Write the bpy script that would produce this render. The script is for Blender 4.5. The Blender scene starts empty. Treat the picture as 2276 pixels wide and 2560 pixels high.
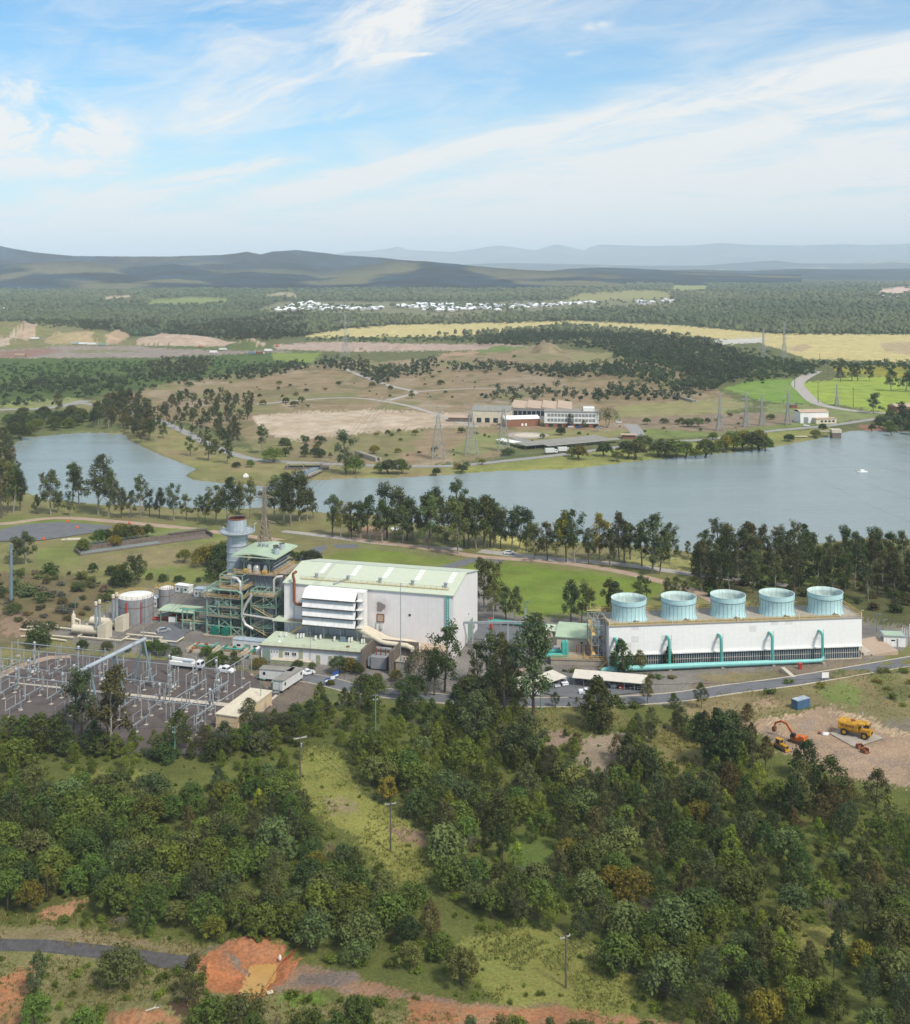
import bpy, math, random
import numpy as np
from mathutils import Vector, Matrix
random.seed(11)
rng = np.random.default_rng(11)
R = math.radians
S = bpy.context.scene
COL = S.collection

# ---------------------------------------------------------------- survey: turns a sighting into a point on the ground
H, F, CX, HY = 130.0, 2881.0, 1138.0, 666.4
CROPS = {'A1': (0, 600, 1140/1817), 'A2': (1136, 600, 1140/1817), 'A3': (0, 1150, 800/1817), 'A4': (500, 1250, 800/1817),
         'A5': (1200, 1150, 1076/1817), 'A6': (0, 1600, 760/1817), 'A7': (1700, 1650, 576/1817), 'A8': (0, 2100, 1140/1817),
         'B1': (520, 1270, 300/1752), 'B2': (0, 1650, 1140/1817), 'B3': (1136, 1650, 1140/1817), 'B4': (1136, 2000, 1140/1817),
         'B5': (1150, 1500, 550/1817), 'B7': (560, 1080, 700/1817), 'B8': (0, 1450, 500/1817), 'C1': (600, 700, 700/1817),
         'C2': (1100, 980, 500/1817), 'C3': (1900, 950, 376/1817), 'C4': (0, 780, 700/1817), 'C5': (620, 1560, 300/1817),
         'C6': (2050, 1480, 226/1817), 'C7': (480, 2300, 300/1817), 'D': (0, 0, 1.2526)}
def spx(k, x, y):
    a, b, s = CROPS[k]
    return a + x*s, b + y*s
def at(k, x, y, z=0.0):
    sx, sy = spx(k, x, y)
    Y = F*(H - z)/(sy - HY)
    return Vector(((sx - CX)*Y/F, Y, z))
def aty(k, x, y, Y):
    sx, sy = spx(k, x, y)
    return Vector(((sx - CX)*Y/F, Y, H - (sy - HY)*Y/F))

# ---------------------------------------------------------------- materials
M = {}
def nodes_of(m):
    m.use_nodes = True
    nt = m.node_tree
    return nt, nt.nodes, nt.links
def mat(name, col, rough=.65, metal=0., var=.18, scale=.6, streak=0., spec=.3, fine=0., alpha=None):
    m = bpy.data.materials.new(name)
    nt, n, l = nodes_of(m)
    b = n['Principled BSDF']
    b.inputs['Roughness'].default_value = rough
    b.inputs['Metallic'].default_value = metal
    b.inputs['Specular IOR Level'].default_value = spec
    tc = n.new('ShaderNodeTexCoord')
    nz = n.new('ShaderNodeTexNoise'); nz.inputs['Scale'].default_value = scale; nz.inputs['Detail'].default_value = 6; nz.inputs['Roughness'].default_value = .65
    l.new(tc.outputs['Object'], nz.inputs['Vector'])
    cr = n.new('ShaderNodeMapRange'); cr.inputs[1].default_value = .3; cr.inputs[2].default_value = .7
    cr.inputs[3].default_value = 1 - var; cr.inputs[4].default_value = 1 + var*.6
    l.new(nz.outputs['Fac'], cr.inputs[0])
    fac = cr.outputs[0]
    if streak:
        mp = n.new('ShaderNodeMapping'); mp.inputs['Scale'].default_value = (1.6, 1.6, .09)
        l.new(tc.outputs['Object'], mp.inputs['Vector'])
        n2 = n.new('ShaderNodeTexNoise'); n2.inputs['Scale'].default_value = 1.; n2.inputs['Detail'].default_value = 5
        l.new(mp.outputs[0], n2.inputs['Vector'])
        r2 = n.new('ShaderNodeMapRange'); r2.inputs[1].default_value = .45; r2.inputs[2].default_value = .75
        r2.inputs[3].default_value = 1.; r2.inputs[4].default_value = 1 - streak
        l.new(n2.outputs['Fac'], r2.inputs[0])
        mu = n.new('ShaderNodeMath'); mu.operation = 'MULTIPLY'; l.new(fac, mu.inputs[0]); l.new(r2.outputs[0], mu.inputs[1]); fac = mu.outputs[0]
    if fine:
        n3 = n.new('ShaderNodeTexNoise'); n3.inputs['Scale'].default_value = 4.; n3.inputs['Detail'].default_value = 4
        l.new(tc.outputs['Object'], n3.inputs['Vector'])
        r3 = n.new('ShaderNodeMapRange'); r3.inputs[1].default_value = .3; r3.inputs[2].default_value = .7
        r3.inputs[3].default_value = 1 - fine; r3.inputs[4].default_value = 1 + fine
        l.new(n3.outputs['Fac'], r3.inputs[0])
        mu = n.new('ShaderNodeMath'); mu.operation = 'MULTIPLY'; l.new(fac, mu.inputs[0]); l.new(r3.outputs[0], mu.inputs[1]); fac = mu.outputs[0]
    vm = n.new('ShaderNodeVectorMath'); vm.operation = 'SCALE'
    vm.inputs[0].default_value = col[:3]
    l.new(fac, vm.inputs['Scale'])
    l.new(vm.outputs[0], b.inputs['Base Color'])
    M[name] = m
    return m

# ---------------------------------------------------------------- mesh builder
class MB:
    def __init__(s): s.v, s.f, s.m = [], [], []
    def add(s, vs, fs, m=0):
        o = len(s.v)
        s.v += [tuple(p) for p in vs]
        s.f += [tuple(o+i for i in f) for f in fs]
        s.m += [m]*len(fs)
        return s
    def box(s, x0, y0, z0, x1, y1, z1, m=0):
        return s.add([(x0,y0,z0),(x1,y0,z0),(x1,y1,z0),(x0,y1,z0),(x0,y0,z1),(x1,y0,z1),(x1,y1,z1),(x0,y1,z1)],
                     [(3,2,1,0),(4,5,6,7),(0,1,5,4),(1,2,6,5),(2,3,7,6),(3,0,4,7)], m)
    def prism(s, poly, axis, a, b, m=0):
        """poly: 2-D outline; axis 'x','y','z' is the extrusion direction from a to b"""
        k = len(poly)
        P3 = {'x': lambda p, t: (t, p[0], p[1]), 'y': lambda p, t: (p[0], t, p[1]), 'z': lambda p, t: (p[0], p[1], t)}[axis]
        vs = [P3(p, a) for p in poly] + [P3(p, b) for p in poly]
        fs = [tuple(range(k))[::-1], tuple(range(k, 2*k))] + [(i, (i+1) % k, k+(i+1) % k, k+i) for i in range(k)]
        return s.add(vs, fs, m)
    def tube(s, pts, r, n=8, m=0, cap=True):
        pts = [Vector(p) for p in pts]
        rs = r if isinstance(r, (list, tuple)) else [r]*len(pts)
        vs, fs = [], []
        prev = None
        for i, p in enumerate(pts):
            d = (pts[min(i+1, len(pts)-1)] - pts[max(i-1, 0)]).normalized()
            if prev is None:
                u = d.orthogonal().normalized() if abs(d.z) < .99 else Vector((1, 0, 0))
                if abs(d.z) < .99: u = d.cross(Vector((0, 0, 1))).normalized()
            else:
                u = (prev - d*prev.dot(d)).normalized()
            prev = u
            w = d.cross(u)
            for k in range(n):
                t = 2*math.pi*(k+.5)/n
                vs.append(p + (u*math.cos(t) + w*math.sin(t))*rs[i])
        for i in range(len(pts)-1):
            for k in range(n):
                a, b = i*n+k, i*n+(k+1) % n
                fs.append((a, b, b+n, a+n))
        if cap:
            fs.append(tuple(range(n))[::-1]); fs.append(tuple(range((len(pts)-1)*n, len(pts)*n)))
        return s.add(vs, fs, m)
    def bar(s, p, q, w=.2, m=0): return s.tube([p, q], w*.7071, 4, m)
    def lathe(s, prof, n=24, x=0, y=0, m=0, cap0=False, cap1=False):
        vs = [(x+r*math.cos(2*math.pi*k/n), y+r*math.sin(2*math.pi*k/n), z) for r, z in prof for k in range(n)]
        fs = [(i*n+k, i*n+(k+1) % n, (i+1)*n+(k+1) % n, (i+1)*n+k) for i in range(len(prof)-1) for k in range(n)]
        if cap0: fs.append(tuple(range(n))[::-1])
        if cap1: fs.append(tuple(range((len(prof)-1)*n, len(prof)*n)))
        return s.add(vs, fs, m)
    def rail(s, pts, h=1.1, w=.07, m=0, step=2.5):
        pts = [Vector(p) for p in pts]
        for a, b in zip(pts, pts[1:]):
            for k in (h, h*.5): s.bar(a+Vector((0,0,k)), b+Vector((0,0,k)), w, m)
            n = max(1, int((b-a).length/step))
            for i in range(n+1):
                p = a.lerp(b, i/n); s.bar(p, p+Vector((0,0,h)), w, m)
        return s
    def build(s, name, mats, parent=None, smooth=False):
        me = bpy.data.meshes.new(name)
        me.from_pydata(s.v, [], s.f)
        if not isinstance(mats, (list, tuple)): mats = [mats]
        for x in mats: me.materials.append(M[x] if isinstance(x, str) else x)
        me.polygons.foreach_set('material_index', s.m)
        if smooth:
            me.polygons.foreach_set('use_smooth', [True]*len(me.polygons))
            if smooth != 'full':
                try: me.set_sharp_from_angle(angle=R(35))
                except Exception: pass
        me.update()
        o = bpy.data.objects.new(name, me)
        COL.objects.link(o)
        if parent: o.parent = parent
        return o

def np_mesh(name, v, f, col=None, material=None, smooth=False):
    """v (n,3), f (m,4 or 3) numpy -> mesh, with an optional per-vertex colour attribute 'tint'"""
    me = bpy.data.meshes.new(name)
    v = np.ascontiguousarray(v, np.float32); f = np.ascontiguousarray(f, np.int32)
    me.vertices.add(len(v)); me.vertices.foreach_set('co', v.ravel())
    k = f.shape[1]
    me.loops.add(f.size); me.loops.foreach_set('vertex_index', f.ravel())
    me.polygons.add(len(f)); me.polygons.foreach_set('loop_start', np.arange(0, f.size, k, dtype=np.int32))
    me.update(calc_edges=True)
    for an, c in (col or {}).items():
        at_ = me.attributes.new(an, 'FLOAT_COLOR', 'POINT')
        cc = np.ones((len(v), 4), np.float32); cc[:, :3] = c
        at_.data.foreach_set('color', cc.ravel())
    if material is not None: me.materials.append(M[material] if isinstance(material, str) else material)
    if smooth: me.polygons.foreach_set('use_smooth', np.ones(len(f), dtype=bool))
    return me

def tag(o, label=None, cat=None, group=None, kind=None):
    if label: o['label'] = label
    if cat: o['category'] = cat
    if group: o['group'] = group
    if kind: o['kind'] = kind
    return o
def thing(name, label, cat, loc=(0, 0, 0), rot=0., group=None):
    o = bpy.data.objects.new(name, None)
    o.empty_display_size = .5
    COL.objects.link(o)
    o.location = loc; o.rotation_euler = (0, 0, rot)
    return tag(o, label, cat, group)
def solo(mb, name, mats, label, cat, loc=(0, 0, 0), rot=0., group=None, smooth=False):
    o = mb.build(name, mats, None, smooth)
    o.location = loc; o.rotation_euler = (0, 0, rot)
    return tag(o, label, cat, group)
KIDS = {}
def dup(root, loc, rot=0., label=None, group=None, scale=None, paint=None):
    """copy a thing with its parts and sub-parts"""
    def cp(o, par):
        c = o.copy(); COL.objects.link(c); c.parent = par
        for ch in [x for x in o.children]: cp(ch, c)
        return c
    r = cp(root, None)
    r.location = loc; r.rotation_euler = (0, 0, rot)
    if scale is not None: r.scale = (scale,)*3 if not isinstance(scale, (tuple, list)) else scale
    if label: r['label'] = label
    if group: r['group'] = group
    if paint:
        for ch in [r]+list(r.children):
            for sl in ch.material_slots:
                if sl.material and sl.material.name.startswith('car_'):
                    sl.link = 'OBJECT'; sl.material = M[paint]
    return r

PA = math.atan2(-15.9, 58.3)                    # the power station's own axes
E1 = Vector((math.cos(PA), math.sin(PA), 0)); E2 = Vector((-math.sin(PA), math.cos(PA), 0))
P0 = Vector((-.5, 381.3, 0))
def PL(a, b, z=0.): return P0 + E1*a + E2*b + Vector((0, 0, z))
def toPL(p):
    d = Vector(p) - P0
    return d.dot(E1), d.dot(E2)

# palette (real-world base colours)
mat('white_cladding', (.70, .68, .67), .55, var=.07, streak=.12)
mat('shelter_roof', (.60, .56, .48), .6, var=.12)
mat('white_paint', (.78, .77, .74), .5, var=.1, streak=.15)
mat('cream_paint', (.62, .55, .42), .55, var=.12, streak=.15)
mat('tan_paint', (.60, .47, .30), .6, var=.1, streak=.15)
mat('green_roof', (.36, .46, .33), .6, var=.12, scale=.25, streak=.0)
mat('pale_green_roof', (.47, .53, .40), .6, var=.1, scale=.2)
mat('olive_wall', (.30, .33, .2), .7)
mat('green_door', (.22, .3, .24), .6)
mat('steel_green', (.25, .38, .29), .55, var=.25, streak=.3)
mat('teal_pipe', (.07, .36, .31), .45, var=.12, streak=.2)
mat('aqua_pipe', (.22, .52, .49), .45, var=.1, streak=.15)
mat('pump_green', (.015, .16, .11), .5)
mat('galvanised', (.34, .38, .40), .45, .3, var=.2, streak=.2)
mat('stack_steel', (.40, .45, .49), .5, .2, var=.14, streak=.25)
mat('tank_grey', (.27, .27, .28), .6, var=.15, streak=.3)
mat('tank_roof', (.7, .69, .66), .6, var=.15, scale=.4)
mat('dark_casing', (.23, .24, .25), .6, .2, var=.35, streak=.4)
mat('rust', (.22, .08, .035), .85, var=.4, scale=1.5)
mat('rust_inside', (.055, .018, .014), .9, var=.4)
mat('deck_brown', (.34, .28, .21), .8, var=.4, scale=1.2)
mat('rail_yellow', (.55, .35, .11), .6, var=.25)
mat('rail_tan', (.48, .38, .2), .6)
mat('silver_pipe', (.62, .6, .58), .35, .4, var=.15)
mat('red_pipe', (.45, .045, .03), .5)
mat('concrete', (.34, .30, .25), .85, var=.2, scale=.5, fine=.1)
mat('pale_concrete', (.52, .46, .37), .85, var=.2, scale=.4, fine=.08)
mat('dark_concrete', (.17, .14, .115), .9, var=.3, streak=.4)
mat('tower_panel', (.74, .74, .72), .6, var=.05, streak=.05)
mat('fibreglass', (.46, .67, .68), .4, var=.08, streak=.12)
mat('fibreglass_in', (.5, .62, .58), .6, var=.2, streak=.3)
mat('black_void', (.012, .012, .012), .9)
mat('glass', (.02, .025, .03), .12, spec=.6, var=.3)
mat('rubber', (.018, .018, .018), .85)
mat('wood_pole', (.13, .105, .085), .85, var=.25, streak=.3)
mat('pale_wood', (.4, .37, .33), .8)
mat('green_pole', (.12, .26, .19), .6)
mat('lattice_brown', (.30, .25, .19), .6, .2)
mat('lattice_grey', (.36, .36, .34), .6, .2)
mat('wire', (.04, .04, .042), .6)
mat('machine_yellow', (.52, .27, .02), .6, var=.45, scale=.9, fine=.15)
mat('machine_orange', (.54, .13, .02), .6, var=.45, scale=.9, fine=.15)
mat('chassis_dark', (.035, .033, .03), .7)
mat('blue_container', (.07, .15, .26), .6, var=.25, streak=.3)
mat('container_roof', (.35, .42, .47), .7, var=.35)
mat('brick', (.27, .12, .075), .85, var=.25)
mat('saw_roof', (.44, .33, .24), .7, var=.15, scale=.1)
mat('grey_roof', (.25, .24, .21), .7, var=.2, scale=.3)
mat('trailer_wall', (.62, .62, .6), .6, var=.06, streak=.12)
mat('car_white', (.72, .73, .75), .3, var=.03, spec=.5)
mat('car_red', (.45, .03, .02), .3, var=.03, spec=.5)
mat('car_dark', (.03, .035, .05), .3, var=.03, spec=.5)
mat('car_silver', (.4, .42, .44), .3, .3, var=.03, spec=.5)
mat('car_blue', (.03, .08, .2), .3, var=.03, spec=.5)
mat('bright_orange', (.8, .13, .015), .6)
mat('sign_blue', (.03, .09, .3), .5)
mat('steel_blue_pole', (.2, .27, .31), .5, .3)
mat('house_roof', (.68, .69, .70), .6, var=.06)
mat('house_roof_grey', (.3, .32, .36), .6)
mat('house_wall', (.55, .5, .45), .7)
# ================================================================ noise
def vnoise(x, y, seed=0):
    x = np.asarray(x, np.float64); y = np.asarray(y, np.float64)
    xi = np.floor(x).astype(np.int64); yi = np.floor(y).astype(np.int64)
    fx = x - xi; fy = y - yi
    fx = fx*fx*(3-2*fx); fy = fy*fy*(3-2*fy)
    def h(a, b):
        n = (a*374761393 + b*668265263 + seed*1442695041) & 0x7fffffff
        n = ((n ^ (n >> 13))*1274126177) & 0x7fffffff
        return ((n ^ (n >> 16)) & 0xffff)/65535.
    return (h(xi, yi)*(1-fx)+h(xi+1, yi)*fx)*(1-fy) + (h(xi, yi+1)*(1-fx)+h(xi+1, yi+1)*fx)*fy
def fbm(x, y, o=4, seed=0):
    t = 0; a = .5; n = 0
    for i in range(o):
        t = t + a*vnoise(x, y, seed+i*17); n += a; x = x*2.03+11.3; y = y*2.03+7.7; a *= .5
    return t/n
def inpoly(x, y, poly):
    r = np.zeros(np.shape(x), bool)
    k = len(poly)
    for i in range(k):
        x1, y1 = poly[i]; x2, y2 = poly[(i+1) % k]
        if y1 == y2: continue
        c = ((y1 > y) != (y2 > y)) & (x < (x2-x1)*(y-y1)/(y2-y1)+x1)
        r ^= c
    return r
def SP(k, pts): return [spx(k, *p) for p in pts]

LAKE = SP('D', [(25, 890), (50, 872), (165, 862), (245, 865), (262, 880), (320, 907), (380, 930), (392, 934), (368, 946), (380, 955),
    (440, 962), (520, 968), (560, 975), (620, 957), (700, 953), (800, 951), (900, 945), (995, 938), (1130, 935), (1290, 917), (1420, 905),
    (1525, 895), (1640, 873), (1700, 858), (1800, 860), (1900, 872), (2500, 895), (2500, 1125), (1817, 1075), (1720, 1070), (1560, 1092),
    (1390, 1100), (1300, 1088), (1130, 1078), (1050, 1072), (960, 1052), (830, 1040), (740, 1022), (650, 1020), (560, 1010), (430, 1012),
    (300, 1008), (200, 1003), (90, 993), (40, 975)])

# ---- what the land is: outline, the two soil / grass colours that mix there
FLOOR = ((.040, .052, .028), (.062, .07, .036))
REG = [
 ('D', [(-900,790),(200,800),(500,900),(1000,940),(1817,850),(2600,850),(2600,1300),(-900,1300)], (.17,.18,.06), (.2,.17,.085)),
 # distance: pastures and bare patches between woods
 ('D', [(290,616),(300,600),(380,596),(455,597),(450,612)], (.20,.25,.08), (.17,.2,.07)),
 ('D', [(1120,604),(1160,590),(1300,584),(1345,590),(1340,603)], (.27,.26,.11), (.22,.22,.09)),
 ('D', [(1340,590),(1345,572),(1420,570),(1425,588)], (.24,.26,.1), (.2,.22,.08)),
 ('D', [(1745,594),(1760,580),(1830,576),(1830,594)], (.55,.42,.34), (.5,.36,.28)),
 ('D', [(185,604),(220,592),(265,592),(260,602)], (.45,.33,.25), (.3,.26,.15)),
 ('D', [(480,596),(560,586),(600,590),(590,600)], (.33,.29,.17), (.28,.24,.13)),
 ('D', [(690,615),(780,606),(920,608),(920,616)], (.25,.26,.09), (.22,.22,.08)),
 ('D', [(500,625),(560,604),(960,604),(1350,598),(1350,616),(1000,628),(900,634),(600,634)], (.22,.2,.13), (.13,.15,.07)),
 # sunlit hay plain
 ('D', [(600,672),(700,655),(820,648),(1000,645),(1146,641),(1350,650),(1560,667),(1817,668),(2400,672),(2400,730),(1817,723),(1610,716),(1560,698),(1500,680),(1260,662),(1130,653),(900,671),(700,674)], (.50,.42,.20), (.40,.34,.15)),
 ('A2', [(1020,397),(1240,388),(1232,410),(1060,416)], (.5,.49,.45), (.4,.38,.33)),
 ('A2', [(1690,412),(1950,395),(1950,470),(1720,445)], (.40,.30,.2), (.33,.27,.14)),
 ('A2', [(1310,440),(1380,415),(1430,425),(1380,445)], (.4,.3,.2), (.33,.27,.14)),
 # earthworks
 ('A1', [(-900,330),(190,325),(330,330),(420,360),(560,410),(560,480),(-900,480)], (.14,.16,.055), (.2,.17,.09)),
 ('A1', [(80,322),(150,330),(182,360),(130,395),(0,425),(-200,440),(-200,420),(0,402),(100,380),(140,350)], (.40,.30,.22), (.34,.25,.18)),
 ('A1', [(0,395),(60,388),(100,400),(0,425),(-100,420)], (.42,.34,.27), (.36,.28,.2)),
 ('A1', [(170,400),(240,378),(330,392),(420,412),(200,418)], (.36,.27,.16), (.28,.24,.12)),
 ('A1', [(-900,445),(0,440),(250,421),(560,422),(830,434),(1100,440),(1285,458),(1000,471),(640,471),(300,472),(0,476),(-900,480)], (.28,.235,.2), (.22,.18,.15)),
 ('A1', [(0,445),(180,430),(260,440),(120,468),(0,470)], (.22,.12,.09), (.25,.18,.14)),
 ('A1', [(270,440),(480,436),(560,444),(300,452)], (.15,.17,.06), (.22,.19,.13)),
 ('A1', [(540,418),(640,372),(720,376),(780,386),(905,405),(1060,410),(1050,432),(900,430),(620,424)], (.42,.33,.26), (.35,.26,.19)),
 ('A1', [(420,412),(440,362),(470,356),(520,380),(470,414)], (.42,.3,.2), (.3,.22,.14)),
 ('A1', [(560,420),(830,424),(1090,430),(1090,442),(860,440),(600,430)], (.09,.12,.04), (.12,.13,.05)),
 ('A1', [(1090,418),(1300,406),(1817,416),(1817,440),(1400,445),(1100,436)], (.40,.31,.25), (.33,.25,.2)),
 ('A2', [(-10,416),(200,411),(310,428),(250,436),(-10,441)], (.38,.29,.23), (.3,.23,.18)),
 ('A2', [(80,445),(180,422),(300,428),(290,445),(140,470)], (.14,.2,.05), (.12,.16,.05)),
 ('A2', [(-60,455),(90,440),(120,470),(-60,480)], (.37,.25,.17), (.3,.21,.13)),
 ('A1', [(-900,475),(640,468),(1090,447),(1275,450),(1240,492),(1100,520),(800,560),(640,590),(450,602),(340,632),(0,668),(-900,690)], (.085,.13,.03), (.06,.085,.03)),
 ('A1', [(600,480),(860,470),(820,520),(600,530)], (.16,.15,.06), (.1,.13,.04)),
 ('A1', [(1085,450),(1280,450),(1242,490),(1090,478)], (.2,.25,.06), (.16,.2,.05)),
 # dry flats beyond the lake
 ('D', [(215,815),(300,770),(500,742),(640,728),(690,718),(760,722),(1000,702),(1080,690),(1300,720),(1400,760),(1470,800),(1430,852),(1240,852),(1000,882),(1000,912),(800,935),(640,925),(520,908),(480,870),(360,840),(240,850)], (.275,.195,.125), (.20,.165,.085)),
 ('A2', [(0,520),(400,520),(440,570),(300,640),(0,640)], (.27,.2,.13), (.19,.15,.085)),
 ('A2', [(230,470),(340,400),(380,390),(450,470),(300,500)], (.27,.2,.13), (.2,.17,.08)),
 ('A2', [(450,450),(680,450),(700,490),(480,500)], (.2,.22,.08), (.24,.19,.11)),
 ('A1', [(1010,702),(1240,682),(1480,676),(1817,692),(1830,745),(1560,760),(1180,797),(1090,782),(1010,722)], (.50,.42,.33), (.34,.26,.17)),
 ('A2', [(-10,690),(90,680),(210,735),(60,745),(-10,742)], (.36,.3,.23), (.3,.24,.17)),
 ('A2', [(640,662),(900,642),(1090,632),(1190,655),(1080,690),(640,712)], (.21,.23,.08), (.25,.2,.11)),
 ('A2', [(1075,592),(1180,562),(1345,550),(1385,600),(1460,655),(1240,642)], (.13,.24,.035), (.18,.24,.06)),
 ('A2', [(1380,570),(1550,547),(2400,555),(2400,690),(1720,688),(1450,645),(1380,600)], (.27,.34,.05), (.22,.28,.055)),
 ('A2', [(1500,505),(1700,500),(2400,500),(2400,550),(1560,545)], (.33,.27,.03), (.12,.16,.04)),
 ('A2', [(1240,655),(1400,655),(1720,690),(1710,702),(1500,735),(1330,742),(1240,700)], (.15,.21,.06), (.2,.19,.09)),
 ('A2', [(640,738),(680,705),(1180,690),(1400,700),(1330,735),(1180,762),(760,790)], (.24,.18,.13), (.2,.16,.1)),
 ('A2', [(640,730),(740,735),(720,760),(560,760)], (.3,.24,.18), (.26,.2,.14)),
 ('A2', [(80,772),(400,757),(560,762),(700,752),(650,792),(180,832),(0,882),(-20,850)], (.16,.21,.06), (.24,.2,.1)),
 ('A2', [(740,750),(1080,770),(1240,740),(1500,735),(1200,770),(760,800)], (.14,.2,.05), (.17,.17,.07)),
 # banks of the lake
 ('A1', [(0,650),(340,625),(345,640),(260,668),(0,675)], (.22,.25,.08), (.2,.2,.09)),
 ('A1', [(-900,680),(0,678),(270,672),(420,700),(500,760),(330,765),(100,790),(50,822),(-900,900)], (.10,.14,.04), (.13,.12,.06)),
 ('A1', [(600,770),(680,745),(740,770),(800,830),(900,870),(1250,890),(1817,905),(1817,950),(1280,955),(1100,950),(760,900),(640,855)], (.2,.22,.07), (.24,.18,.1)),
 ('A2', [(0,905),(200,880),(450,855),(800,805),(1000,795),(1250,765),(1500,742),(1500,760),(1240,830),(900,872),(640,915),(0,945)], (.26,.25,.07), (.15,.18,.06)),
 ('A2', [(1590,742),(1640,735),(2400,760),(2400,800),(1900,790),(1640,762)], (.25,.14,.09), (.2,.11,.075)),
 ('A2', [(1650,735),(1817,705),(2400,690),(2400,755),(1817,765)], (.16,.16,.06), (.09,.12,.04)),
 # between lake and power station
 ('D', [(-900,985),(40,985),(400,1010),(700,1030),(1000,1062),(1400,1105),(1817,1085),(2600,1120),(2600,1330),(-900,1330)], (.16,.18,.055), (.2,.165,.085)),
 ('D', [(1380,1100),(1817,1085),(2600,1120),(2600,1260),(1780,1250),(1500,1200),(1400,1180)], (.07,.09,.03), (.12,.1,.05)),
 ('A4', [(690,335),(780,295),(860,282),(1200,302),(1460,345),(1440,382),(1100,372),(800,352)], (.13,.195,.03), (.19,.195,.06)),
 ('A5', [(-60,430),(80,432),(300,452),(500,477),(700,500),(775,522),(770,565),(500,640),(200,672),(30,642),(-60,600)], (.125,.2,.028), (.165,.19,.045)),
 ('A5', [(860,490),(960,496),(1000,540),(900,545)], (.2,.26,.05), (.18,.2,.06)),
 ('A3', [(230,502),(520,462),(800,422),(880,372),(1250,412),(1262,450),(900,482),(455,540),(455,600),(200,592)], (.145,.2,.04), (.19,.18,.075)),
 ('A3', [(480,560),(900,500),(1250,470),(1290,600),(820,625)], (.19,.2,.07), (.23,.18,.1)),
 ('A3', [(-300,335),(200,327),(400,340),(600,347),(600,370),(0,387),(-300,400)], (.14,.2,.04), (.18,.18,.07)),
 ('A3', [(810,622),(1240,602),(1250,690),(820,682)], (.145,.2,.045), (.19,.18,.07)),
 ('A3', [(-900,600),(400,650),(640,722),(640,800),(400,952),(180,1012),(-300,1080),(-900,1080)], (.17,.125,.07), (.11,.11,.045)),
 ('A3', [(0,850),(140,860),(230,930),(160,1000),(0,980)], (.27,.19,.13), (.2,.14,.09)),
 ('A5', [(30,352),(110,312),(200,342),(180,382),(60,384)], (.42,.39,.14), (.36,.32,.1)),
 ('A5', [(420,402),(930,422),(940,462),(700,450),(600,430)], (.36,.34,.13), (.25,.25,.09)),
 ('B7', [(800,620),(1000,600),(1100,650),(1050,690),(860,670)], (.36,.24,.15), (.3,.2,.12)),
 ('D', [(1470,1140),(1640,1120),(1700,1130),(1680,1165),(1500,1170)], (.16,.22,.05), (.15,.18,.05)),
 # station yard
 ('D', [(90,1268),(190,1232),(240,1198),(290,1178),(400,1168),(560,1162),(980,1142),(1000,1222),(1100,1236),(1200,1225),(1400,1225),(1690,1230),(1760,1252),(2600,1235),(2600,1270),(1817,1292),(1750,1322),(1500,1372),(1350,1402),(1210,1402),(1000,1398),(800,1372),(640,1352),(500,1332),(200,1292)], (.215,.195,.175), (.16,.15,.135)),
 ('D', [(960,1262),(1090,1262),(1100,1310),(1000,1330),(950,1310)], (.17,.165,.16), (.15,.15,.145)),
 ('B5', [(380,510),(480,470),(560,560),(500,640),(400,640)], (.4,.3,.22), (.3,.24,.18)),
 ('A5', [(850,975),(1000,890),(1300,880),(1500,850),(1700,820),(1500,900),(1200,945)], (.2,.16,.115), (.16,.125,.09)),
 ('A5', [(900,900),(1240,890),(1290,920),(1000,950)], (.24,.19,.11), (.13,.13,.06)),
 ('D', [(-900,1300),(100,1290),(90,1270),(-900,1240)], (.2,.15,.09), (.12,.12,.05)),
 # bush, grass and dirt this side of the road
 ('D', [(-900,1470),(250,1500),(420,1480),(600,1400),(1000,1400),(1350,1402),(1600,1372),(2600,1300),(2600,3000),(-900,3000)], (.125,.135,.036), (.085,.10,.028)),
 ('A6', [(1430,180),(1817,195),(1900,300),(1720,430),(1600,530),(1380,540)], (.135,.115,.105), (.21,.165,.12)),
 ('A7', [(0,310),(300,260),(860,190),(1300,120),(1817,25),(2900,-100),(2900,1000),(1817,600),(1160,345),(900,400),(470,505),(0,420)], (.235,.18,.095), (.15,.145,.06)),
 ('A7', [(560,330),(720,280),(760,350),(600,390)], (.38,.27,.18), (.25,.18,.1)),
 ('A7', [(1050,235),(1290,190),(1490,280),(1400,355),(1180,335)], (.14,.2,.045), (.16,.17,.06)),
 ('A7', [(1500,100),(1700,80),(1817,180),(1817,380),(1650,300)], (.1,.14,.035), (.18,.15,.07)),
 ('A7', [(1550,490),(1817,470),(2300,560),(2300,700),(1817,585)], (.12,.11,.1), (.2,.17,.12)),
 ('A7', [(470,502),(760,462),(1000,412),(1165,352),(1817,588),(2900,1000),(2900,1300),(1817,1010),(1400,965),(1000,802),(800,742),(620,562)], (.37,.255,.165), (.25,.185,.13)),
 ('A7', [(640,560),(740,530),(760,600),(900,700),(860,770),(700,640)], (.2,.155,.12), (.26,.2,.15)),
 ('A7', [(1600,800),(1760,780),(1760,860),(1640,870)], (.2,.16,.13), (.3,.22,.16)),
 ('A7', [(880,560),(940,550),(1320,760),(1620,960),(1540,960),(1240,760)], (.2,.15,.11), (.34,.25,.18)),
 ('A7', [(1240,700),(1400,720),(1817,860),(1817,900),(1380,760)], (.3,.22,.16), (.2,.155,.125)),
 ('A7', [(960,500),(1080,470),(1120,520),(1000,560)], (.24,.19,.16), (.3,.23,.17)),
 ('A7', [(1160,360),(1300,420),(1817,590),(1817,620),(1280,450)], (.5,.36,.23), (.4,.3,.19)),
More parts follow.
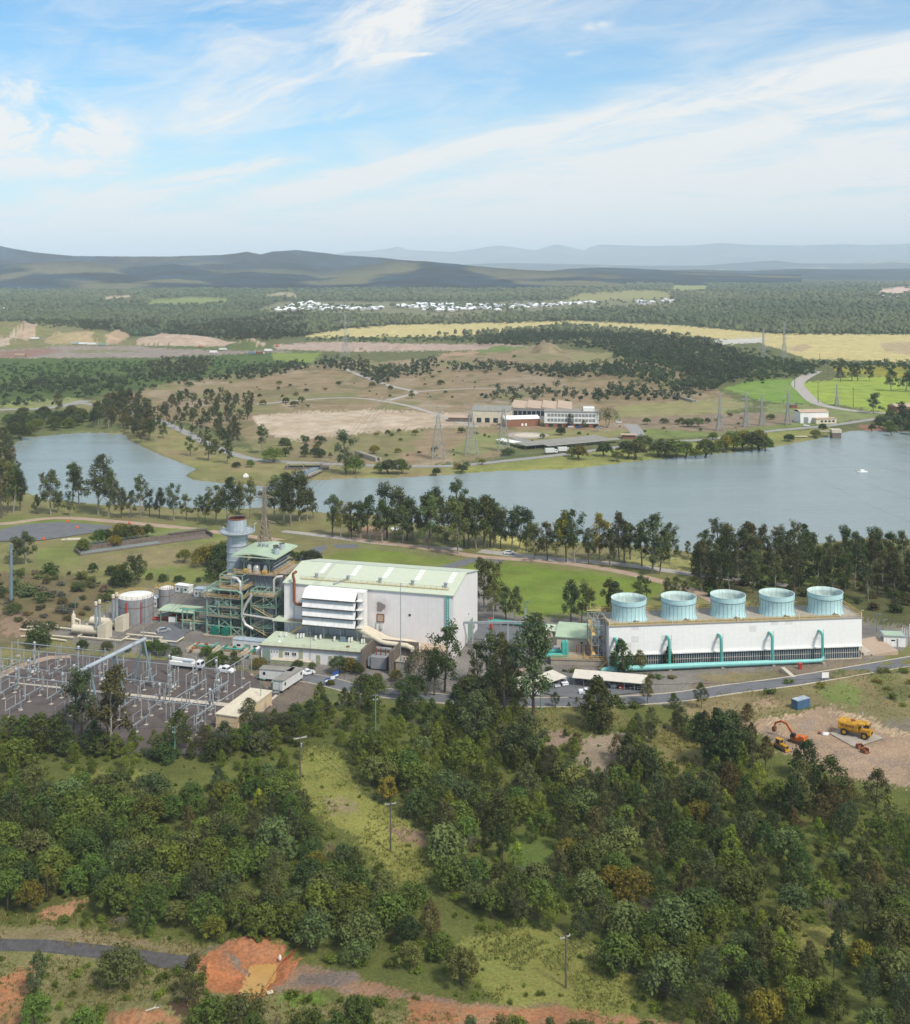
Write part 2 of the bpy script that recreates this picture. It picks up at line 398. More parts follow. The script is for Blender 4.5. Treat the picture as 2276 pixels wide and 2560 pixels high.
 ('A7', [(680,480),(980,425),(1000,440),(720,510)], (.5,.37,.25), (.42,.3,.2)),
 ('B3', [(480,330),(660,285),(705,330),(685,420),(600,475),(520,445)], (.30,.235,.18), (.24,.19,.12)),
 ('B3', [(300,282),(440,280),(500,330),(400,352),(300,332)], (.28,.2,.16), (.22,.17,.1)),
 ('B3', [(700,290),(900,250),(1000,330),(1100,400),(900,500),(780,450),(720,380)], (.2,.17,.07), (.14,.14,.05)),
 ('B3', [(330,200),(620,185),(700,250),(480,290),(340,270)], (.18,.165,.06), (.13,.135,.05)),
 ('B2', [(1230,330),(1370,370),(1425,480),(1440,560),(1570,600),(1690,700),(1710,900),(1560,870),(1400,700),(1230,600),(1190,470)], (.235,.225,.062), (.17,.185,.045)),
 ('B2', [(1290,560),(1400,570),(1420,610),(1310,610)], (.24,.18,.11), (.2,.18,.08)),
 ('B2', [(1540,660),(1690,680),(1700,740),(1600,720)], (.24,.16,.11), (.2,.15,.09)),
 ('B2', [(300,440),(560,440),(600,520),(320,520)], (.2,.2,.05), (.16,.17,.045)),
 ('D', [(930,1880),(1090,1850),(1200,1900),(1290,1985),(1270,2060),(1010,2005),(925,1945)], (.22,.205,.062), (.155,.175,.042)),
 ('B4', [(220,120),(460,140),(470,260),(240,280)], (.095,.15,.032), (.11,.13,.035)),
 ('B4', [(1350,500),(1560,510),(1560,590),(1380,610)], (.22,.2,.06), (.15,.16,.05)),
 ('A8', [(-900,325),(300,340),(480,382),(900,420),(880,472),(500,440),(0,402),(-900,400)], (.21,.165,.095), (.17,.15,.07)),
 ('A8', [(-900,450),(0,440),(300,455),(480,480),(800,520),(1250,640),(1817,700),(1817,1100),(-900,1100)], (.2,.17,.08), (.13,.15,.045)),
 ('A8', [(135,292),(320,225),(360,235),(235,300),(230,316)], (.42,.22,.12), (.24,.17,.09)),
 ('A8', [(-900,560),(0,540),(165,488),(135,560),(70,682),(60,1000),(-900,1000)], (.36,.155,.075), (.17,.14,.065)),
 ('A8', [(420,705),(620,690),(750,722),(790,760),(760,1000),(380,1000)], (.34,.15,.075), (.17,.13,.065)),
 ('A8', [(640,640),(780,620),(800,720),(680,700)], (.06,.04,.025), (.1,.06,.035)),
 ('A8', [(1080,482),(1250,502),(1400,555),(1640,612),(1817,640),(2200,690),(2200,740),(1817,690),(1600,640),(1300,600),(1080,600)], (.2,.155,.115), (.28,.15,.085)),
 ('A8', [(1180,540),(1380,520),(1420,560),(1300,590),(1180,570)], (.14,.125,.115), (.2,.15,.12)),
 ('A8', [(780,512),(900,432),(1000,402),(1150,442),(1180,480),(1130,562),(1000,652),(940,622),(830,592)], (.40,.155,.065), (.22,.12,.07)),
 ('A8', [(910,488),(940,480),(985,530),(960,545)], (.17,.14,.11), (.2,.13,.08)),
 ('A8', [(1085,628),(1240,610),(1280,650),(1160,665)], (.12,.19,.03), (.1,.16,.03)),
 ('B4', [(-200,795),(160,832),(400,835),(900,893),(900,1100),(-200,1100)], (.33,.14,.065), (.24,.17,.10)),
 ('B4', [(170,815),(420,815),(430,840),(200,835)], (.17,.15,.07), (.2,.15,.08)),
]
# ---- the ground: one sheet from under the camera to the horizon
sy = np.concatenate([HY + 130*F/np.array([68000., 50000, 38000, 30000]),
                     np.arange(HY+17, 900, 1.7), np.arange(900, 1500, 2.6), np.arange(1500, 2620, 4.2), HY + 130*F/np.linspace(186, 30, 28)])
gx = np.arange(-760, 3037, 4.6)
YY = F*H/(sy - HY)
GX, GY = np.meshgrid(gx, sy)
WX = (GX - CX)*YY[:, None]/F
WY = np.broadcast_to(YY[:, None], WX.shape)
warp = 1.0 + np.clip((GY-900)/220., 0, 6)
nx1 = fbm(WX*.045, WY*.045, 3, 3)-.5; ny1 = fbm(WX*.045, WY*.045, 3, 9)-.5
nx2 = fbm(WX*.5, WY*.5, 2, 21)-.5; ny2 = fbm(WX*.5, WY*.5, 2, 29)-.5
nx3 = fbm(WX*.16, WY*.16, 3, 61)-.5; ny3 = fbm(WX*.16, WY*.16, 3, 67)-.5
TX = GX + warp*(5*nx1+3.5*nx2+6*nx3) + np.clip(warp, 1, 4)*1.5*rng.normal(size=WX.shape); TY = GY + warp*(2.6*ny1+2.2*ny2+3.6*ny3) + np.clip(warp, 1, 4)*1.1*rng.normal(size=WX.shape)
CA = np.empty(WX.shape+(3,)); CB = np.empty_like(CA)
CA[:] = FLOOR[0]; CB[:] = FLOOR[1]
for k, pts, ca, cb in REG:
    P_ = SP(k, pts)
    y0 = min(p[1] for p in P_)-30; y1 = max(p[1] for p in P_)+30
    r0, r1 = np.searchsorted(sy, y0), np.searchsorted(sy, y1)
    if r1 <= r0: continue
    m_ = inpoly(TX[r0:r1], TY[r0:r1], P_)
    CA[r0:r1][m_] = ca; CB[r0:r1][m_] = cb
# worn, greener and barer patches of the brown flats
for lo_, hi_, sd_, cA, cB, kk in ((.53, .6, 83, (.15, .175, .06), (.2, .18, .085), .016), (.6, .66, 87, (.34, .275, .2), (.29, .22, .15), .02), (.58, .66, 89, (.12, .12, .05), (.17, .14, .07), .05)):
    q = np.clip((fbm(WX*kk, WY*kk*.6, 4, sd_)-lo_)/(hi_-lo_), 0, 1)[..., None]*.8
    fl = ((np.abs(CA-np.array((.275, .195, .125))).sum(-1) < 1e-4) | (np.abs(CA-np.array((.27, .2, .13))).sum(-1) < 1e-4))[..., None]
    CA = np.where(fl, CA*(1-q)+np.array(cA)*q, CA); CB = np.where(fl, CB*(1-q)+np.array(cB)*q, CB) if kk > .03 else CB
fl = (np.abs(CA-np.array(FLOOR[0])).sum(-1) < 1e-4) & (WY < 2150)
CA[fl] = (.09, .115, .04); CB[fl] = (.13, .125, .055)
# land form
Z = np.zeros(WX.shape)
near = np.clip((1200-WY)/400, 0, 1)
Z += (fbm(WX*.03, WY*.03, 3, 5)-.5)*.35*near
lk = inpoly(GX + 3*nx1 + 3*nx2, GY + 1.5*ny1+1.5*ny2, LAKE)
for it in range(2):                                   # soften the bank a little
    g = lk.astype(float); g[1:-1, 1:-1] = (g[1:-1, 1:-1]+g[2:, 1:-1]+g[:-2, 1:-1]+g[1:-1, 2:]+g[1:-1, :-2])/5
    if it == 0: gz = g
Z -= 4.5*gz
far = np.clip((WY-3000)/3000, 0, 1)
Z += far*(fbm(WX*.0012, WY*.0012, 3, 41)-.35)*26*np.clip((30000-WY)/15000, 0, 1)
Z += 0
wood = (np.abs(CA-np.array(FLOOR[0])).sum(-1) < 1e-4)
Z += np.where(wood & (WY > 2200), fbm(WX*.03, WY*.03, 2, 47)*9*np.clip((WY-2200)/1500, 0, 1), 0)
def bump(k, x, y, rx, ry, h, p=1.):
    c = at(k, x, y)
    d = ((WX-c.x)/rx)**2 + ((WY-c.y)/ry)**2
    return h*np.clip(1-d, 0, 1)**p
mound = np.maximum(bump('A8', 865, 500, 6, 6, 1.7), bump('A8', 1010, 432, 8, 4, 1.7)) * (.75+.6*fbm(WX*.4, WY*.4, 3, 77))
mound = np.maximum(mound, bump('A8', 590, 715, 9, 5, 1.6)*(.7+.6*fbm(WX*.4, WY*.4, 3, 78)))
rgh = np.clip(mound*2, 0, 1)
mound = mound + rgh*((fbm(WX*1.1, WY*1.1, 3, 79)-.5)*.9 + (rng.random(WX.shape)-.5)*.18)
Z += mound
pit = inpoly(TX, TY, SP('A8', [(1000,498),(1100,494),(1090,545),(1050,610),(1010,640),(945,630),(960,590),(985,540)]))
Z = np.where(inpoly(GX, GY, SP('A8', [(985,490),(1130,485),(1110,560),(1060,630),(1010,660),(925,650),(940,585),(970,535)])), np.minimum(Z, .1), Z); Z = np.where(pit, -.5, Z)
for k, x, y, rx, ry, h in [('A1', 990, 430, 26, 20, 9), ('A1', 940, 428, 20, 18, 7), ('A1', 1010, 428, 18, 18, 8), ('A1', 1620, 432, 22, 16, 8), ('A1', 1440, 440, 22, 14, 6),
                           ('A1', 1545, 430, 14, 10, 5), ('A1', 40, 412, 35, 25, 10), ('A1', 700, 410, 90, 60, 14), ('A1', 330, 400, 70, 50, 16), ('A1', 0, 380, 120, 90, 26), ('A2', 370, 440, 22, 60, 12)]:
    Z += bump(k, x, y, rx, ry, h, .8)
nr, nc = WX.shape
V_ = np.stack([WX, WY, Z], -1).reshape(-1, 3)
ii = (np.arange(nr-1)[:, None]*nc + np.arange(nc-1)[None]).ravel()
F_ = np.stack([ii, ii+1, ii+1+nc, ii+nc], 1)[:, ::-1]
gm = bpy.data.materials.new('land'); M['land'] = gm
nt, n, l = nodes_of(gm)
b = n['Principled BSDF']; b.inputs['Roughness'].default_value = .95; b.inputs['Specular IOR Level'].default_value = .1
ge = n.new('ShaderNodeNewGeometry')
aa = n.new('ShaderNodeAttribute'); aa.attribute_name = 'soil'
ab = n.new('ShaderNodeAttribute'); ab.attribute_name = 'cover'
def nz_(scale, detail=5, rough=.6):
    q = n.new('ShaderNodeTexNoise'); q.inputs['Scale'].default_value = scale; q.inputs['Detail'].default_value = detail; q.inputs['Roughness'].default_value = rough
    l.new(ge.outputs['Position'], q.inputs['Vector']); return q.outputs['Fac']
def mr_(src, a, b_, c, d):
    q = n.new('ShaderNodeMapRange'); q.inputs[1].default_value = a; q.inputs[2].default_value = b_; q.inputs[3].default_value = c; q.inputs[4].default_value = d
    l.new(src, q.inputs[0]); return q.outputs[0]
mixf = n.new('ShaderNodeMath'); mixf.operation = 'MULTIPLY_ADD'
l.new(mr_(nz_(.022, 6, .62), .38, .62, 0, 1), mixf.inputs[0]); mixf.inputs[1].default_value = .55
l.new(mr_(nz_(.33, 5, .7), .35, .65, -.1, .55), mixf.inputs[2])
mx = n.new('ShaderNodeMix'); mx.data_type = 'RGBA'; l.new(mixf.outputs[0], mx.inputs['Factor']); l.new(aa.outputs['Color'], mx.inputs[6]); l.new(ab.outputs['Color'], mx.inputs[7])
sc1 = n.new('ShaderNodeMath'); sc1.operation = 'MULTIPLY'
l.new(mr_(nz_(1.6, 6, .75), .3, .7, .55, 1.4), sc1.inputs[0]); l.new(mr_(nz_(.07, 4, .6), .3, .7, .78, 1.2), sc1.inputs[1])
vs_ = n.new('ShaderNodeVectorMath'); vs_.operation = 'SCALE'; l.new(mx.outputs[2], vs_.inputs[0]); l.new(sc1.outputs[0], vs_.inputs['Scale'])
l.new(vs_.outputs[0], b.inputs['Base Color'])
bp = n.new('ShaderNodeBump'); bp.inputs['Strength'].default_value = .6; bp.inputs['Distance'].default_value = .35
l.new(nz_(1.1, 6, .7), bp.inputs['Height']); l.new(bp.outputs[0], b.inputs['Normal'])
ground = bpy.data.objects.new('ground', np_mesh('ground', V_, F_, {'soil': CA.reshape(-1, 3), 'cover': CB.reshape(-1, 3)}, gm, True))
COL.objects.link(ground); tag(ground, 'grass, bush floor, dry paddock and bare earth from the bush out to the horizon', 'ground', kind='structure')

# ---- sheets laid on the ground
def structure(o, label, cat): return tag(o, label, cat, kind='structure')
def ribbon(name, k, pts, width, z, m, label, cat, edge=None, sub=5, ledge=None):
    w = [at(k, *p) for p in pts]
    c = []
    for i in range(len(w)-1):                          # Catmull-Rom through the surveyed points
        p0, p1, p2, p3 = w[max(i-1, 0)], w[i], w[i+1], w[min(i+2, len(w)-1)]
        for s in range(sub):
            t = s/sub
            c.append(.5*((2*p1)+(p2-p0)*t+(2*p0-5*p1+4*p2-p3)*t*t+(-p0+3*p1-3*p2+p3)*t**3))
    c.append(w[-1])
    mb = MB()
    vs, fs = [], []
    for i, p in enumerate(c):
        d = (c[min(i+1, len(c)-1)]-c[max(i-1, 0)]).normalized()
        s = Vector((-d.y, d.x, 0))
        wd = width if not isinstance(width, (list, tuple)) else width[0]+(width[1]-width[0])*i/(len(c)-1)
        for t in (-.5, .5): vs.append(p+s*wd*t+Vector((0, 0, z)))
    fs = [(2*i, 2*i+2, 2*i+3, 2*i+1)[::-1] for i in range(len(c)-1)]
    mb.add(vs, fs)
    o = mb.build(name, m); structure(o, label, cat)
    if edge:
        kb = MB()
        sides = (0, 1) if ledge is None else (ledge,)
        for i in range(len(c)-1):
            for s in sides:
                a, b_ = Vector(vs[2*i+s]), Vector(vs[2*i+2+s])
                a.z = b_.z = z*.5+.04
                kb.bar(a, b_, .28)
        e = kb.build('kerb', edge, o)
    return o
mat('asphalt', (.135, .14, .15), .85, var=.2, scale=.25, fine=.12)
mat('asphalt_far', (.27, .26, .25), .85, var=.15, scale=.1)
mat('dirt_road', (.37, .27, .2), .9, var=.2, scale=.2, fine=.12)
mat('gravel_pale', (.36, .33, .3), .9, var=.2, scale=.2)
mat('coal_gravel', (.085, .08, .082), .95, var=.4, scale=.6, fine=.3)
mat('yard_gravel', (.1, .082, .076), .95, var=.25, scale=.3, fine=.25)
ribbon('road', 'D', [(560,1345),(640,1358),(720,1377),(860,1393),(1000,1401),(1110,1402),(1250,1399),(1357,1391),(1458,1376),(1575,1361),(1686,1343),(1830,1318),(2100,1272)], 7.2, .06, 'asphalt',
       'asphalt site road passing in front of the cooling tower', 'road', 'pale_concrete')
ribbon('dirt_road', 'A3', [(-500,385),(0,364),(250,334),(420,331),(620,347),(900,372),(1250,412),(1700,472)], 6, .05, 'dirt_road', 'pinkish dirt road curving behind the chimney', 'road')
ribbon('dirt_road', 'A5', [(-560,330),(-250,370),(0,408),(300,430),(560,466),(760,512),(900,552),(1000,600)], 5.5, .07, 'dirt_road', 'dirt road running behind the bright lawn', 'road')
ribbon('road', 'A4', [(470,178),(700,203),(1000,243),(1300,268),(1700,290)], 5, .06, 'gravel_pale', 'narrow pale road along the row of gum trees by the lake', 'road')
ribbon('road', 'A5', [(0,384),(300,418),(600,442),(950,490),(1300,530)], [7, 5], .09, 'gravel_pale', 'pale concrete road under the lakeside gum trees', 'road')
ribbon('driveway', 'A4', [(560,345),(640,300),(720,268),(900,262)], 7, .1, 'asphalt', 'asphalt driveway bending behind the boiler house to the dirt road', 'road')
ribbon('driveway', 'A4', [(1390,388),(1480,362),(1560,343),(1720,352)], 7, .1, 'asphalt', 'short asphalt driveway meeting the dirt road beyond the turbine hall', 'road')
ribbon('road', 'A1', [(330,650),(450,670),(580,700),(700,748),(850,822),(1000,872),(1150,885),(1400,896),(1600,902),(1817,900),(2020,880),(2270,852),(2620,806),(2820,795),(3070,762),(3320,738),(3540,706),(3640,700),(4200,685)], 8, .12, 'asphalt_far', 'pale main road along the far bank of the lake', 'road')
ribbon('driveway', 'A2', [(1720,690),(1600,682),(1450,652),(1390,602),(1368,572),(1400,545),(1440,523)], [9, 16], .1, 'gravel_pale', 'pale curved track climbing past the lime green paddock', 'road')
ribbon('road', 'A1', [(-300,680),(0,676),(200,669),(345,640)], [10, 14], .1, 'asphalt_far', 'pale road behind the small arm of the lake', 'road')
ribbon('dirt_track', 'A1', [(1020,655),(1300,631),(1450,632),(1600,655),(1700,682),(1817,722),(1900,745)], 6, .08, 'gravel_pale', 'pale track beside the old slab on the brown flats', 'road')
ribbon('dirt_track', 'A1', [(1380,515),(1450,545),(1560,582),(1655,606),(1600,625),(1545,640)], 7, .1, 'gravel_pale', 'pale track crossing the brown flats beyond the slab', 'road')
ribbon('dirt_track', 'A1', [(1655,606),(1800,595),(2000,590)], 5, .08, 'gravel_pale', 'faint pale track across the brown flats toward the dark belt of trees', 'road')
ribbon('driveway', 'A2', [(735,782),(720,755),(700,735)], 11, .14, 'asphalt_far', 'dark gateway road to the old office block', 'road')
ribbon('gravel_road', 'A8', [(-250,405),(0,418),(200,424),(500,458),(700,487),(830,497)], [3.6, 4.6], .05, 'coal_gravel', 'black gravel track ending at the orange spoil heap', 'road')
def sheet(name, k, pts, z, m, label, cat):
    mb = MB(); w = [at(k, *p) for p in pts]
    mb.add([(p.x, p.y, z) for p in w], [tuple(range(len(w)))[::-1]])
    o = mb.build(name, m)
    me = o.data
    if me.polygons[0].normal.z < 0: me.flip_normals()
    return structure(o, label, cat)
sheet('gravel_yard', 'A6', [(-700,330),(0,205),(130,140),(280,72),(500,92),(1000,125),(1480,195),(1640,330),(1570,480),(1500,560),(1350,640),(1200,690),(850,690),(500,650),(0,560),(-700,560)], .24, 'yard_gravel', 'dark brown gravel of the electrical switchyard', 'gravel yard')
sheet('asphalt_pad', 'A3', [(-300,420),(0,398),(120,370),(330,353),(580,372),(640,378),(600,400),(500,420),(240,458),(60,462),(-300,480)], .26, 'asphalt', 'dark asphalt helicopter pad on the grass', 'pad')
sheet('concrete_slab', 'A7', [(1180,582),(1290,540),(1480,560),(1610,622),(1380,697)], .23, 'concrete', 'grey concrete slab under the yellow water truck', 'slab')
sheet('car_park', 'B5', [(760,640),(900,620),(1560,690),(1560,760),(1200,800),(1000,822),(820,800),(680,770)], .27, 'asphalt', 'dark asphalt car park in front of the white shelters', 'car park')
sheet('asphalt_apron', 'B5', [(-40,180),(240,200),(600,225),(720,290),(700,420),(560,560),(380,560),(240,330),(-40,320)], .25, 'asphalt', 'grey asphalt apron between turbine hall and cooling tower', 'apron')
sheet('asphalt_apron', 'A3', [(870,1000),(1000,900),(1120,870),(1220,900),(1120,960),(1060,985),(1000,1060),(900,1060)], .25, 'asphalt', 'asphalt lane beside the steel boiler frame', 'apron')
sheet('concrete_path', 'A6', [(55,262),(70,256),(1500,396),(1440,412)], .30, 'pale_concrete', 'long pale concrete path across the switchyard', 'path')
sheet('concrete_path', 'A6', [(1585,382),(1650,330),(1662,338),(1598,392)], .29, 'pale_concrete', 'short pale concrete path between cream building and site trailers', 'path')
sheet('gravel_road', 'A6', [(-300,250),(0,196),(150,135),(290,100),(420,96),(420,112),(310,118),(160,160),(0,235),(-300,300)], .28, 'dirt_road', 'worn pale wheel track around the end of the switchyard', 'road')

# ---- lake
wm = bpy.data.materials.new('lake_water'); M['lake_water'] = wm
nt, n, l = nodes_of(wm); b = n['Principled BSDF']
b.inputs['Base Color'].default_value = (.215, .26, .25, 1); b.inputs['Roughness'].default_value = .22; b.inputs['IOR'].default_value = 1.33
ge = n.new('ShaderNodeNewGeometry')
mp = n.new('ShaderNodeMapping'); mp.inputs['Scale'].default_value = (.35, 1., 1.); l.new(ge.outputs['Position'], mp.inputs['Vector'])
q1 = n.new('ShaderNodeTexNoise'); q1.inputs['Scale'].default_value = .9; q1.inputs['Detail'].default_value = 6; q1.inputs['Roughness'].default_value = .7; l.new(mp.outputs[0], q1.inputs['Vector'])
bp = n.new('ShaderNodeBump'); bp.inputs['Strength'].default_value = .35; bp.inputs['Distance'].default_value = .6; l.new(q1.outputs['Fac'], bp.inputs['Height']); l.new(bp.outputs[0], b.inputs['Normal'])
mp2 = n.new('ShaderNodeMapping'); mp2.inputs['Scale'].default_value = (.004, .03, 1.); l.new(ge.outputs['Position'], mp2.inputs['Vector'])
q2 = n.new('ShaderNodeTexNoise'); q2.inputs['Scale'].default_value = 1.; q2.inputs['Detail'].default_value = 4; l.new(mp2.outputs[0], q2.inputs['Vector'])
rr = n.new('ShaderNodeMapRange'); rr.inputs[1].default_value = .35; rr.inputs[2].default_value = .65; rr.inputs[3].default_value = .13; rr.inputs[4].default_value = .3; l.new(q2.outputs['Fac'], rr.inputs[0]); l.new(rr.outputs[0], b.inputs['Roughness'])
mb = MB(); mb.add([(-900, 500, -.9), (1500, 500, -.9), (1500, 1010, -.9), (-900, 1010, -.9)], [(0, 1, 2, 3)])
structure(mb.build('lake', 'lake_water'), 'grey green lake water between the power station and the brown flats', 'lake')
mat('muddy_water', (.42, .25, .08), .25, var=.12, scale=.4)
p_ = [at('A8', x, y) for x, y in [(1000,492),(1105,490),(1100,550),(1055,615),(1010,645),(935,635),(950,590),(980,540)]]
mb = MB(); mb.add([(p.x, p.y, -.12) for p in p_], [tuple(range(8))[::-1]]); o = mb.build('puddle', 'muddy_water')
if o.data.polygons[0].normal.z < 0: o.data.flip_normals()
structure(o, 'yellow muddy puddle in the orange pit', 'puddle')

# ---- hills and far mountains: ridge outlines given as sightings, built at their distance
hm = bpy.data.materials.new('hill_forest'); M['hill_forest'] = hm
nt, n, l = nodes_of(hm); b = n['Principled BSDF']; b.inputs['Roughness'].default_value = .95; b.inputs['Specular IOR Level'].default_value = .05
aa = n.new('ShaderNodeAttribute'); aa.attribute_name = 'soil'; l.new(aa.outputs['Color'], b.inputs['Base Color'])
def hill(name, label, ridge, Y, depth, foot, seed, dark, light, patch=.6, rough=.12, nx=1300, ny=70, canopy=7.):
    xs = np.linspace(ridge[0][0], ridge[-1][0], nx)
    ry = np.interp(xs, [r[0] for r in ridge], [r[1] for r in ridge])
    X = (xs*1.2526-CX)*Y/F
    Zr = H - (ry*1.2526-HY)*Y/F
    t = np.linspace(0, 1, ny)                           # 0 = foot this side, .72 = crest, 1 = far side
    T, XX = np.meshgrid(t, X, indexing='ij')
    ZR = np.broadcast_to(Zr[None], T.shape)
    prof = np.where(T < .72, np.sin(np.clip(T/.72, 0, 1)*math.pi/2)**1.15, np.cos((T-.72)/.28*math.pi/2)**.8)
    Yv = Y - depth*.72 + T*depth
    XX = XX*Yv/Y
    k = 7./depth
    rav = fbm(XX*k, Yv*k*.7, 4, seed)
    jag = .5*fbm(XX/60., Yv/60., 2, seed+3)+.5*rng.random(XX.shape)
    crest = np.exp(-((T-.72)/.1)**2)
    z = -3 + (ZR+3)*prof*(1 - rough*2.2*(1-crest)*(rav))
    z = z + jag*canopy*np.clip(prof*1.5, .15, 1) - crest*canopy*.5
    pn = fbm(XX*k*.55, Yv*k*.8, 4, seed+9)
    w = np.clip((pn-patch)/.08, 0, 1)[..., None]*(1-.6*crest[..., None])
    stand = np.clip(fbm(XX*k*1.7, Yv*k*2.2, 4, seed+15)*2.4-.55, .25, 1.6)
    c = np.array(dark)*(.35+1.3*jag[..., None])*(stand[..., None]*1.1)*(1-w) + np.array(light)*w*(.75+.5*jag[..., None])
    v = np.stack([XX, Yv, z], -1).reshape(-1, 3)
    ii = (np.arange(ny-1)[:, None]*nx + np.arange(nx-1)[None]).ravel()
    f = np.stack([ii, ii+1, ii+1+nx, ii+nx], 1)
    o = bpy.data.objects.new(name, np_mesh(name, v, f, {'soil': c.reshape(-1, 3)}, hm, True)); COL.objects.link(o)
    return structure(o, label, 'mountains' if 'mount' in name else 'hills')
DK_HAZED = (.010, .029, .047); LT = (.11, .108, .062)  # dark forest with the blue of distant haze mixed into its colour; pale clearings
hill('hills', 'dark blue forested ridge on the skyline', [(-500,505),(-200,496),(-60,490),(0,491),(30,497),(80,505),(150,511),(250,512),(330,512),(440,509),(470,506),(492,502),(520,508),(545,502),(590,499),(640,504),(690,510),(760,514),(800,519),(850,523),(900,530),(960,536)], 9500, 3000, 0, 3, DK_HAZED, (.1,.095,.05), .66, .3)
hill('hills', 'lower forested hills with pale clearings below the dark ridge', [(-500,528),(0,527),(80,524),(150,520),(210,526),(290,531),(350,527),(430,540),(520,536),(580,538),(640,545),(720,533),(790,519),(840,521),(900,526),(970,533),(1050,539),(1150,543),(1250,549)], 7200, 2200, 0, 13, DK_HAZED, LT, .52, .28)
hill('hills', 'dark flat topped rise beyond the estate', [(1060,545),(1130,537),(1200,534),(1270,536),(1350,541),(1480,546),(1600,549)], 9000, 2400, 0, 23, DK_HAZED, LT, .66, .1)
hill('hills', 'low dark wooded rises below the pale mountains', [(1180,548),(1300,540),(1400,538),(1500,541),(1600,536),(1700,538),(1817,536),(2400,532)], 12500, 3000, 0, 29, DK_HAZED, LT, .72, .1)
hill('mountains', 'low hazy hills in front of the pale mountains', [(780,531),(900,529),(1000,525),(1150,527),(1250,530),(1400,530),(1480,524),(1545,520),(1600,526),(1700,526),(1790,519),(1900,524),(2400,530)], 24000, 4000, 0, 33, DK_HAZED, (.3,.28,.2), .68, .1)
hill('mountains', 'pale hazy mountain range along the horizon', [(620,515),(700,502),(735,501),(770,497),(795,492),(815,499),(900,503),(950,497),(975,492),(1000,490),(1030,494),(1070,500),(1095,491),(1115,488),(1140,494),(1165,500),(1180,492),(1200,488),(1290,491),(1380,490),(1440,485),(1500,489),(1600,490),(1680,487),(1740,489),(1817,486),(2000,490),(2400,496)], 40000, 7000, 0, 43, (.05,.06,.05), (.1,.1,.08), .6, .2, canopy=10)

# ---- air
hz = bpy.data.materials.new('haze'); M['haze'] = hz
nt, n, l = nodes_of(hz)
for q in list(n):
    if q.type == 'BSDF_PRINCIPLED': n.remove(q)
pv = n.new('ShaderNodeVolumePrincipled'); pv.inputs['Color'].default_value = (.76, .89, 1, 1); pv.inputs['Density'].default_value = HAZE = 4.7e-5; pv.inputs['Anisotropy'].default_value = -.25
l.new(pv.outputs[0], n['Material Output'].inputs['Volume'])
mb = MB(); mb.box(-48000, -400, -7, 48000, 70500, 1020)
tag(mb.build('haze', 'haze'), 'thin blue haze in the distance', 'haze', kind='stuff')

# ---- sky, sun, camera
SUN_EL, SUN_AZ = R(50), math.atan2(.62, -.74)         # azimuth from +Y toward +X
w = bpy.data.worlds.new('World'); S.world = w; w.use_nodes = True
nt = w.node_tree; n = nt.nodes; l = nt.links
bg = n['Background']
sky = n.new('ShaderNodeTexSky'); sky.sky_type = 'NISHITA'; sky.sun_disc = False; sky.sun_elevation = SUN_EL; sky.sun_rotation = SUN_AZ
sky.air_density = 1.; sky.dust_density = .6; sky.ozone_density = 1.6
tc = n.new('ShaderNodeTexCoord'); sp = n.new('ShaderNodeSeparateXYZ'); l.new(tc.outputs['Generated'], sp.inputs[0])
def mt(op, *a):
    q = n.new('ShaderNodeMath'); q.operation = op
    for i, x in enumerate(a):
        if isinstance(x, (int, float)): q.inputs[i].default_value = x
        else: l.new(x, q.inputs[i])
    return q.outputs[0]
yy_ = mt('MAXIMUM', mt('ABSOLUTE', sp.outputs[1]), .05)
u = mt('DIVIDE', sp.outputs[0], yy_); v = mt('DIVIDE', sp.outputs[2], yy_)
def noise2(x, y, sx_, sy_, det=6, rough=.6, off=0., dist=0.):
    c = n.new('ShaderNodeCombineXYZ'); l.new(mt('MULTIPLY', x, sx_), c.inputs[0]); l.new(mt('MULTIPLY', y, sy_), c.inputs[1]); c.inputs[2].default_value = off
    q = n.new('ShaderNodeTexNoise'); q.inputs['Scale'].default_value = 1.; q.inputs['Detail'].default_value = det; q.inputs['Roughness'].default_value = rough; q.inputs['Distortion'].default_value = dist
    l.new(c.outputs[0], q.inputs['Vector']); return q.outputs['Fac']
def sm(x, a, b_): 
    q = n.new('ShaderNodeMapRange'); q.interpolation_type = 'SMOOTHSTEP'; q.inputs[1].default_value = a; q.inputs[2].default_value = b_; l.new(x, q.inputs[0]); return q.outputs[0]
CL = None
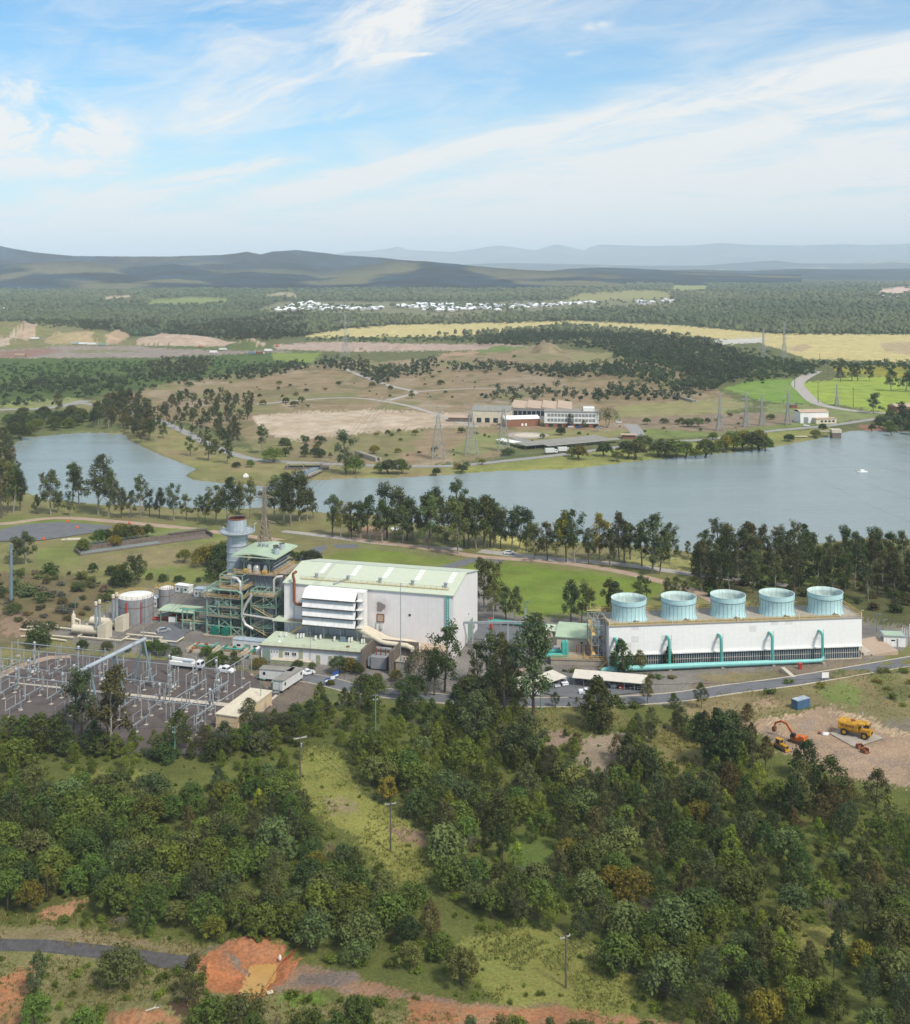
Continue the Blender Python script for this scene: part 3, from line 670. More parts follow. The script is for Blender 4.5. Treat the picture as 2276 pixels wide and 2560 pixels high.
def band(p0, p1, wd, w1, t0, t1, amp, fx, fy, lo, hi, off, warp=.5):
    """a streak of cirrus from sighting p0 to p1; wd: half width there, w1: at the far end; t0..t1 fade in/out along it"""
    global CL
    a = ((p0[0]-908.5)/2300, (532-p0[1])/2300); b_ = ((p1[0]-908.5)/2300, (532-p1[1])/2300)
    L = math.hypot(b_[0]-a[0], b_[1]-a[1]); c, s = (b_[0]-a[0])/L, (b_[1]-a[1])/L
    du = mt('SUBTRACT', u, a[0]); dv = mt('SUBTRACT', v, a[1])
    t = mt('DIVIDE', mt('ADD', mt('MULTIPLY', du, c), mt('MULTIPLY', dv, s)), L)
    d = mt('SUBTRACT', mt('MULTIPLY', dv, c), mt('MULTIPLY', du, s))
    wn = mt('MULTIPLY', mt('SUBTRACT', noise2(t, d, 2.5*L/.4, 9., 4, .55, off+3), .5), warp*wd/2300*2)
    d2 = mt('ADD', d, wn)
    wid = mt('ADD', wd/2300, mt('MULTIPLY', t, (w1-wd)/2300))
    g = mt('DIVIDE', d2, mt('MAXIMUM', wid, .001))
    e = mt('EXPONENT', mt('MULTIPLY', mt('MULTIPLY', g, g), -1.))
    win = mt('MULTIPLY', sm(t, t0[0], t0[1]), mt('SUBTRACT', 1., sm(t, t1[0], t1[1])))
    st = sm(noise2(mt('MULTIPLY', t, L), d2, fx, fy, 8, .68, off, .6), lo, hi)
    r = mt('MULTIPLY', mt('MULTIPLY', e, win), mt('MULTIPLY', st, amp))
    CL = r if CL is None else mt('MAXIMUM', CL, mt('ADD', mt('MULTIPLY', CL, .7), r)) if False else mt('ADD', CL, r)
band((330, 260), (1010, -20), 58, 90, (-.12, .15), (.98, 1.3), .95, 9, 34, .24, .74, 1., .9)
band((360, 90), (1000, -60), 90, 70, (-.2, .2), (.9, 1.3), .62, 9, 30, .36, .7, 5., .9)
band((-120, 245), (300, 290), 66, 46, (-.1, .05), (.75, 1.05), 1.35, 16, 40, .34, .66, 9., 1.1)
band((-150, 160), (260, 220), 48, 38, (-.1, .1), (.6, 1.0), .8, 16, 40, .38, .68, 12., 1.1)
band((-100, 330), (330, 330), 30, 20, (-.1, .1), (.6, 1.0), .6, 14, 60, .36, .68, 14., 1.)
band((60, 420), (690, 298), 34, 12, (-.1, .15), (.7, 1.02), .95, 9, 50, .32, .66, 17., .8)
band((650, 240), (725, 205), 22, 14, (-.2, .2), (.8, 1.2), .35, 30, 60, .36, .68, 19., 1.)
band((740, 114), (868, 106), 7, 3, (-.1, .2), (.8, 1.1), .8, 30, 60, .2, .6, 21., .8)
band((1165, 55), (1225, 45), 9, 6, (-.2, .3), (.7, 1.2), .5, 40, 70, .3, .6, 23., .8)
band((1130, 108), (1165, 103), 6, 5, (-.2, .3), (.7, 1.2), .35, 40, 70, .3, .6, 24., .8)
band((480, 405), (1900, 90), 24, 50, (-.1, .14), (1.2, 1.5), 1.0, 6, 52, .2, .7, 27., .8)
band((760, 410), (1950, 190), 32, 54, (-.1, .2), (1.2, 1.5), .8, 5, 50, .24, .72, 31., .8)
band((700, 430), (1950, 320), 36, 62, (-.1, .2), (1.2, 1.5), .8, 4, 50, .22, .7, 35., .7)
band((-200, 455), (1950, 440), 44, 50, (-.1, .02), (1.2, 1.5), .75, 4, 50, .3, .66, 39., .6)
veil = mt('MULTIPLY', mt('EXPONENT', mt('MULTIPLY', v, -17.)), .9)
thin = mt('MULTIPLY', sm(noise2(mt('ADD', u, mt('MULTIPLY', v, -1.6)), v, 7, 26, 8, .65, 50., .8), .36, .78), .46)
over = mt('ADD', mt('MULTIPLY', sm(v, .26, .7), .38), mt('MULTIPLY', sm(u, -.25, .45), .12))
cf = mt('MINIMUM', mt('ADD', mt('ADD', mt('ADD', CL, veil), thin), over), .97)
sc_ = n.new('ShaderNodeVectorMath'); sc_.operation = 'MULTIPLY'; l.new(sky.outputs[0], sc_.inputs[0]); sc_.inputs[1].default_value = (.48, .92, 1.12)
mxs = n.new('ShaderNodeMix'); mxs.data_type = 'RGBA'; l.new(cf, mxs.inputs['Factor']); l.new(sc_.outputs[0], mxs.inputs[6]); mxs.inputs[7].default_value = (6.6, 6.55, 6.4, 1)
l.new(mxs.outputs[2], bg.inputs['Color']); bg.inputs['Strength'].default_value = .1
sl = bpy.data.lights.new('sun', 'SUN'); sl.energy = 3.0; sl.angle = R(10); sl.color = (1., .93, .82)
so = bpy.data.objects.new('sun', sl); COL.objects.link(so)
sd = Vector((math.sin(SUN_AZ)*math.cos(SUN_EL), math.cos(SUN_AZ)*math.cos(SUN_EL), math.sin(SUN_EL)))
so.rotation_euler = sd.to_track_quat('Z', 'Y').to_euler(); so.location = (0, 0, 300)
cam = bpy.data.cameras.new('camera'); co = bpy.data.objects.new('camera', cam); COL.objects.link(co)
cam.sensor_fit = 'HORIZONTAL'; cam.sensor_width = 36; cam.lens = 36*2881/2276; cam.clip_start = 1; cam.clip_end = 150000
co.location = (0, 0, H); co.rotation_euler = (R(90), 0, 0); S.camera = co
# the photograph was taken with verticals upright: the lens is shifted down rather than tilted
cam.sensor_fit = 'VERTICAL'; cam.sensor_height = 36; cam.lens = 36*2881/2560; cam.shift_y = -(1280-HY)/2560
S.view_settings.view_transform = 'Standard'; S.view_settings.look = 'None'; S.view_settings.exposure = EXPOSURE = .48; S.view_settings.gamma = 1
S.cycles.use_denoising = True
S.cycles.max_bounces = 5; S.cycles.diffuse_bounces = 2; S.cycles.glossy_bounces = 2; S.cycles.transmission_bounces = 2; S.cycles.volume_bounces = 1; w.cycles.sampling_method = 'MANUAL'; w.cycles.sample_map_resolution = 256; S.cycles.transparent_max_bounces = 6
S.cycles.use_adaptive_sampling = True; S.cycles.adaptive_threshold = .02
S.cycles.caustics_reflective = False; S.cycles.caustics_refractive = False
# ================================================================ plants
def leaf_mat(name, col, hue=.0, trans=.3):
    m = bpy.data.materials.new(name); M[name] = m
    nt, n, l = nodes_of(m); b = n['Principled BSDF']
    b.inputs['Roughness'].default_value = .6; b.inputs['Specular IOR Level'].default_value = .25
    a = n.new('ShaderNodeAttribute'); a.attribute_name = 'tint'
    oi = n.new('ShaderNodeObjectInfo')
    r1 = n.new('ShaderNodeMapRange'); r1.inputs[3].default_value = .66; r1.inputs[4].default_value = 1.34; l.new(oi.outputs['Random'], r1.inputs[0])
    q = n.new('ShaderNodeMath'); q.operation = 'MULTIPLY'; q.inputs[1].default_value = 37.7; l.new(oi.outputs['Random'], q.inputs[0])
    q2 = n.new('ShaderNodeMath'); q2.operation = 'FRACT'; l.new(q.outputs[0], q2.inputs[0])
    mx = n.new('ShaderNodeMix'); mx.data_type = 'RGBA'; l.new(q2.outputs[0], mx.inputs['Factor'])
    c1 = (col[0]*.85, col[1]*1.04, col[2]*1.1); c2 = (col[0]*1.22, col[1]*1.0, col[2]*.78)
    mx.inputs[6].default_value = (*c1, 1); mx.inputs[7].default_value = (*c2, 1)
    v1 = n.new('ShaderNodeVectorMath'); v1.operation = 'MULTIPLY'; l.new(mx.outputs[2], v1.inputs[0]); l.new(a.outputs['Color'], v1.inputs[1])
    v2 = n.new('ShaderNodeVectorMath'); v2.operation = 'SCALE'; l.new(v1.outputs[0], v2.inputs[0]); l.new(r1.outputs[0], v2.inputs['Scale'])
    l.new(v2.outputs[0], b.inputs['Base Color'])
    tr = n.new('ShaderNodeBsdfTranslucent'); l.new(v2.outputs[0], tr.inputs['Color'])
    ms = n.new('ShaderNodeMixShader'); ms.inputs[0].default_value = trans
    l.new(b.outputs[0], ms.inputs[1]); l.new(tr.outputs[0], ms.inputs[2]); l.new(ms.outputs[0], n['Material Output'].inputs['Surface'])
    return m
leaf_mat('leaf_wattle', (.094, .134, .02))
leaf_mat('leaf_grey', (.112, .138, .04))
leaf_mat('leaf_dark', (.054, .078, .016))
leaf_mat('leaf_gum', (.082, .096, .034))
leaf_mat('leaf_brown', (.095, .083, .028))
leaf_mat('leaf_lime', (.15, .185, .022))
leaf_mat('leaf_olive', (.15, .138, .016))
leaf_mat('leaf_dry', (.13, .115, .085), trans=.15)
leaf_mat('leaf_far', (.06, .076, .034), trans=.1)
leaf_mat('leaf_grass', (.19, .19, .05), trans=.2)
mat('bark', (.12, .095, .07), .9, var=.3, streak=.3)
mat('pale_bark', (.30, .265, .22), .85, var=.3, streak=.3)

def leaf_cards(rs, C, Rr, N, size, asp=.5, droop=0., lift=.25, bias=.6, shell=.42, gain=None):
    C = np.asarray(C, float); Rr = np.asarray(Rr, float); N = np.asarray(N, int)
    k = np.repeat(np.arange(len(C)), N); n = len(k)
    d = rs.normal(size=(n, 3)); d /= np.linalg.norm(d, axis=1, keepdims=True)
    r = rs.random(n)**shell
    pos = C[k] + d*r[:, None]*Rr[k]
    nr = d*bias + rs.normal(size=(n, 3))*(1-bias)*.6; nr[:, 2] += lift
    nr /= np.linalg.norm(nr, axis=1, keepdims=True)
    t = rs.normal(size=(n, 3)); t[:, 2] -= droop*2
    t -= nr*(t*nr).sum(1, keepdims=True); t /= np.linalg.norm(t, axis=1, keepdims=True)
    bt = np.cross(nr, t)
    s = size*(.6+.8*rs.random(n))[:, None]
    v = np.stack([pos-t*s*.5, pos+bt*s*asp*.5, pos+t*s*.5, pos-bt*s*asp*.5], 1).reshape(-1, 3)
    f = np.arange(n*4).reshape(n, 4)
    cl = (.76+.48*rs.random(len(C)))[k] * (.86+.28*rs.random(n))
    tint = np.repeat(cl, 4)[:, None]*np.ones(3)
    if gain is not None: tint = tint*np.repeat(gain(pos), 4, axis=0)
    return v, f, tint
def tube_np(pts, rad, n=6):
    mb = MB(); mb.tube(pts, rad, n); return mb
def branch(mb, a, b, r0, r1, rs, sag=.12, n=6):
    a = Vector(a); b = Vector(b); mid = a.lerp(b, .5) + Vector(rs.normal(size=3))*(b-a).length*sag*.5
    mb.tube([a, mid, b], [r0, (r0+r1)*.5, r1], n, 0, False)
def ring_pts(rs, n, f):
    ga = math.pi*(3-math.sqrt(5)); o = rs.random()*6
    return [f((i+.5)/n, i*ga+o+rs.normal()*.25) for i in range(n)]

def wattle(seed, w=2.7, h=5.6, low=.18):
    rs = np.random.default_rng(seed)
    lean = rs.normal(size=2)*.3
    def f(t, a):
        z = 1-t
        rr = math.sqrt(max(0, 1-(z*.98)**2))*w*(.72+.34*rs.random())
        zz = h*(low+.16) + z*h*(1-low-.16)*.82
        return (math.cos(a)*rr+lean[0]*z, math.sin(a)*rr+lean[1]*z, zz)
    C = ring_pts(rs, 30, f) + [(rs.normal()*w*.3, rs.normal()*w*.3, h*(.35+.35*rs.random())) for _ in range(7)]
    Rr = [np.array([1, 1, .82])*w*(.27+.16*rs.random()) for _ in C]
    v, fc, t = leaf_cards(rs, C, Rr, [62]*len(C), .43, .55, 0, .38, .72)
    mb = MB()
    for i in range(3):
        a = rs.random()*6.3; b = (math.cos(a)*w*.3, math.sin(a)*w*.3, h*.5)
        branch(mb, (rs.normal()*.12, rs.normal()*.12, -.3), b, .13, .06, rs)
        for c in C[i::5]: branch(mb, b, c, .05, .02, rs, n=4)
    return mb, (v, fc, t)
def gum(seed, h=11., w=2., low=.32, clumps=24, size=.45, per=46, top=1.5, tr=.16, droop=.5, gain=None, gap=0.):
    """young upright gum: narrow, egg-shaped crown over a visible trunk"""
    rs = np.random.default_rng(seed)
    lean = rs.normal(size=2)*.35
    def f(t, a):
        z = low + (1-low)*t
        e = (math.sin(math.pi*min(1, (t**.75)*.86+.12))**.8)*w*(1 if t < .55 else (1-(t-.55)/.45*(top-1)*.5))
        rr = e*(.35+.75*math.sqrt(rs.random()))
        return (math.cos(a)*rr+lean[0]*z, math.sin(a)*rr+lean[1]*z, h*min(z, .97))
    C = ring_pts(rs, clumps, f)
    C = [c for c in C if rs.random() > gap]
    Rr = [np.array([1, 1, .95])*w*(.34+.2*rs.random())*(1.05-.35*(c[2]/h)) for c in C]
    v, fc, t = leaf_cards(rs, C, Rr, [per]*len(C), size, .5, droop*.6, .2, .62, gain=gain)
    mb = MB()
    mb.tube([(0, 0, -.3), (lean[0]*.25+rs.normal()*.1, lean[1]*.25, h*.3), (lean[0]*.6, lean[1]*.6, h*.62), (lean[0]*.9, lean[1]*.9, h*.93)], [tr, tr*.8, tr*.5, tr*.15], 7)
    for c in C[::2]:
        z = max(h*.2, c[2]-h*.14); branch(mb, (lean[0]*z/h, lean[1]*z/h, z), c, tr*.3, tr*.1, rs, n=4)
    return mb, (v, fc, t)
def tall_gum(seed, h=20., w=4.6, low=.45, limbs=7, per=62, size=.72, cr=1.6, fork=.18):
    """old gum: bare trunk that forks into limbs, leaves in separate heads with sky between"""
    rs = np.random.default_rng(seed)
    mb = MB(); C, Rr = [], []
    tr = h*.017
    lean = rs.normal(size=2)*h*.03
    tip = Vector((lean[0], lean[1], h*.55))
    mb.tube([(0, 0, -.4), (lean[0]*.3, lean[1]*.3+rs.normal()*.2, h*.25), tip, (lean[0]*1.4, lean[1]*1.4, h*.82)], [tr, tr*.8, tr*.6, tr*.25], 8)
    a0 = rs.random()*6.3
    for i in range(limbs):
        a = a0+i*2.4+rs.normal()*.3
        zb = h*(fork+.57*i/limbs)
        p = Vector((lean[0]*zb/h*1.6, lean[1]*zb/h*1.6, zb))
        L = w*(.5+.5*rs.random())*(1.05-.5*i/limbs)
        e = p + Vector((math.cos(a)*L, math.sin(a)*L, h*(.07+.13*rs.random())))
        branch(mb, p, e, tr*.45, tr*.16, rs, .15)
        for j in range(4):
            c = e + Vector((rs.normal()*w*.2, rs.normal()*w*.2, rs.normal()*h*.045+h*.015))
            if c.z > h*low*.8:
                C.append(tuple(c)); Rr.append(np.array([1, 1, 1.05])*cr*(.65+.5*rs.random())); branch(mb, e, c, tr*.14, tr*.05, rs, n=4)
    for j in range(6):
        c = (lean[0]*1.4+rs.normal()*w*.2, lean[1]*1.4+rs.normal()*w*.2, h*(.78+.17*rs.random())); C.append(c); Rr.append(np.array([1, 1, .8])*cr*(.7+.4*rs.random()))
    v, fc, t = leaf_cards(rs, C, Rr, [per]*len(C), size, .45, .4, .15, .55)
    return mb, (v, fc, t)
def shrub(seed, h=1.7, w=1.3):
    rs = np.random.default_rng(seed)
    C = [(rs.normal()*w*.4, rs.normal()*w*.4, h*(.3+.4*rs.random())) for _ in range(9)]
    v, fc, t = leaf_cards(rs, C, [np.array([1, 1, .9])*w*(.32+.2*rs.random()) for _ in C], [40]*9, .36, .5, 0, .3, .6)
    mb = MB()
    for c in C[:5]: branch(mb, (0, 0, -.2), c, .04, .015, rs, n=4)
    return mb, (v, fc, t)
def bare(seed, h=5.):
    rs = np.random.default_rng(seed); mb = MB(); C = []
    for i in range(7):
        a = rs.random()*6.3; p = Vector((0, 0, h*(.1+.25*rs.random()))); e = Vector((math.cos(a)*h*.22, math.sin(a)*h*.22, h*(.5+.3*rs.random())))
        branch(mb, p, e, .07, .03, rs)
        for j in range(5):
            q = e+Vector((rs.normal()*h*.09, rs.normal()*h*.09, h*.14*rs.random())); branch(mb, e, q, .03, .012, rs, n=4); C.append(tuple(q))
    v, fc, t = leaf_cards(rs, C, [np.ones(3)*h*.09]*len(C), [15]*len(C), .3, .3, 0, 0, .3)
    return mb, (v, fc, t)
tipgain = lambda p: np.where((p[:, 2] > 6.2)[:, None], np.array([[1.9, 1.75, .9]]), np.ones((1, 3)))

PROTO = {}
def proto(key, name, made, leaf, trunk='bark', desc=''):
    mb, (v, f, t) = made
    tm = mb.build('trunk', trunk, None, True).data
    bpy.data.objects.remove(bpy.data.objects['trunk'] if 'trunk' in bpy.data.objects else None)
    cm = np_mesh('crown', v, f, {'tint': t}, leaf)
    PROTO.setdefault(key, []).append((name, tm, cm, desc, float(v[:, 2].max()), (v, f, t)))
for i, (w, h, lo, ds) in enumerate([(2.7, 5.6, .16, 'round'), (3.2, 5.2, .14, 'broad'), (2.3, 6.2, .2, 'upright'), (2.9, 6.6, .26, 'billowing'), (3.4, 6.2, .2, 'spreading'), (2.2, 4.6, .12, 'compact'), (2.6, 7., .3, 'leggy')]):
    proto('wattle', 'wattle_tree', wattle(100+i, w, h, lo), 'leaf_wattle', 'bark', ds)
for i, (h, w, lo, ds) in enumerate([(10, 2.5, .22, 'egg-shaped'), (11, 2.2, .3, 'slender'), (9, 2.8, .2, 'full'), (12, 2.6, .36, 'high-crowned'), (9, 2.1, .16, 'narrow'), (10.5, 3.0, .26, 'rounded')]):
    proto('gum', 'gum_tree', gum(200+i, h, w, lo, 34+3*i % 7, .44, 60), 'leaf_gum', 'bark', ds)
for i, (h, w, ds) in enumerate([(9, 2.3, 'cone-shaped'), (8, 2.0, 'pointed'), (9.5, 2.5, 'tapering')]):
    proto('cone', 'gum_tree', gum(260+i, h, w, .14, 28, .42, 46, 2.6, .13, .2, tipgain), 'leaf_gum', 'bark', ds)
for i, (h, w, lo, lm, ds) in enumerate([(20, 4.2, .36, 8, 'wide-topped'), (22, 3.8, .42, 8, 'lofty'), (18, 4.4, .3, 9, 'spreading'), (21, 3.2, .36, 9, 'slim'), (17, 3.9, .26, 9, 'bushy'), (20, 4.6, .36, 10, 'heavy-headed'), (19, 3.3, .24, 10, 'long-crowned')]):
    proto('tall', 'tall_gum', tall_gum(300+i, h, w, lo, lm), 'leaf_gum', 'pale_bark' if i % 3 else 'bark', ds)
for i in range(4): proto('shrub', 'shrub', shrub(400+i, 1.5+.25*i, 1.2+.2*(i % 3)), 'leaf_wattle', 'bark', ['low', 'rounded', 'scrubby', 'bunched'][i])
for i in range(3): proto('bare', 'bare_tree', bare(450+i, 4.+i), 'leaf_dry', 'bark', ['half-bare', 'twiggy', 'straggly'][i])
for i in range(2): proto('fig', 'fig_tree', wattle(480+i, 6.2, 13., .22), 'leaf_dark', 'bark', ['huge round', 'dense'][i])
ngum = sum(len(v) for v in PROTO.values())

LEAFWORD = {'leaf_wattle': 'mid-green', 'leaf_grey': 'grey-green', 'leaf_dark': 'dark green', 'leaf_gum': 'olive-grey', 'leaf_brown': 'brownish', 'leaf_lime': 'bright lime', 'leaf_olive': 'yellow-olive', 'leaf_dry': 'grey'}
KINDWORD = {'wattle_tree': 'wattle', 'gum_tree': 'young gum', 'tall_gum': 'gum tree', 'shrub': 'shrub', 'bare_tree': 'leafless tree', 'fig_tree': 'fig tree', 'bush': 'bush', 'lakeside_gum': 'gum tree'}
CATWORD = {'wattle_tree': 'wattle', 'gum_tree': 'gum tree', 'tall_gum': 'gum tree', 'shrub': 'shrub', 'bare_tree': 'bare tree', 'fig_tree': 'fig tree', 'bush': 'bush', 'lakeside_gum': 'gum tree'}
MARKS = [(k, x, y, s) for k, x, y, s in [
 ('D', 470, 1925, 'the orange spoil heap'), ('D', 780, 1700, 'the power pole in the grassy strip'), ('D', 1128, 1970, 'the power pole in open grass'), ('D', 594, 1550, 'the wooden pole below the switchyard'),
 ('D', 200, 1885, 'the black gravel track'), ('D', 1710, 1470, 'the yellow water truck'), ('D', 1580, 1490, 'the orange excavator'), ('D', 1600, 1410, 'the blue container'), ('D', 1190, 1505, 'the pink bare clearing'),
 ('D', 120, 1480, 'the switchyard corner'), ('D', 490, 1440, 'the cream equipment building'), ('D', 1210, 1385, 'the car park'), ('D', 749, 1450, 'the green pole by the road'), ('D', 1010, 2035, 'the orange cutting'), ('D', 349, 1505, 'the green pole by the switchyard'),
 ('D', 700, 1600, 'the grassy strip'), ('D', 1090, 1690, 'the bright grass hollow'), ('D', 110, 1815, 'the bare orange scrape'), ('D', 20, 1990, 'the orange bank'), ('D', 1800, 2000, 'the bush corner'), ('D', 1560, 1940, 'the small hay-coloured gap'), ('D', 1750, 1700, 'the dirt yard edge'),
 ('D', 100, 1055, 'the helicopter pad'), ('D', 470, 1100, 'the big chimney'), ('D', 300, 1100, 'the concrete channel'), ('D', 272, 1240, 'the large grey tank'), ('D', 525, 1075, 'the brown pylon'), ('D', 800, 1120, 'the oval lawn'), ('D', 1017, 1103, 'the parked white car by the lake'),
 ('D', 1100, 1170, 'the bright lawn'), ('D', 985, 1230, 'the turbine hall gable'), ('D', 1260, 1210, 'the first fan stack'), ('D', 1460, 1200, 'the middle fan stack'), ('D', 1655, 1190, 'the last fan stack'), ('D', 1340, 1110, 'the sunny shore'), ('D', 1790, 1090, 'the wide end of the lake'), ('D', 1140, 1290, 'the green pump house'),
 ('D', 640, 1320, 'the flat green roofed annexe'), ('D', 90, 960, 'the small arm of the lake'), ('D', 600, 950, 'the pipe bridge'), ('D', 1150, 830, 'the old office block'), ('D', 1100, 880, 'the long car shelters'), ('D', 1630, 830, 'the white lakeside shed'), ('D', 680, 830, 'the pale slab'), ('D', 1700, 790, 'the lime green paddock'), ('D', 330, 870, 'the lake bend'), ('D', 905, 850, 'the twin horned pylons'), ('D', 940, 740, 'the brown flats'), ('D', 470, 850, 'the far lakeside road')]]
MK = [(spx(k, x, y), s) for k, x, y, s in MARKS]
def say(name, leaf, desc, sx, sy_, hh):
    """label of a plant: its look and what it stands by"""
    dd = sorted(((((p[0]-sx))**2 + ((p[1]-sy_)*1.6)**2)**.5, s, p) for p, s in MK)
    (d0, s0, p0), (d1, s1, _) = dd[0], dd[1]
    rel = 'beside' if abs(p0[1]-sy_) < 32 else ('in front of' if sy_ > p0[1] else 'behind')
    size = ''
    if name == 'gum_tree': size = 'tall ' if hh > 9.6 else ('short ' if hh < 6.2 else '')
    if name == 'wattle_tree': size = 'big ' if hh > 7.4 else ('small ' if hh < 4.6 else '')
    if name == 'tall_gum': size = 'very tall ' if hh > 22 else ('' if hh > 15 else 'low ')
    t = f"{size}{desc} {LEAFWORD.get(leaf, 'green')} {KINDWORD[name]} {rel} {s0}"
    t2 = t + f", toward {s1}"
    return t2 if len(t2.replace('-', ' ').split()) <= 16 else t
used_labels = {}
def plant(key, loc, height=None, leaf=None, group=None, var=None, sx=None, sy_=None, label=None, wide=1., kind=None):
    P = PROTO[key]; i = random.randrange(len(P)) if var is None else var
    name, tm, cm, desc, hh, _ = P[i]
    s = (height/hh) if height else random.uniform(.85, 1.15)
    lf = leaf or cm.materials[0].name
    name = kind or name
    if sx is None:
        sx = CX + loc[0]*F/loc[1]; sy_ = HY + H*F/loc[1]
    o = thing(name, label or say(name, lf, desc, sx, sy_, hh*s), CATWORD[name], loc, random.uniform(0, 6.28), group)
    o.scale = (s*wide, s*wide, s)
    for nm, me in (('trunk', tm), ('crown', cm)):
        c = bpy.data.objects.new(nm, me); COL.objects.link(c); c.parent = o
        if nm == 'crown' and leaf: c.material_slots[0].link = 'OBJECT'; c.material_slots[0].material = M[leaf]
    return o
def low_cards(rs, n, h, w, size):
    """distant tree: a crown of a few dozen sprays on a stem"""
    C = [(rs.normal()*w*.35, rs.normal()*w*.35, h*(.45+.45*rs.random())) for _ in range(8)]
    return leaf_cards(rs, C, [np.array([1, 1, .9])*w*(.35+.2*rs.random()) for _ in C], [n//8]*8, size, .6, 0, .2, .6)
def merged(name, items, leaf, label, cat):
    """a wood that reads as one mass"""
    vs, fs, ts = [], [], []; o = 0
    for (v, f, t) in items:
        vs.append(v); fs.append(f+o); ts.append(t); o += len(v)
    if not vs: return None
    ob = bpy.data.objects.new(name, np_mesh(name, np.concatenate(vs), np.concatenate(fs), {'tint': np.concatenate(ts)}, leaf))
    COL.objects.link(ob); return tag(ob, label, cat, kind='stuff')
def place_np(vft, loc, s, a, tint=1.):
    v, f, t = vft; c, sn = math.cos(a), math.sin(a)
    v2 = np.stack([(v[:, 0]*c-v[:, 1]*sn)*s+loc[0], (v[:, 0]*sn+v[:, 1]*c)*s+loc[1], v[:, 2]*s+loc[2]], 1)
    return v2, f, t*np.asarray(tint)
def scatter(poly, spacing, k=None, excl=(), keep=None, tries=30, seed=1, shift=0.):
    """points at least `spacing` metres apart on the ground inside a surveyed outline"""
    rs = np.random.default_rng(seed)
    W = [at('D', x/1.2526, y/1.2526) for x, y in poly]; wp = [(p.x, p.y) for p in W]
    x0, x1 = min(p[0] for p in wp), max(p[0] for p in wp); y0, y1 = min(p[1] for p in wp), max(p[1] for p in wp)
    N = int((x1-x0)*(y1-y0)/spacing**2*tries/4)+20
    X = rs.uniform(x0, x1, N); Y = rs.uniform(y0, y1, N)
    ok = inpoly(X, Y, wp); X, Y = X[ok], Y[ok]
    px_, py_ = CX+X*F/Y, HY+H*F/Y
    for e in excl:
        m_ = inpoly(px_, py_, e) | inpoly(px_, py_-shift, e); X, Y, px_, py_ = X[~m_], Y[~m_], px_[~m_], py_[~m_]
    grid = {}; out = []
    for x, y, a, b in zip(X, Y, px_, py_):
        sp_ = spacing*(keep(a, b, rs) if keep else 1.)
        if not sp_: continue
        gxi, gyi = int(x//spacing), int(y//spacing); bad = False
        for i in range(gxi-2, gxi+3):
            for j in range(gyi-2, gyi+3):
                for q in grid.get((i, j), ()):
                    if (q[0]-x)**2+(q[1]-y)**2 < sp_*sp_: bad = True; break
                if bad: break
            if bad: break
        if bad: continue
        grid.setdefault((gxi, gyi), []).append((x, y)); out.append((x, y, a, b))
    return out

# ---------------------------------------------------------------- the bush in front
BUSH = SP('D', [(-70,1500),(120,1490),(260,1500),(330,1480),(420,1490),(520,1470),(590,1440),(640,1405),(760,1420),(960,1425),(1010,1440),(1200,1450),(1390,1470),(1470,1500),(1500,1590),(1640,1600),(1700,1660),(1820,1640),(1920,1640),(1920,2150),(-120,2150),(-120,1560)])
CLEAR = [SP('B2', [(1230,310),(1360,360),(1440,460),(1470,550),(1600,600),(1640,680),(1740,715),(1750,900),(1570,890),(1400,750),(1260,660),(1200,600),(1170,450)]),
 SP('D', [(790,1680),(862,1690),(885,1780),(945,1858),(1020,1885),(960,1950),(885,1880),(825,1790)]),
 SP('D', [(940,1890),(1080,1860),(1200,1905),(1265,1985),(1260,2048),(1100,2030),(1000,2010),(935,1960)]),
 SP('B4', [(-300,790),(160,828),(400,815),(900,880),(920,940),(400,900),(-300,905)]),
 SP('A8', [(-300,330),(300,338),(480,380),(900,425),(1000,395),(1160,420),(1250,480),(1400,500),(1817,560),(1817,640),(1240,620),(1000,665),(860,620),(760,520),(-300,440)]),
 SP('A8', [(-300,545),(0,520),(165,480),(140,560),(80,680),(60,800),(-300,800)]), SP('A8', [(120,300),(310,218),(380,235),(240,330)]),
 SP('A7', [(470,500),(760,460),(1000,410),(1165,350),(1817,590),(2600,900),(2600,1080),(1817,960),(1400,930),(1000,820),(780,760),(560,600)]),
 SP('B3', [(480,330),(660,285),(705,330),(690,400),(600,450),(510,430)]), SP('B3', [(700,290),(880,260),(960,330),(1000,400),(900,440),(800,400),(730,350)]),
 SP('B3', [(320,190),(620,180),(700,250),(480,300),(320,300)]),
 SP('B4', [(240,180),(400,170),(440,260),(270,270)]), SP('B4', [(1390,520),(1520,520),(1520,580),(1400,590)]),
 SP('A8', [(430,690),(620,690),(780,725),(760,780),(420,780)]), SP('A6', [(1400,560),(1480,480),(1560,440),(1640,480),(1560,640),(1500,700)]),
 SP('D', [(300,1500),(420,1500),(440,1560),(300,1560)])]
SPARSE = [SP('B3', [(300,180),(1000,250),(1150,420),(1050,480),(600,520),(300,420)]), SP('A8', [(-300,440),(800,520),(1250,640),(1817,700),(1817,740),(-300,900)]),
 SP('B2', [(100,400),(1200,360),(1250,480),(900,520),(100,540)]), SP('A8', [(-300,280),(470,300),(480,390),(-300,340)]), SP('B4', [(100,480),(760,600),(860,880),(0,780)])]
def dens(a, b, rs):
    for q in SPARSE:
        if inpoly(np.array([a]), np.array([b]), q)[0]: return 1.9 if rs.random() < .5 else 0
    return .82+.45*rs.random()
pts = scatter(BUSH, 4.7, excl=CLEAR, keep=dens, seed=5, shift=46)
def wattle_share(dx, dy):
    """wattles fill the low side of the bush, gums the side by the dirt yard and the fence"""
    if dy < 1560: return .22
    if dx < 880: return .84
    if dy < 1720: return .22 if dx > 1250 else .55
    if dy < 1800: return .3 if dx > 1250 else .75
    return .62 if dx < 1650 else .45
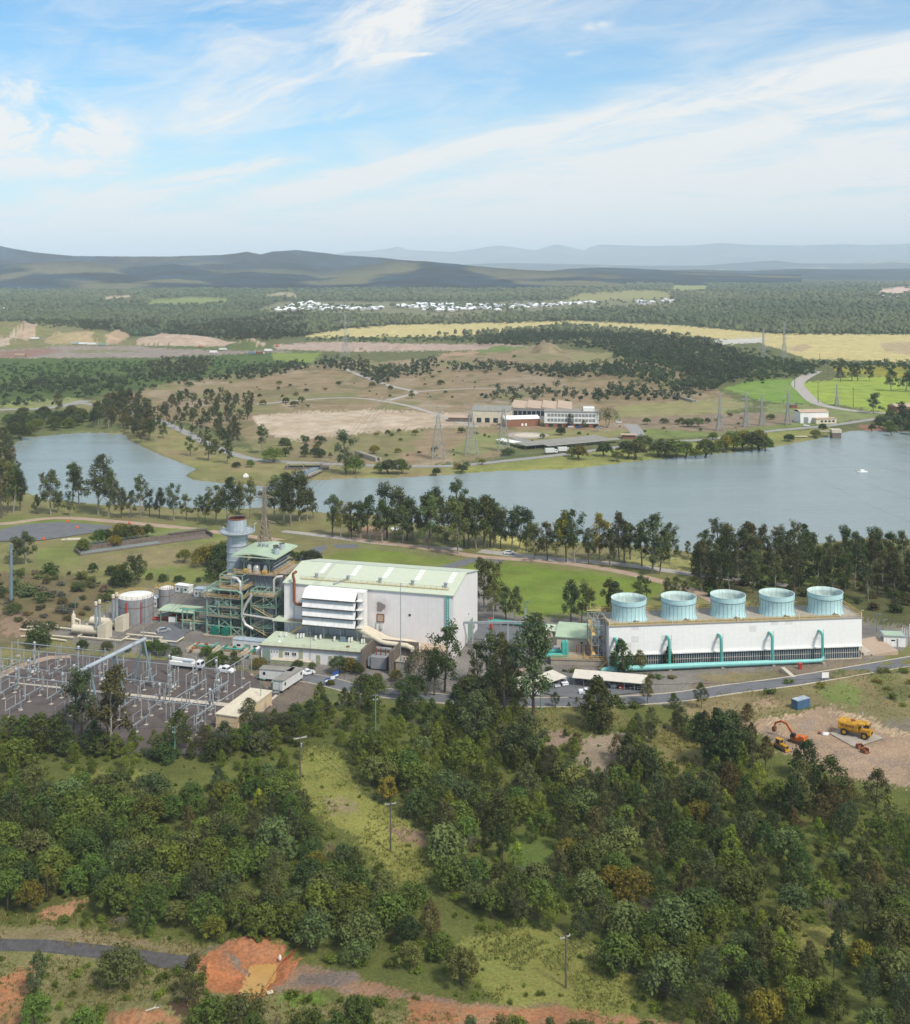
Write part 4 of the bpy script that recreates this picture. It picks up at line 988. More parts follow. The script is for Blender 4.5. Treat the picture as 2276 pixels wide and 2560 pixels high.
cand = {'wattle': [], 'gum': []}
for x, y, a, b in pts:
    dx, dy = a/1.2526, b/1.2526
    cand['wattle' if random.random() < wattle_share(dx, dy) else 'gum'].append((x, y, a, b))
rest = []
for key in cand:
    c = sorted(cand[key], key=lambda p: p[1])
    # those whose crowns lie below the edge of the frame are left out; nearest 285 stand as things
    c = [p for p in c if p[1] > (190 if key == 'wattle' else 183) and abs(p[0]) < p[1]*.42]
    nmax = 285 if key == 'wattle' else 160
    for i, (x, y, a, b) in enumerate(c):
        if i >= nmax: rest.append((key, x, y)); continue
        dx, dy = a/1.2526, b/1.2526
        r = random.random()
        if key == 'wattle':
            if r < .06: plant('bare', (x, y, 0), random.uniform(3.5, 5.5), None, 'trees of the bush in front', sx=a, sy_=b); continue
            lf = 'leaf_grey' if r < .34 else ('leaf_olive' if r < .40 else ('leaf_dark' if r < .56 else 'leaf_wattle'))
            plant('wattle', (x, y, 0), random.uniform(4.8, 8.6) if b > 1850 else random.uniform(3, 5), lf, 'wattles of the bush in front', sx=a, sy_=b)
        else:
            lf = 'leaf_gum' if r < .48 else ('leaf_dark' if r < .72 else ('leaf_brown' if r < .87 else 'leaf_lime' if r < .91 else 'leaf_wattle'))
            if random.random() < .24: plant('cone', (x, y, 0), random.uniform(5, 8.5), lf if lf != 'leaf_brown' else 'leaf_lime' if random.random() < .3 else 'leaf_gum', 'young gums of the bush in front', sx=a, sy_=b)
            else: plant('gum', (x, y, 0), random.uniform(6.2, 11.) if b > 1990 else random.uniform(4, 7.5) if b > 1850 else random.uniform(3, 5.5), lf, 'young gums of the bush in front', sx=a, sy_=b)

rs = np.random.default_rng(3)
items = []
for key, x, y in rest:
    P = PROTO[key][rs.integers(len(PROTO[key]))]
    items.append(place_np(P[5], (x, y, 0), rs.uniform(.42, .72), rs.random()*6.3, rs.uniform(.7, 1.2)*np.array([1, 1, .9])))
merged('woodland', items, 'leaf_wattle', 'farther trees of the bush that close up into one thicket', 'woodland')
# scrub and grass tufts under and between them
und = scatter(SP('D', [(-100,1460),(420,1480),(640,1400),(1010,1430),(1400,1440),(1560,1580),(1920,1650),(1920,2130),(-120,2130)]), 2.7, excl=CLEAR[3:8]+[CLEAR[14]], seed=8, tries=9)
items = []
for x, y, a, b in und:
    inclear = any(inpoly(np.array([a]), np.array([b]), q)[0] for q in CLEAR)
    if inclear and rs.random() < .55: continue
    P = PROTO['shrub'][rs.integers(4)]
    items.append(place_np(P[5], (x, y, -.1), rs.uniform(.4, 1.15)*(.5 if inclear else 1), rs.random()*6.3, rs.uniform(.7, 1.5)*np.array([1., 1, .8])))
merged('undergrowth', items, 'leaf_wattle', 'low green scrub growing between the trees of the bush', 'undergrowth')
def tufts(name, polys, n, size, tint, label, seed, excl=()):
    rs = np.random.default_rng(seed); V, Fc, T = [], [], []; tot = 0
    for poly in polys:
        W = [at('D', x/1.2526, y/1.2526) for x, y in poly]; wp = [(p.x, p.y) for p in W]
        x0, x1 = min(p[0] for p in wp), max(p[0] for p in wp); y0, y1 = min(p[1] for p in wp), max(p[1] for p in wp)
        N = int((x1-x0)*(y1-y0)*n); X = rs.uniform(x0, x1, N); Y = rs.uniform(y0, y1, N); ok = inpoly(X, Y, wp); X, Y = X[ok], Y[ok]
        a, b = CX+X*F/Y, HY+H*F/Y
        for e in excl: m_ = ~inpoly(a, b, e); X, Y, a, b = X[m_], Y[m_], a[m_], b[m_]
        d = fbm(X*.12, Y*.12, 3, 55); m_ = d > .42; X, Y, d = X[m_], Y[m_], d[m_]
        k = len(X); q = 4
        X = np.repeat(X, q)+rs.normal(size=k*q)*.18; Y = np.repeat(Y, q)+rs.normal(size=k*q)*.18; d = np.repeat(d, q)
        h = size*(.5+rs.random(k*q)); an = rs.random(k*q)*6.3; wd = size*.45
        dx, dy = np.cos(an), np.sin(an); lx, ly = rs.normal(size=k*q)*h*.5, rs.normal(size=k*q)*h*.5
        z0 = np.full(k*q, -.05)
        v = np.stack([np.stack([X-dx*wd*.5, Y-dy*wd*.5, z0], 1), np.stack([X+dx*wd*.5, Y+dy*wd*.5, z0], 1), np.stack([X+lx+dx*.02, Y+ly, z0+h], 1)], 1).reshape(-1, 3)
        V.append(v); T.append(np.repeat((.6+.8*rs.random(k*q))[:, None]*tint*(1.3-d[:, None]*.5), 3, axis=0)); Fc.append(np.arange(k*q*3).reshape(-1, 3)+tot); tot += len(v)
    ob = bpy.data.objects.new(name, np_mesh(name, np.concatenate(V), np.concatenate(Fc), {'tint': np.concatenate(T)}, 'leaf_grass')); COL.objects.link(ob)
    return tag(ob, label, 'grass', kind='stuff')
tufts('grass', [CLEAR[0], CLEAR[2], SPARSE[4]], 1.6, .5, np.array([[.85, .92, .9]]), 'tall yellow green grass of the clearings around the power poles', 61)
tufts('grass', [SPARSE[1], SPARSE[3], SP('A8', [(-300,325),(480,380),(880,425),(860,470),(-300,400)])], 1.3, .5, np.array([[1.05, .85, 1.0]]), 'dry brown grass beside the black gravel track', 62, [SP('A8', [(-300,398),(200,414),(500,448),(700,478),(840,488),(840,512),(500,468),(200,436),(-300,428)]), CLEAR[5]])
tufts('grass', [CLEAR[9], CLEAR[10], SP('B3', [(700,250),(1000,250),(1150,420),(1050,480),(800,520),(700,420)])], 1.1, .5, np.array([[.8, .82, .85]]), 'rough olive grass around the pink bare clearing', 64)
tufts('grass', [SP('D', [(1400,1500),(1560,1535),(1700,1590),(1830,1620),(1830,1665),(1600,1625),(1450,1595)]), SP('A8', [(-300,440),(480,470),(780,520),(900,640),(1250,640),(1817,690),(1817,740),(-300,740)])], .9, .5, np.array([[.8, .9, .8]]), 'grass tufts along the dirt yard edge and over the orange soil', 65)
tufts('grass', [SP('A7', [(0,310),(300,262),(860,195),(1300,120),(1817,25),(2000,0),(2000,560),(1817,560),(1160,330),(900,390),(470,490),(0,430)])], .5, .5, np.array([[1.05, .82, .9]]), 'rank dry grass between the road and the dirt yard', 63)
# ================================================================ trees one can pick out, lake shore and beyond
def trees(k, lst, key, group, leafs=('leaf_gum', 'leaf_dark', 'leaf_gum', 'leaf_grey'), wide=1.):
    for t in lst:
        x, y, top = t[:3]
        p = at(k, x, y); sx, sy_ = spx(k, x, y); _, ty = spx(k, x, top)
        h = H - (ty-HY)*p.y/F
        kk = t[3] if len(t) > 3 and t[3] else key
        lf = t[4] if len(t) > 4 else random.choice(leafs)
        plant(kk, (p.x, p.y, -.3), h, lf, group, sx=sx, sy_=sy_, wide=wide*random.uniform(.9, 1.1), kind='bush' if kk == 'wattle' and k[0] in 'AC' and p.y > 600 else None)
GR = 'gum trees along the near shore of the lake'
trees('A3', [(10,330,-20),(45,300,0),(75,300,40),(115,290,70),(290,310,50),(255,230,60),(330,300,170),(415,215,0),(450,250,30),(560,310,-40),(615,320,50),(650,250,110),(205,305,190),(400,315,210),
  (690,330,150),(740,325,165),(800,330,70),(850,320,150),(905,330,150),(990,345,125),(1060,340,180),(1120,350,190),(1165,350,180),(1225,370,130),(1290,380,90),(1350,370,110),(1420,330,90),(1560,345,90),(1610,350,60),(1655,375,60),(1700,350,50),(1745,345,150),(1780,330,200)], 'tall', GR)
trees('B7', [(705,680,395),(760,690,440),(830,690,445),(890,700,440),(930,680,400),(1030,720,430),(1060,690,305),(1110,690,345),(1160,720,455),(1190,700,430),(1225,690,400),(1300,730,365),(1330,760,400),(1390,700,345),(1440,720,400),(1500,690,290),(1520,790,420),(1560,740,395),(1590,760,430),(1640,760,415),(1690,760,400),(1730,750,395),(1765,720,455),(1795,760,480)], 'tall', GR)
trees('A5', [(20,365,140),(60,370,175),(135,380,185),(165,385,190),(195,385,200),(230,420,250),(285,425,250),(320,425,240),(365,430,205),(400,435,205),(460,440,280),(510,430,220),(545,450,280),(590,430,215),(610,435,250),(635,420,260),(685,450,265),(725,480,212),(760,480,285),(800,440,260),(830,410,360),(880,410,335)], 'tall', GR, ('leaf_gum', 'leaf_gum', 'leaf_olive', 'leaf_grey', 'leaf_dark'))
wd = scatter(SP('A5', [(925,420),(1010,405),(1480,430),(1817,450),(1940,480),(1940,660),(1640,640),(1560,560),(1300,560),(930,570)]), 6.6, seed=12)
for x, y, a, b in sorted(wd, key=lambda p: -p[1])[:74]:
    plant('tall', (x, y, -.2), random.uniform(13, 20), random.choice(['leaf_dark', 'leaf_gum', 'leaf_gum', 'leaf_brown', 'leaf_gum']), 'gums of the wood behind the cooling tower', sx=a, sy_=b, wide=random.uniform(.85, 1.1))
for x, y, a, b in scatter(SP('A5', [(925,470),(1500,470),(1900,500),(1900,660),(1640,640),(1300,575),(930,575)]), 6., seed=13)[:60]:
    plant('shrub', (x, y, -.2), random.uniform(2., 4.5), random.choice(['leaf_dark', 'leaf_brown', 'leaf_wattle']), 'undergrowth shrubs behind the cooling tower', sx=a, sy_=b)
SG = 'trees around the station grounds'
trees('B3', [(130,300,110),(85,330,120),(20,280,90),(200,400,230),(240,400,240),(285,430,200),(330,430,310),(440,310,270),(480,370,280),(575,275,60),(598,290,150),(650,400,290),(700,470,330),(690,440,280),(745,490,340),(770,485,330),(800,475,340),(630,510,390),(530,440,380),(545,610,430),(500,570,470),(380,480,330),(365,450,340),(450,520,390),(590,610,440),(735,300,205),(742,340,240),(790,275,180),(785,330,240),(880,195,125),(905,295,180),(888,275,190),(985,195,85),(1000,330,190),(970,325,200),(1060,440,180),(1075,415,200),(1100,405,190),(1122,405,190),(1050,430,260),(1165,245,165),(1190,335,240),(1240,430,290),(1190,440,300),(1370,450,350),(1400,480,310),(1500,580,370),(1560,590,460),(1680,590,420),(1440,570,440),(1370,610,430),(1010,570,430),(940,560,440),(860,575,470),(820,565,480),(680,570,470)], 'gum', 'young gums of the bush in front', ('leaf_gum', 'leaf_dark', 'leaf_gum', 'leaf_brown'), 1.15)
trees('A5', [(385,690,500),(430,690,505),(455,690,530),(540,680,490),(575,680,500),(680,600,475),(705,590,485),(660,610,500),(790,600,490),(830,600,480),(870,600,505),(20,640,400),(65,640,410),(55,690,500),(110,680,520),(150,690,530),(250,700,640)], 'tall', SG)
trees('A4', [(1280,1110,805,'fig'),(1390,1090,675),(1330,1110,830)], 'tall', SG, ('leaf_dark',))
trees('A5', [(85,975,720),(130,950,760),(40,960,700),(235,960,640)], 'tall', SG)
trees('B5', [(370,945,300),(610,990,100),(150,720,330),(1730,560,370,'gum','leaf_dark')], 'tall', SG, ('leaf_dark', 'leaf_gum'), .9)
trees('B5', [(1345,615,305),(1490,585,400),(1130,960,630),(1170,980,780),(1550,860,625),(130,960,730),(790,890,750),(900,880,830),(965,860,790),(1090,980,860),(260,980,700),(480,960,720)], 'gum', SG, ('leaf_dark', 'leaf_gum', 'leaf_olive'), 1.15)
trees('B5', [(420,620,560,'wattle'),(500,660,580,'wattle'),(240,690,590,'wattle'),(960,600,545,'shrub'),(720,580,530,'shrub'),(1340,870,785,'shrub'),(1450,880,810,'shrub'),(860,590,560,'shrub'),(1450,630,600,'shrub'),(1560,640,590,'shrub'),(1650,650,600,'shrub'),(1750,640,600,'shrub'),(1500,660,625,'shrub')], 'wattle', SG, ('leaf_wattle', 'leaf_dark', 'leaf_olive'), 1.2)
trees('A4', [(1200,1130,985,'wattle'),(1530,1125,985,'wattle'),(1640,1130,955),(1700,1125,975,'wattle'),(1590,1150,1010,'wattle'),(1760,1120,960)], 'gum', SG, ('leaf_dark', 'leaf_dark', 'leaf_gum'), 1.35)
trees('B2', [(1440,190,80),(1490,200,115),(1600,215,130),(1375,200,105),(1640,232,90),(1720,265,150),(1290,230,130),(1230,250,150)], 'gum', SG, ('leaf_dark',), 1.25)
trees('A6', [(30,600,440),(100,640,470),(150,660,440),(260,680,420),(350,660,430),(420,690,520),(600,690,560,'wattle'),(700,700,590,'wattle'),(1000,720,600,'wattle'),(1150,710,600),(1300,710,580,'wattle'),(1450,650,480),(1550,610,420),(1600,570,430,'wattle'),(1640,545,400),(1700,610,430),(1780,570,360),(1560,670,540,'wattle')], 'gum', SG, ('leaf_dark', 'leaf_gum', 'leaf_wattle'), 1.3)
trees('A6', [(490,570,150),(660,665,140),(640,640,300),(440,560,190)], 'tall', SG, ('leaf_gum', 'leaf_brown'), 1.05)
trees('A6', [(1070,690,405,'gum'),(940,715,555,'gum'),(1230,660,495,'gum','leaf_brown'),(1345,660,475,'gum','leaf_dark'),(1490,530,335,'gum','leaf_gum'),(320,670,440),(540,680,470),(200,660,450),(60,640,440),(900,700,640,'shrub')], 'gum', SG, ('leaf_dark', 'leaf_gum'), 1.3)
trees('A3', [(150,590,400),(100,590,430)], 'tall', SG, ('leaf_gum',), 1.3)
trees('A3', [(740,720,535,'gum','leaf_dark'),(790,700,530,'gum','leaf_gum'),(690,720,620),(560,480,385),(610,470,385),(690,440,350),(735,450,360),(650,490,420),(775,450,370),(840,440,355),(475,515,440),(1045,585,500),(1140,560,490),(1190,600,470),(1230,590,480),(1265,610,465),(1280,560,450),(1250,680,560),(530,640,575),(630,655,595),(680,650,585),(850,680,635),(930,690,640),(1020,690,645),(1130,695,660),(715,470,380)], 'wattle', SG, ('leaf_dark', 'leaf_olive', 'leaf_wattle'), 1.1)
trees('A3', [(215,1065,945),(260,1060,1000),(470,1075,1010),(610,1085,1020),(880,1110,1010),(840,1090,1020),(930,1110,1030),(1005,1130,1050),(1170,1115,1050),(1250,1125,1075),(1330,1120,1080),(720,1090,1050)], 'wattle', SG, ('leaf_dark', 'leaf_wattle', 'leaf_grey'), 1.1)
trees('A4', [(80,935,855),(130,935,870),(200,940,880),(340,955,885),(555,955,900),(640,960,915),(790,985,875),(850,975,890),(900,990,920),(1010,1025,975),(1110,1030,955),(940,1080,980),(1000,1090,990),(740,1050,1010)], 'wattle', SG, ('leaf_dark', 'leaf_wattle', 'leaf_olive'), 1.15)
trees('A4', [(500,345,250),(555,345,290),(590,335,280),(640,345,270),(675,350,300)], 'wattle', SG, ('leaf_dark',), 1.1)
rnd = random.Random(4)
for x, y, a, b in scatter(SP('A3', [(0,640),(400,640),(640,700),(660,760),(560,860),(400,930),(230,980),(60,900),(-100,800)]), 6.5, seed=15)[:60]:
    plant('shrub' if rnd.random() < .75 else 'wattle', (x, y, -.2), rnd.uniform(1.6, 4.5), rnd.choice(['leaf_dark', 'leaf_brown', 'leaf_grey', 'leaf_dry']), 'scrub beside the grey tank', sx=a, sy_=b, wide=1.4)
for x, y, a, b in scatter(SP('A7', [(1500,90),(1817,60),(1830,400),(1650,330)]), 5.5, seed=16)[:18] + scatter(SP('A7', [(700,200),(1000,170),(1300,200),(900,290),(600,300)]), 9, seed=17)[:14]:
    plant('shrub', (x, y, -.1), rnd.uniform(.9, 2.2), rnd.choice(['leaf_wattle', 'leaf_lime', 'leaf_olive']), 'bushes in the dry grass by the dirt yard', sx=a, sy_=b, wide=1.4)
FG = 'trees and bushes beyond the lake'
trees('C2', [(1520,325,112,'fig','leaf_dark'),(1190,325,185,'tall','leaf_gum'),(1100,392,308,'wattle','leaf_dark'),(935,425,368,'wattle'),(1310,325,248,'gum'),(1265,385,352,'wattle'),(620,572,500,'wattle','leaf_dark'),(200,372,308,'wattle'),(840,450,425,'wattle'),(1345,392,368,'wattle'),(405,400,368,'shrub'),(450,412,388,'shrub'),(835,300,252,'wattle','leaf_olive'),(330,380,350,'shrub')], 'wattle', FG, ('leaf_wattle',))
trees('A2', [(500,875,812),(470,865,820),(600,862,800),(650,882,838),(690,868,795),(725,872,788),(755,845,772),(815,862,800),(850,862,785),(885,862,788),(920,864,798),(962,866,830),(1000,862,788),(1025,850,800),(1060,842,790),(1090,838,770),(1115,836,758),(1150,836,752),(1185,838,760),(1215,832,748),(1240,835,780),(1335,802,770),(1440,786,752),(1470,757,728),(1030,795,762),(110,895,868),(50,905,880),(15,912,885),(215,858,824),(1260,715,690),(1100,705,685),(890,735,712),(930,745,708),(970,745,702),(1010,730,706),(840,730,706),(240,470,455)], 'wattle', FG, ('leaf_wattle', 'leaf_olive', 'leaf_dark', 'leaf_grey'), 1.25)
trees('A2', [(1670,690,602),(1742,602,508),(1800,605,515),(1585,562,488),(1607,562,488),(1655,562,498),(1740,712,665),(1540,560,500),(1830,600,520),(1780,760,640),(1810,750,670)], 'tall', FG, ('leaf_gum', 'leaf_dark'), 1.35)
trees('A1', [(1380,932,748,'tall'),(1412,932,858),(1550,932,868),(1600,932,866),(1520,930,880),(1045,852,728,'tall'),(1090,885,820),(230,692,605,'tall'),(1000,905,872),(940,905,880),(620,805,690,'tall'),(650,790,720,'tall'),(760,860,775,'tall'),(830,880,770,'tall'),(905,890,790,'tall'),(1840,925,890),(1740,935,905),(1200,770,0)][:-1], 'wattle', FG, ('leaf_gum', 'leaf_dark', 'leaf_wattle'), 1.2)
for poly, sp_, hs, key in [(SP('A1', [(345,745),(400,690),(480,640),(560,660),(600,720),(610,800),(560,810),(480,760)]), 9, (11, 17), 'tall'), (SP('A1', [(0,770),(30,720),(170,700),(330,700),(330,740),(60,800)]), 13, (6, 12), 'wattle'),
                           (SP('A1', [(600,690),(700,640),(960,630),(1030,650),(1000,700),(960,760),(940,850),(860,860),(740,790),(640,720)]), 9.5, (7, 14), 'tall'), (SP('A1', [(1120,820),(1280,800),(1280,870),(1130,870)]), 11, (3.5, 7), 'wattle'),
                           (SP('A1', [(-20,790),(20,800),(70,960),(-60,980)]), 9, (10, 15), 'tall'), (SP('A2', [(1650,770),(1700,720),(1817,700),(1900,760),(1900,790)]), 13, (5, 9), 'wattle')]:
    for x, y, a, b in scatter(poly, sp_, seed=abs(int(poly[0][0])))[:95]:
        plant(key, (x, y, -.3), rnd.uniform(*hs), rnd.choice(['leaf_gum', 'leaf_dark', 'leaf_dark', 'leaf_wattle'] if key == 'wattle' else ['leaf_gum', 'leaf_brown', 'leaf_dark']), FG, sx=a, sy_=b, wide=1.2, kind='bush' if key == 'wattle' else 'lakeside_gum')
# bushes dotted over the brown flats
for x, y, a, b in scatter(SP('A1', [(430,605),(640,585),(900,550),(1200,520),(1400,510),(1817,540),(1817,640),(1300,615),(1000,640),(700,600)]), 17, seed=19)[:80] + scatter(SP('A1', [(1100,790),(1560,765),(1817,750),(1817,860),(1320,870),(1200,800)]), 11, seed=20)[:60] + scatter(SP('A1', [(1040,655),(1240,640),(1240,675),(1060,680)]), 13, seed=22)[:14] + scatter(SP('A2', [(650,745),(1180,700),(1350,700),(1300,735),(760,780)]), 16, seed=23)[:24] + scatter(SP('A2', [(0,525),(400,525),(420,570),(300,640),(0,660)]), 24, seed=24)[:22]:
    if fbm(np.array([x/70.]), np.array([y/70.]), 2, 5)[0] < .43: continue
    plant('wattle', (x, y, -.2), 1.3+5.2*rnd.random()**2, rnd.choice(['leaf_dark', 'leaf_wattle', 'leaf_olive']), FG, sx=a, sy_=b, wide=1.25, kind='bush')
# ---------------------------------------------------------------- woods that read as one mass
rs = np.random.default_rng(31)
def belt(polys, spacing, h, w, n, size, tint, seed):
    spacing *= .78
    out = []
    for poly in polys:
        for x, y, a, b in scatter(poly, spacing, seed=seed, tries=14):
            q = fbm(np.array([x/55.]), np.array([y/75.]), 3, seed)[0]
            if q < .4 and rs.random() < .8: continue
            hh = h[0]*.5+(h[1]-h[0]*.5)*rs.random()**1.6*(.6+q); out.append(place_np(low_cards(rs, n, hh, w*(.45+.75*hh/h[1])*rs.uniform(.8, 1.4), size), (x+rs.normal()*spacing*.3, y+rs.normal()*spacing*.5, 0), 1., 0., np.array(tint)*rs.uniform(.65, 1.45)*np.array([1+.5*(q-.4), 1., 1-.3*(q-.4)])))
    return out
it = belt([SP('A2', [(90,420),(150,385),(330,378),(500,372),(700,385),(1000,410),(1130,460),(1180,520),(1170,560),(1060,575),(960,560),(880,500),(690,470),(610,440),(300,420),(110,425)])], 9.5, (7, 14), 4.2, 130, 1.5, (.8, .85, .8), 41)
it += belt([SP('A2', [(640,440),(900,455),(1160,540),(1040,600),(860,600),(720,560),(450,545),(390,520),(640,500)])], 8.5, (6, 13), 3.8, 130, 1.4, (.9, 1.05, .8), 42)
it += belt([SP('A2', [(0,500),(200,510),(420,520),(700,500),(690,530),(430,555),(220,525),(0,525)]), SP('A2', [(90,640),(160,600),(330,600),(520,620),(640,600),(860,600),(1000,580),(1060,600),(900,640),(640,640),(480,650),(330,650),(200,655)])], 8.5, (5, 13), 3.8, 130, 1.4, (.8, .85, .75), 43)
it += belt([SP('A2', [(1120,440),(1300,470),(1440,505),(1420,540),(1330,552),(1180,575),(1150,520)])], 10, (3, 9), 3.8, 110, 1.4, (.9, 1.1, .75), 53)
it += belt([SP('A2', [(1150,470),(1300,490),(1440,500),(1440,530),(1340,552),(1200,560),(1160,520)]), SP('A2', [(1450,495),(1817,500),(2000,505),(2000,520),(1600,520),(1460,512)])], 10, (5, 10), 4., 100, 1.5, (.8, 1., .7), 44)
it += belt([SP('A1', [(1260,510),(1300,480),(1420,490),(1480,520),(1600,520),(1640,500),(1760,480),(1800,520),(1700,540),(1580,550),(1480,545)]), SP('A1', [(1430,545),(1540,530),(1600,560),(1520,580)])], 10, (5, 12), 3.6, 120, 1.4, (.75, .85, .75), 45)
it += belt([SP('A1', [(-60,600),(180,555),(330,565),(600,520),(650,560),(600,600),(350,635),(0,670)])], 9, (5, 12), 3.8, 120, 1.4, (.9, .95, .8), 46)
it += belt([SP('A1', [(590,510),(700,490),(850,485),(800,560),(640,590)]), SP('A1', [(820,560),(1000,520),(1200,500),(1230,515),(1000,560)])], 8.5, (6, 13), 3.6, 120, 1.4, (.95, .9, .85), 47)
it += belt([SP('A1', [(0,500),(350,490),(600,485),(560,520),(200,550),(0,570)])], 11, (2, 5), 2.6, 70, 1.2, (.85, 1.2, .75), 48)
it += belt([SP('A1', [(850,480),(1050,490),(1230,495),(1100,520),(860,520)])], 9, (2, 5), 2.4, 60, 1.2, (.8, 1.2, .7), 49)
it += belt([SP('A1', [(1210,402),(1420,385),(1817,382),(1817,408),(1300,404)]), SP('A2', [(0,388),(110,385),(110,408),(0,412)])], 13, (3, 8), 3.8, 70, 1.7, (1., 1.25, .8), 50)
merged('woodland', it, 'leaf_far', 'belts of dark trees and scrub on the rises beyond the brown flats', 'woodland')
it = belt([SP('A1', [(330,345),(480,330),(700,345),(1000,330),(1200,300),(1225,385),(1060,405),(900,402),(640,368),(480,358),(340,360)])], 11, (11, 19), 5., 110, 2.0, (.8, .8, .8), 51)
it += belt([SP('A1', [(190,330),(330,318),(420,345),(420,365),(280,350)]), SP('A1', [(100,330),(190,320),(270,345),(150,360)])], 13, (5, 10), 4., 60, 1.8, (.9, 1.1, .75), 52)
merged('woodland', it, 'leaf_far', 'tall dark wood behind the earthworks', 'woodland')
# forest over the plain: every clump of crowns a rough dome
ico = np.array([(0, 0, .78)]+[(math.cos(k*1.2566)*.9, math.sin(k*1.2566)*.9, .5) for k in range(5)]+[(math.cos(k*1.2566+.63), math.sin(k*1.2566+.63), -.3) for k in range(5)])
icf = np.array([(0, 1+k, 1+(k+1) % 5) for k in range(5)]+[(1+k, 6+k, 1+(k+1) % 5) for k in range(5)]+[(1+(k+1) % 5, 6+k, 6+(k+1) % 5) for k in range(5)])
RW = np.where((WY.mean(1) > 1900) & (WY.mean(1) < 8200))[0]
wv = []
for r in RW[::1]:
    Yr = WY[r, 0]; step = max(9., Yr*.0042)
    row = np.where(wood[r])[0]
    if len(row) == 0: continue
    dx_ = WX[r, 1]-WX[r, 0]
    dy_ = abs(WY[min(r+1, nr-1), 0]-Yr)
    nclump = max(1, int(dy_/(step*1.7)+.5)) if dy_ > step else (1 if rs.random() < dy_/step else 0)
    for q in range(nclump):
        xs = WX[r, row]; keepm = rs.random(len(row)) < min(1, dx_/step)
        xs = xs[keepm] + rs.normal(size=keepm.sum())*dx_*.5
        ys = Yr + rs.uniform(0, max(dy_, step), len(xs))
        zs = Z[r, row][keepm]
        d = fbm(xs/220., ys/260., 3, 71)
        o = rs.random(len(xs)) < np.clip((d-.3)*6, .25, 1)
        wv.append(np.stack([xs, ys, zs, np.full(len(xs), step), d], 1)[o])
for poly in (SP('C1', [(150,215),(360,160),(600,170),(920,185),(920,220),(300,225)]), SP('C1', [(960,180),(1150,160),(1480,165),(1817,175),(1817,210),(1280,222)]), SP('A2', [(-10,258),(560,245),(920,235),(920,262),(300,285),(-10,292)])):
    W = [at('D', x/1.2526, y/1.2526) for x, y in poly]; wp = [(p.x, p.y) for p in W]; q = np.stack([rs.uniform(min(p[0] for p in wp), max(p[0] for p in wp), 900), rs.uniform(min(p[1] for p in wp), max(p[1] for p in wp), 900)], 1)
    q = q[inpoly(q[:, 0], q[:, 1], wp)][:130]; wv.append(np.concatenate([q, np.full((len(q), 1), 3.), np.full((len(q), 1), 10.), np.full((len(q), 1), .5)], 1))
wv = np.concatenate(wv); n_ = len(wv)
sc = wv[:, 3]*(.5+.5*rs.random(n_)); hh = np.clip(6+8*rs.random(n_), 5, 15)*(.8+wv[:, 3]/60)
V = ico[None]*(1+.24*rs.normal(size=(n_, 11, 1)).clip(-1.2, 1.2))*np.stack([sc*.62, sc*.62, hh*.6], 1)[:, None] + np.stack([wv[:, 0], wv[:, 1], wv[:, 2]+hh*.45], 1)[:, None]
FF = icf[None]+(np.arange(n_)*11)[:, None, None]
pt = fbm(wv[:, 0]/500., wv[:, 1]/700., 3, 91)
tn = (.62+.6*rs.random(n_))*(.75+.6*pt)
TT = np.repeat(tn[:, None]*np.stack([1+.5*(pt-.4), np.ones(n_), np.ones(n_)], 1), 11, axis=0)
ob = bpy.data.objects.new('forest', np_mesh('forest', V.reshape(-1, 3), FF.reshape(-1, 3), {'tint': TT}, 'leaf_far')); COL.objects.link(ob)
tag(ob, 'grey green eucalypt forest covering the plain up to the hills', 'forest', kind='stuff')

# ================================================================ the estate in the distance
def house(roof):
    mb = MB(); mb.box(-8, -6, 0, 8, 6, 3, 0)
    mb.add([(-9,-7,2.9),(9,-7,2.9),(9,7,2.9),(-9,7,2.9),(-3.5,0,6.2),(3.5,0,6.2)], [(0,1,5,4),(1,2,5),(2,3,4,5),(3,0,4)], 1)
    return mb.build('house', ['house_wall', roof])
hp = [house('house_roof'), house('house_roof_grey')]
first = [True, True]
HS = []
for poly, nn in [(SP('C1', [(150,215),(290,180),(360,165),(480,150),(600,180),(740,185),(740,205),(540,208),(300,222)]), 62), (SP('C1', [(380,155),(480,152),(480,165),(390,165)]), 6), (SP('C1', [(740,190),(920,190),(900,212),(760,206)]), 16), (SP('C1', [(980,180),(1150,165),(1420,165),(1480,180),(1430,215),(1280,218),(1100,195)]), 80), (SP('C1', [(1520,180),(1640,165),(1817,185),(1817,200),(1600,212)]), 22),
                 (SP('A2', [(0,265),(80,262),(230,270),(230,280),(0,290)]), 18), (SP('A2', [(240,265),(380,258),(560,250),(570,262),(300,278)]), 38), (SP('A2', [(680,255),(760,245),(900,240),(900,250),(700,275)]), 18), (SP('A2', [(990,235),(1080,228),(1080,236),(1000,240)]), 5)]:
    W = [at('D', x/1.2526, y/1.2526) for x, y in poly]; wp = [(p.x, p.y) for p in W]
    c = 0
    for t in range(6000):
        x = rs.uniform(min(p[0] for p in wp), max(p[0] for p in wp)); y = rs.uniform(min(p[1] for p in wp), max(p[1] for p in wp))
        if not inpoly(np.array([x]), np.array([y]), wp)[0] or any((x-a)**2+(y-b)**2 < 17**2 for a, b in HS): continue
        HS.append((x, y)); c += 1
        if c >= nn: break
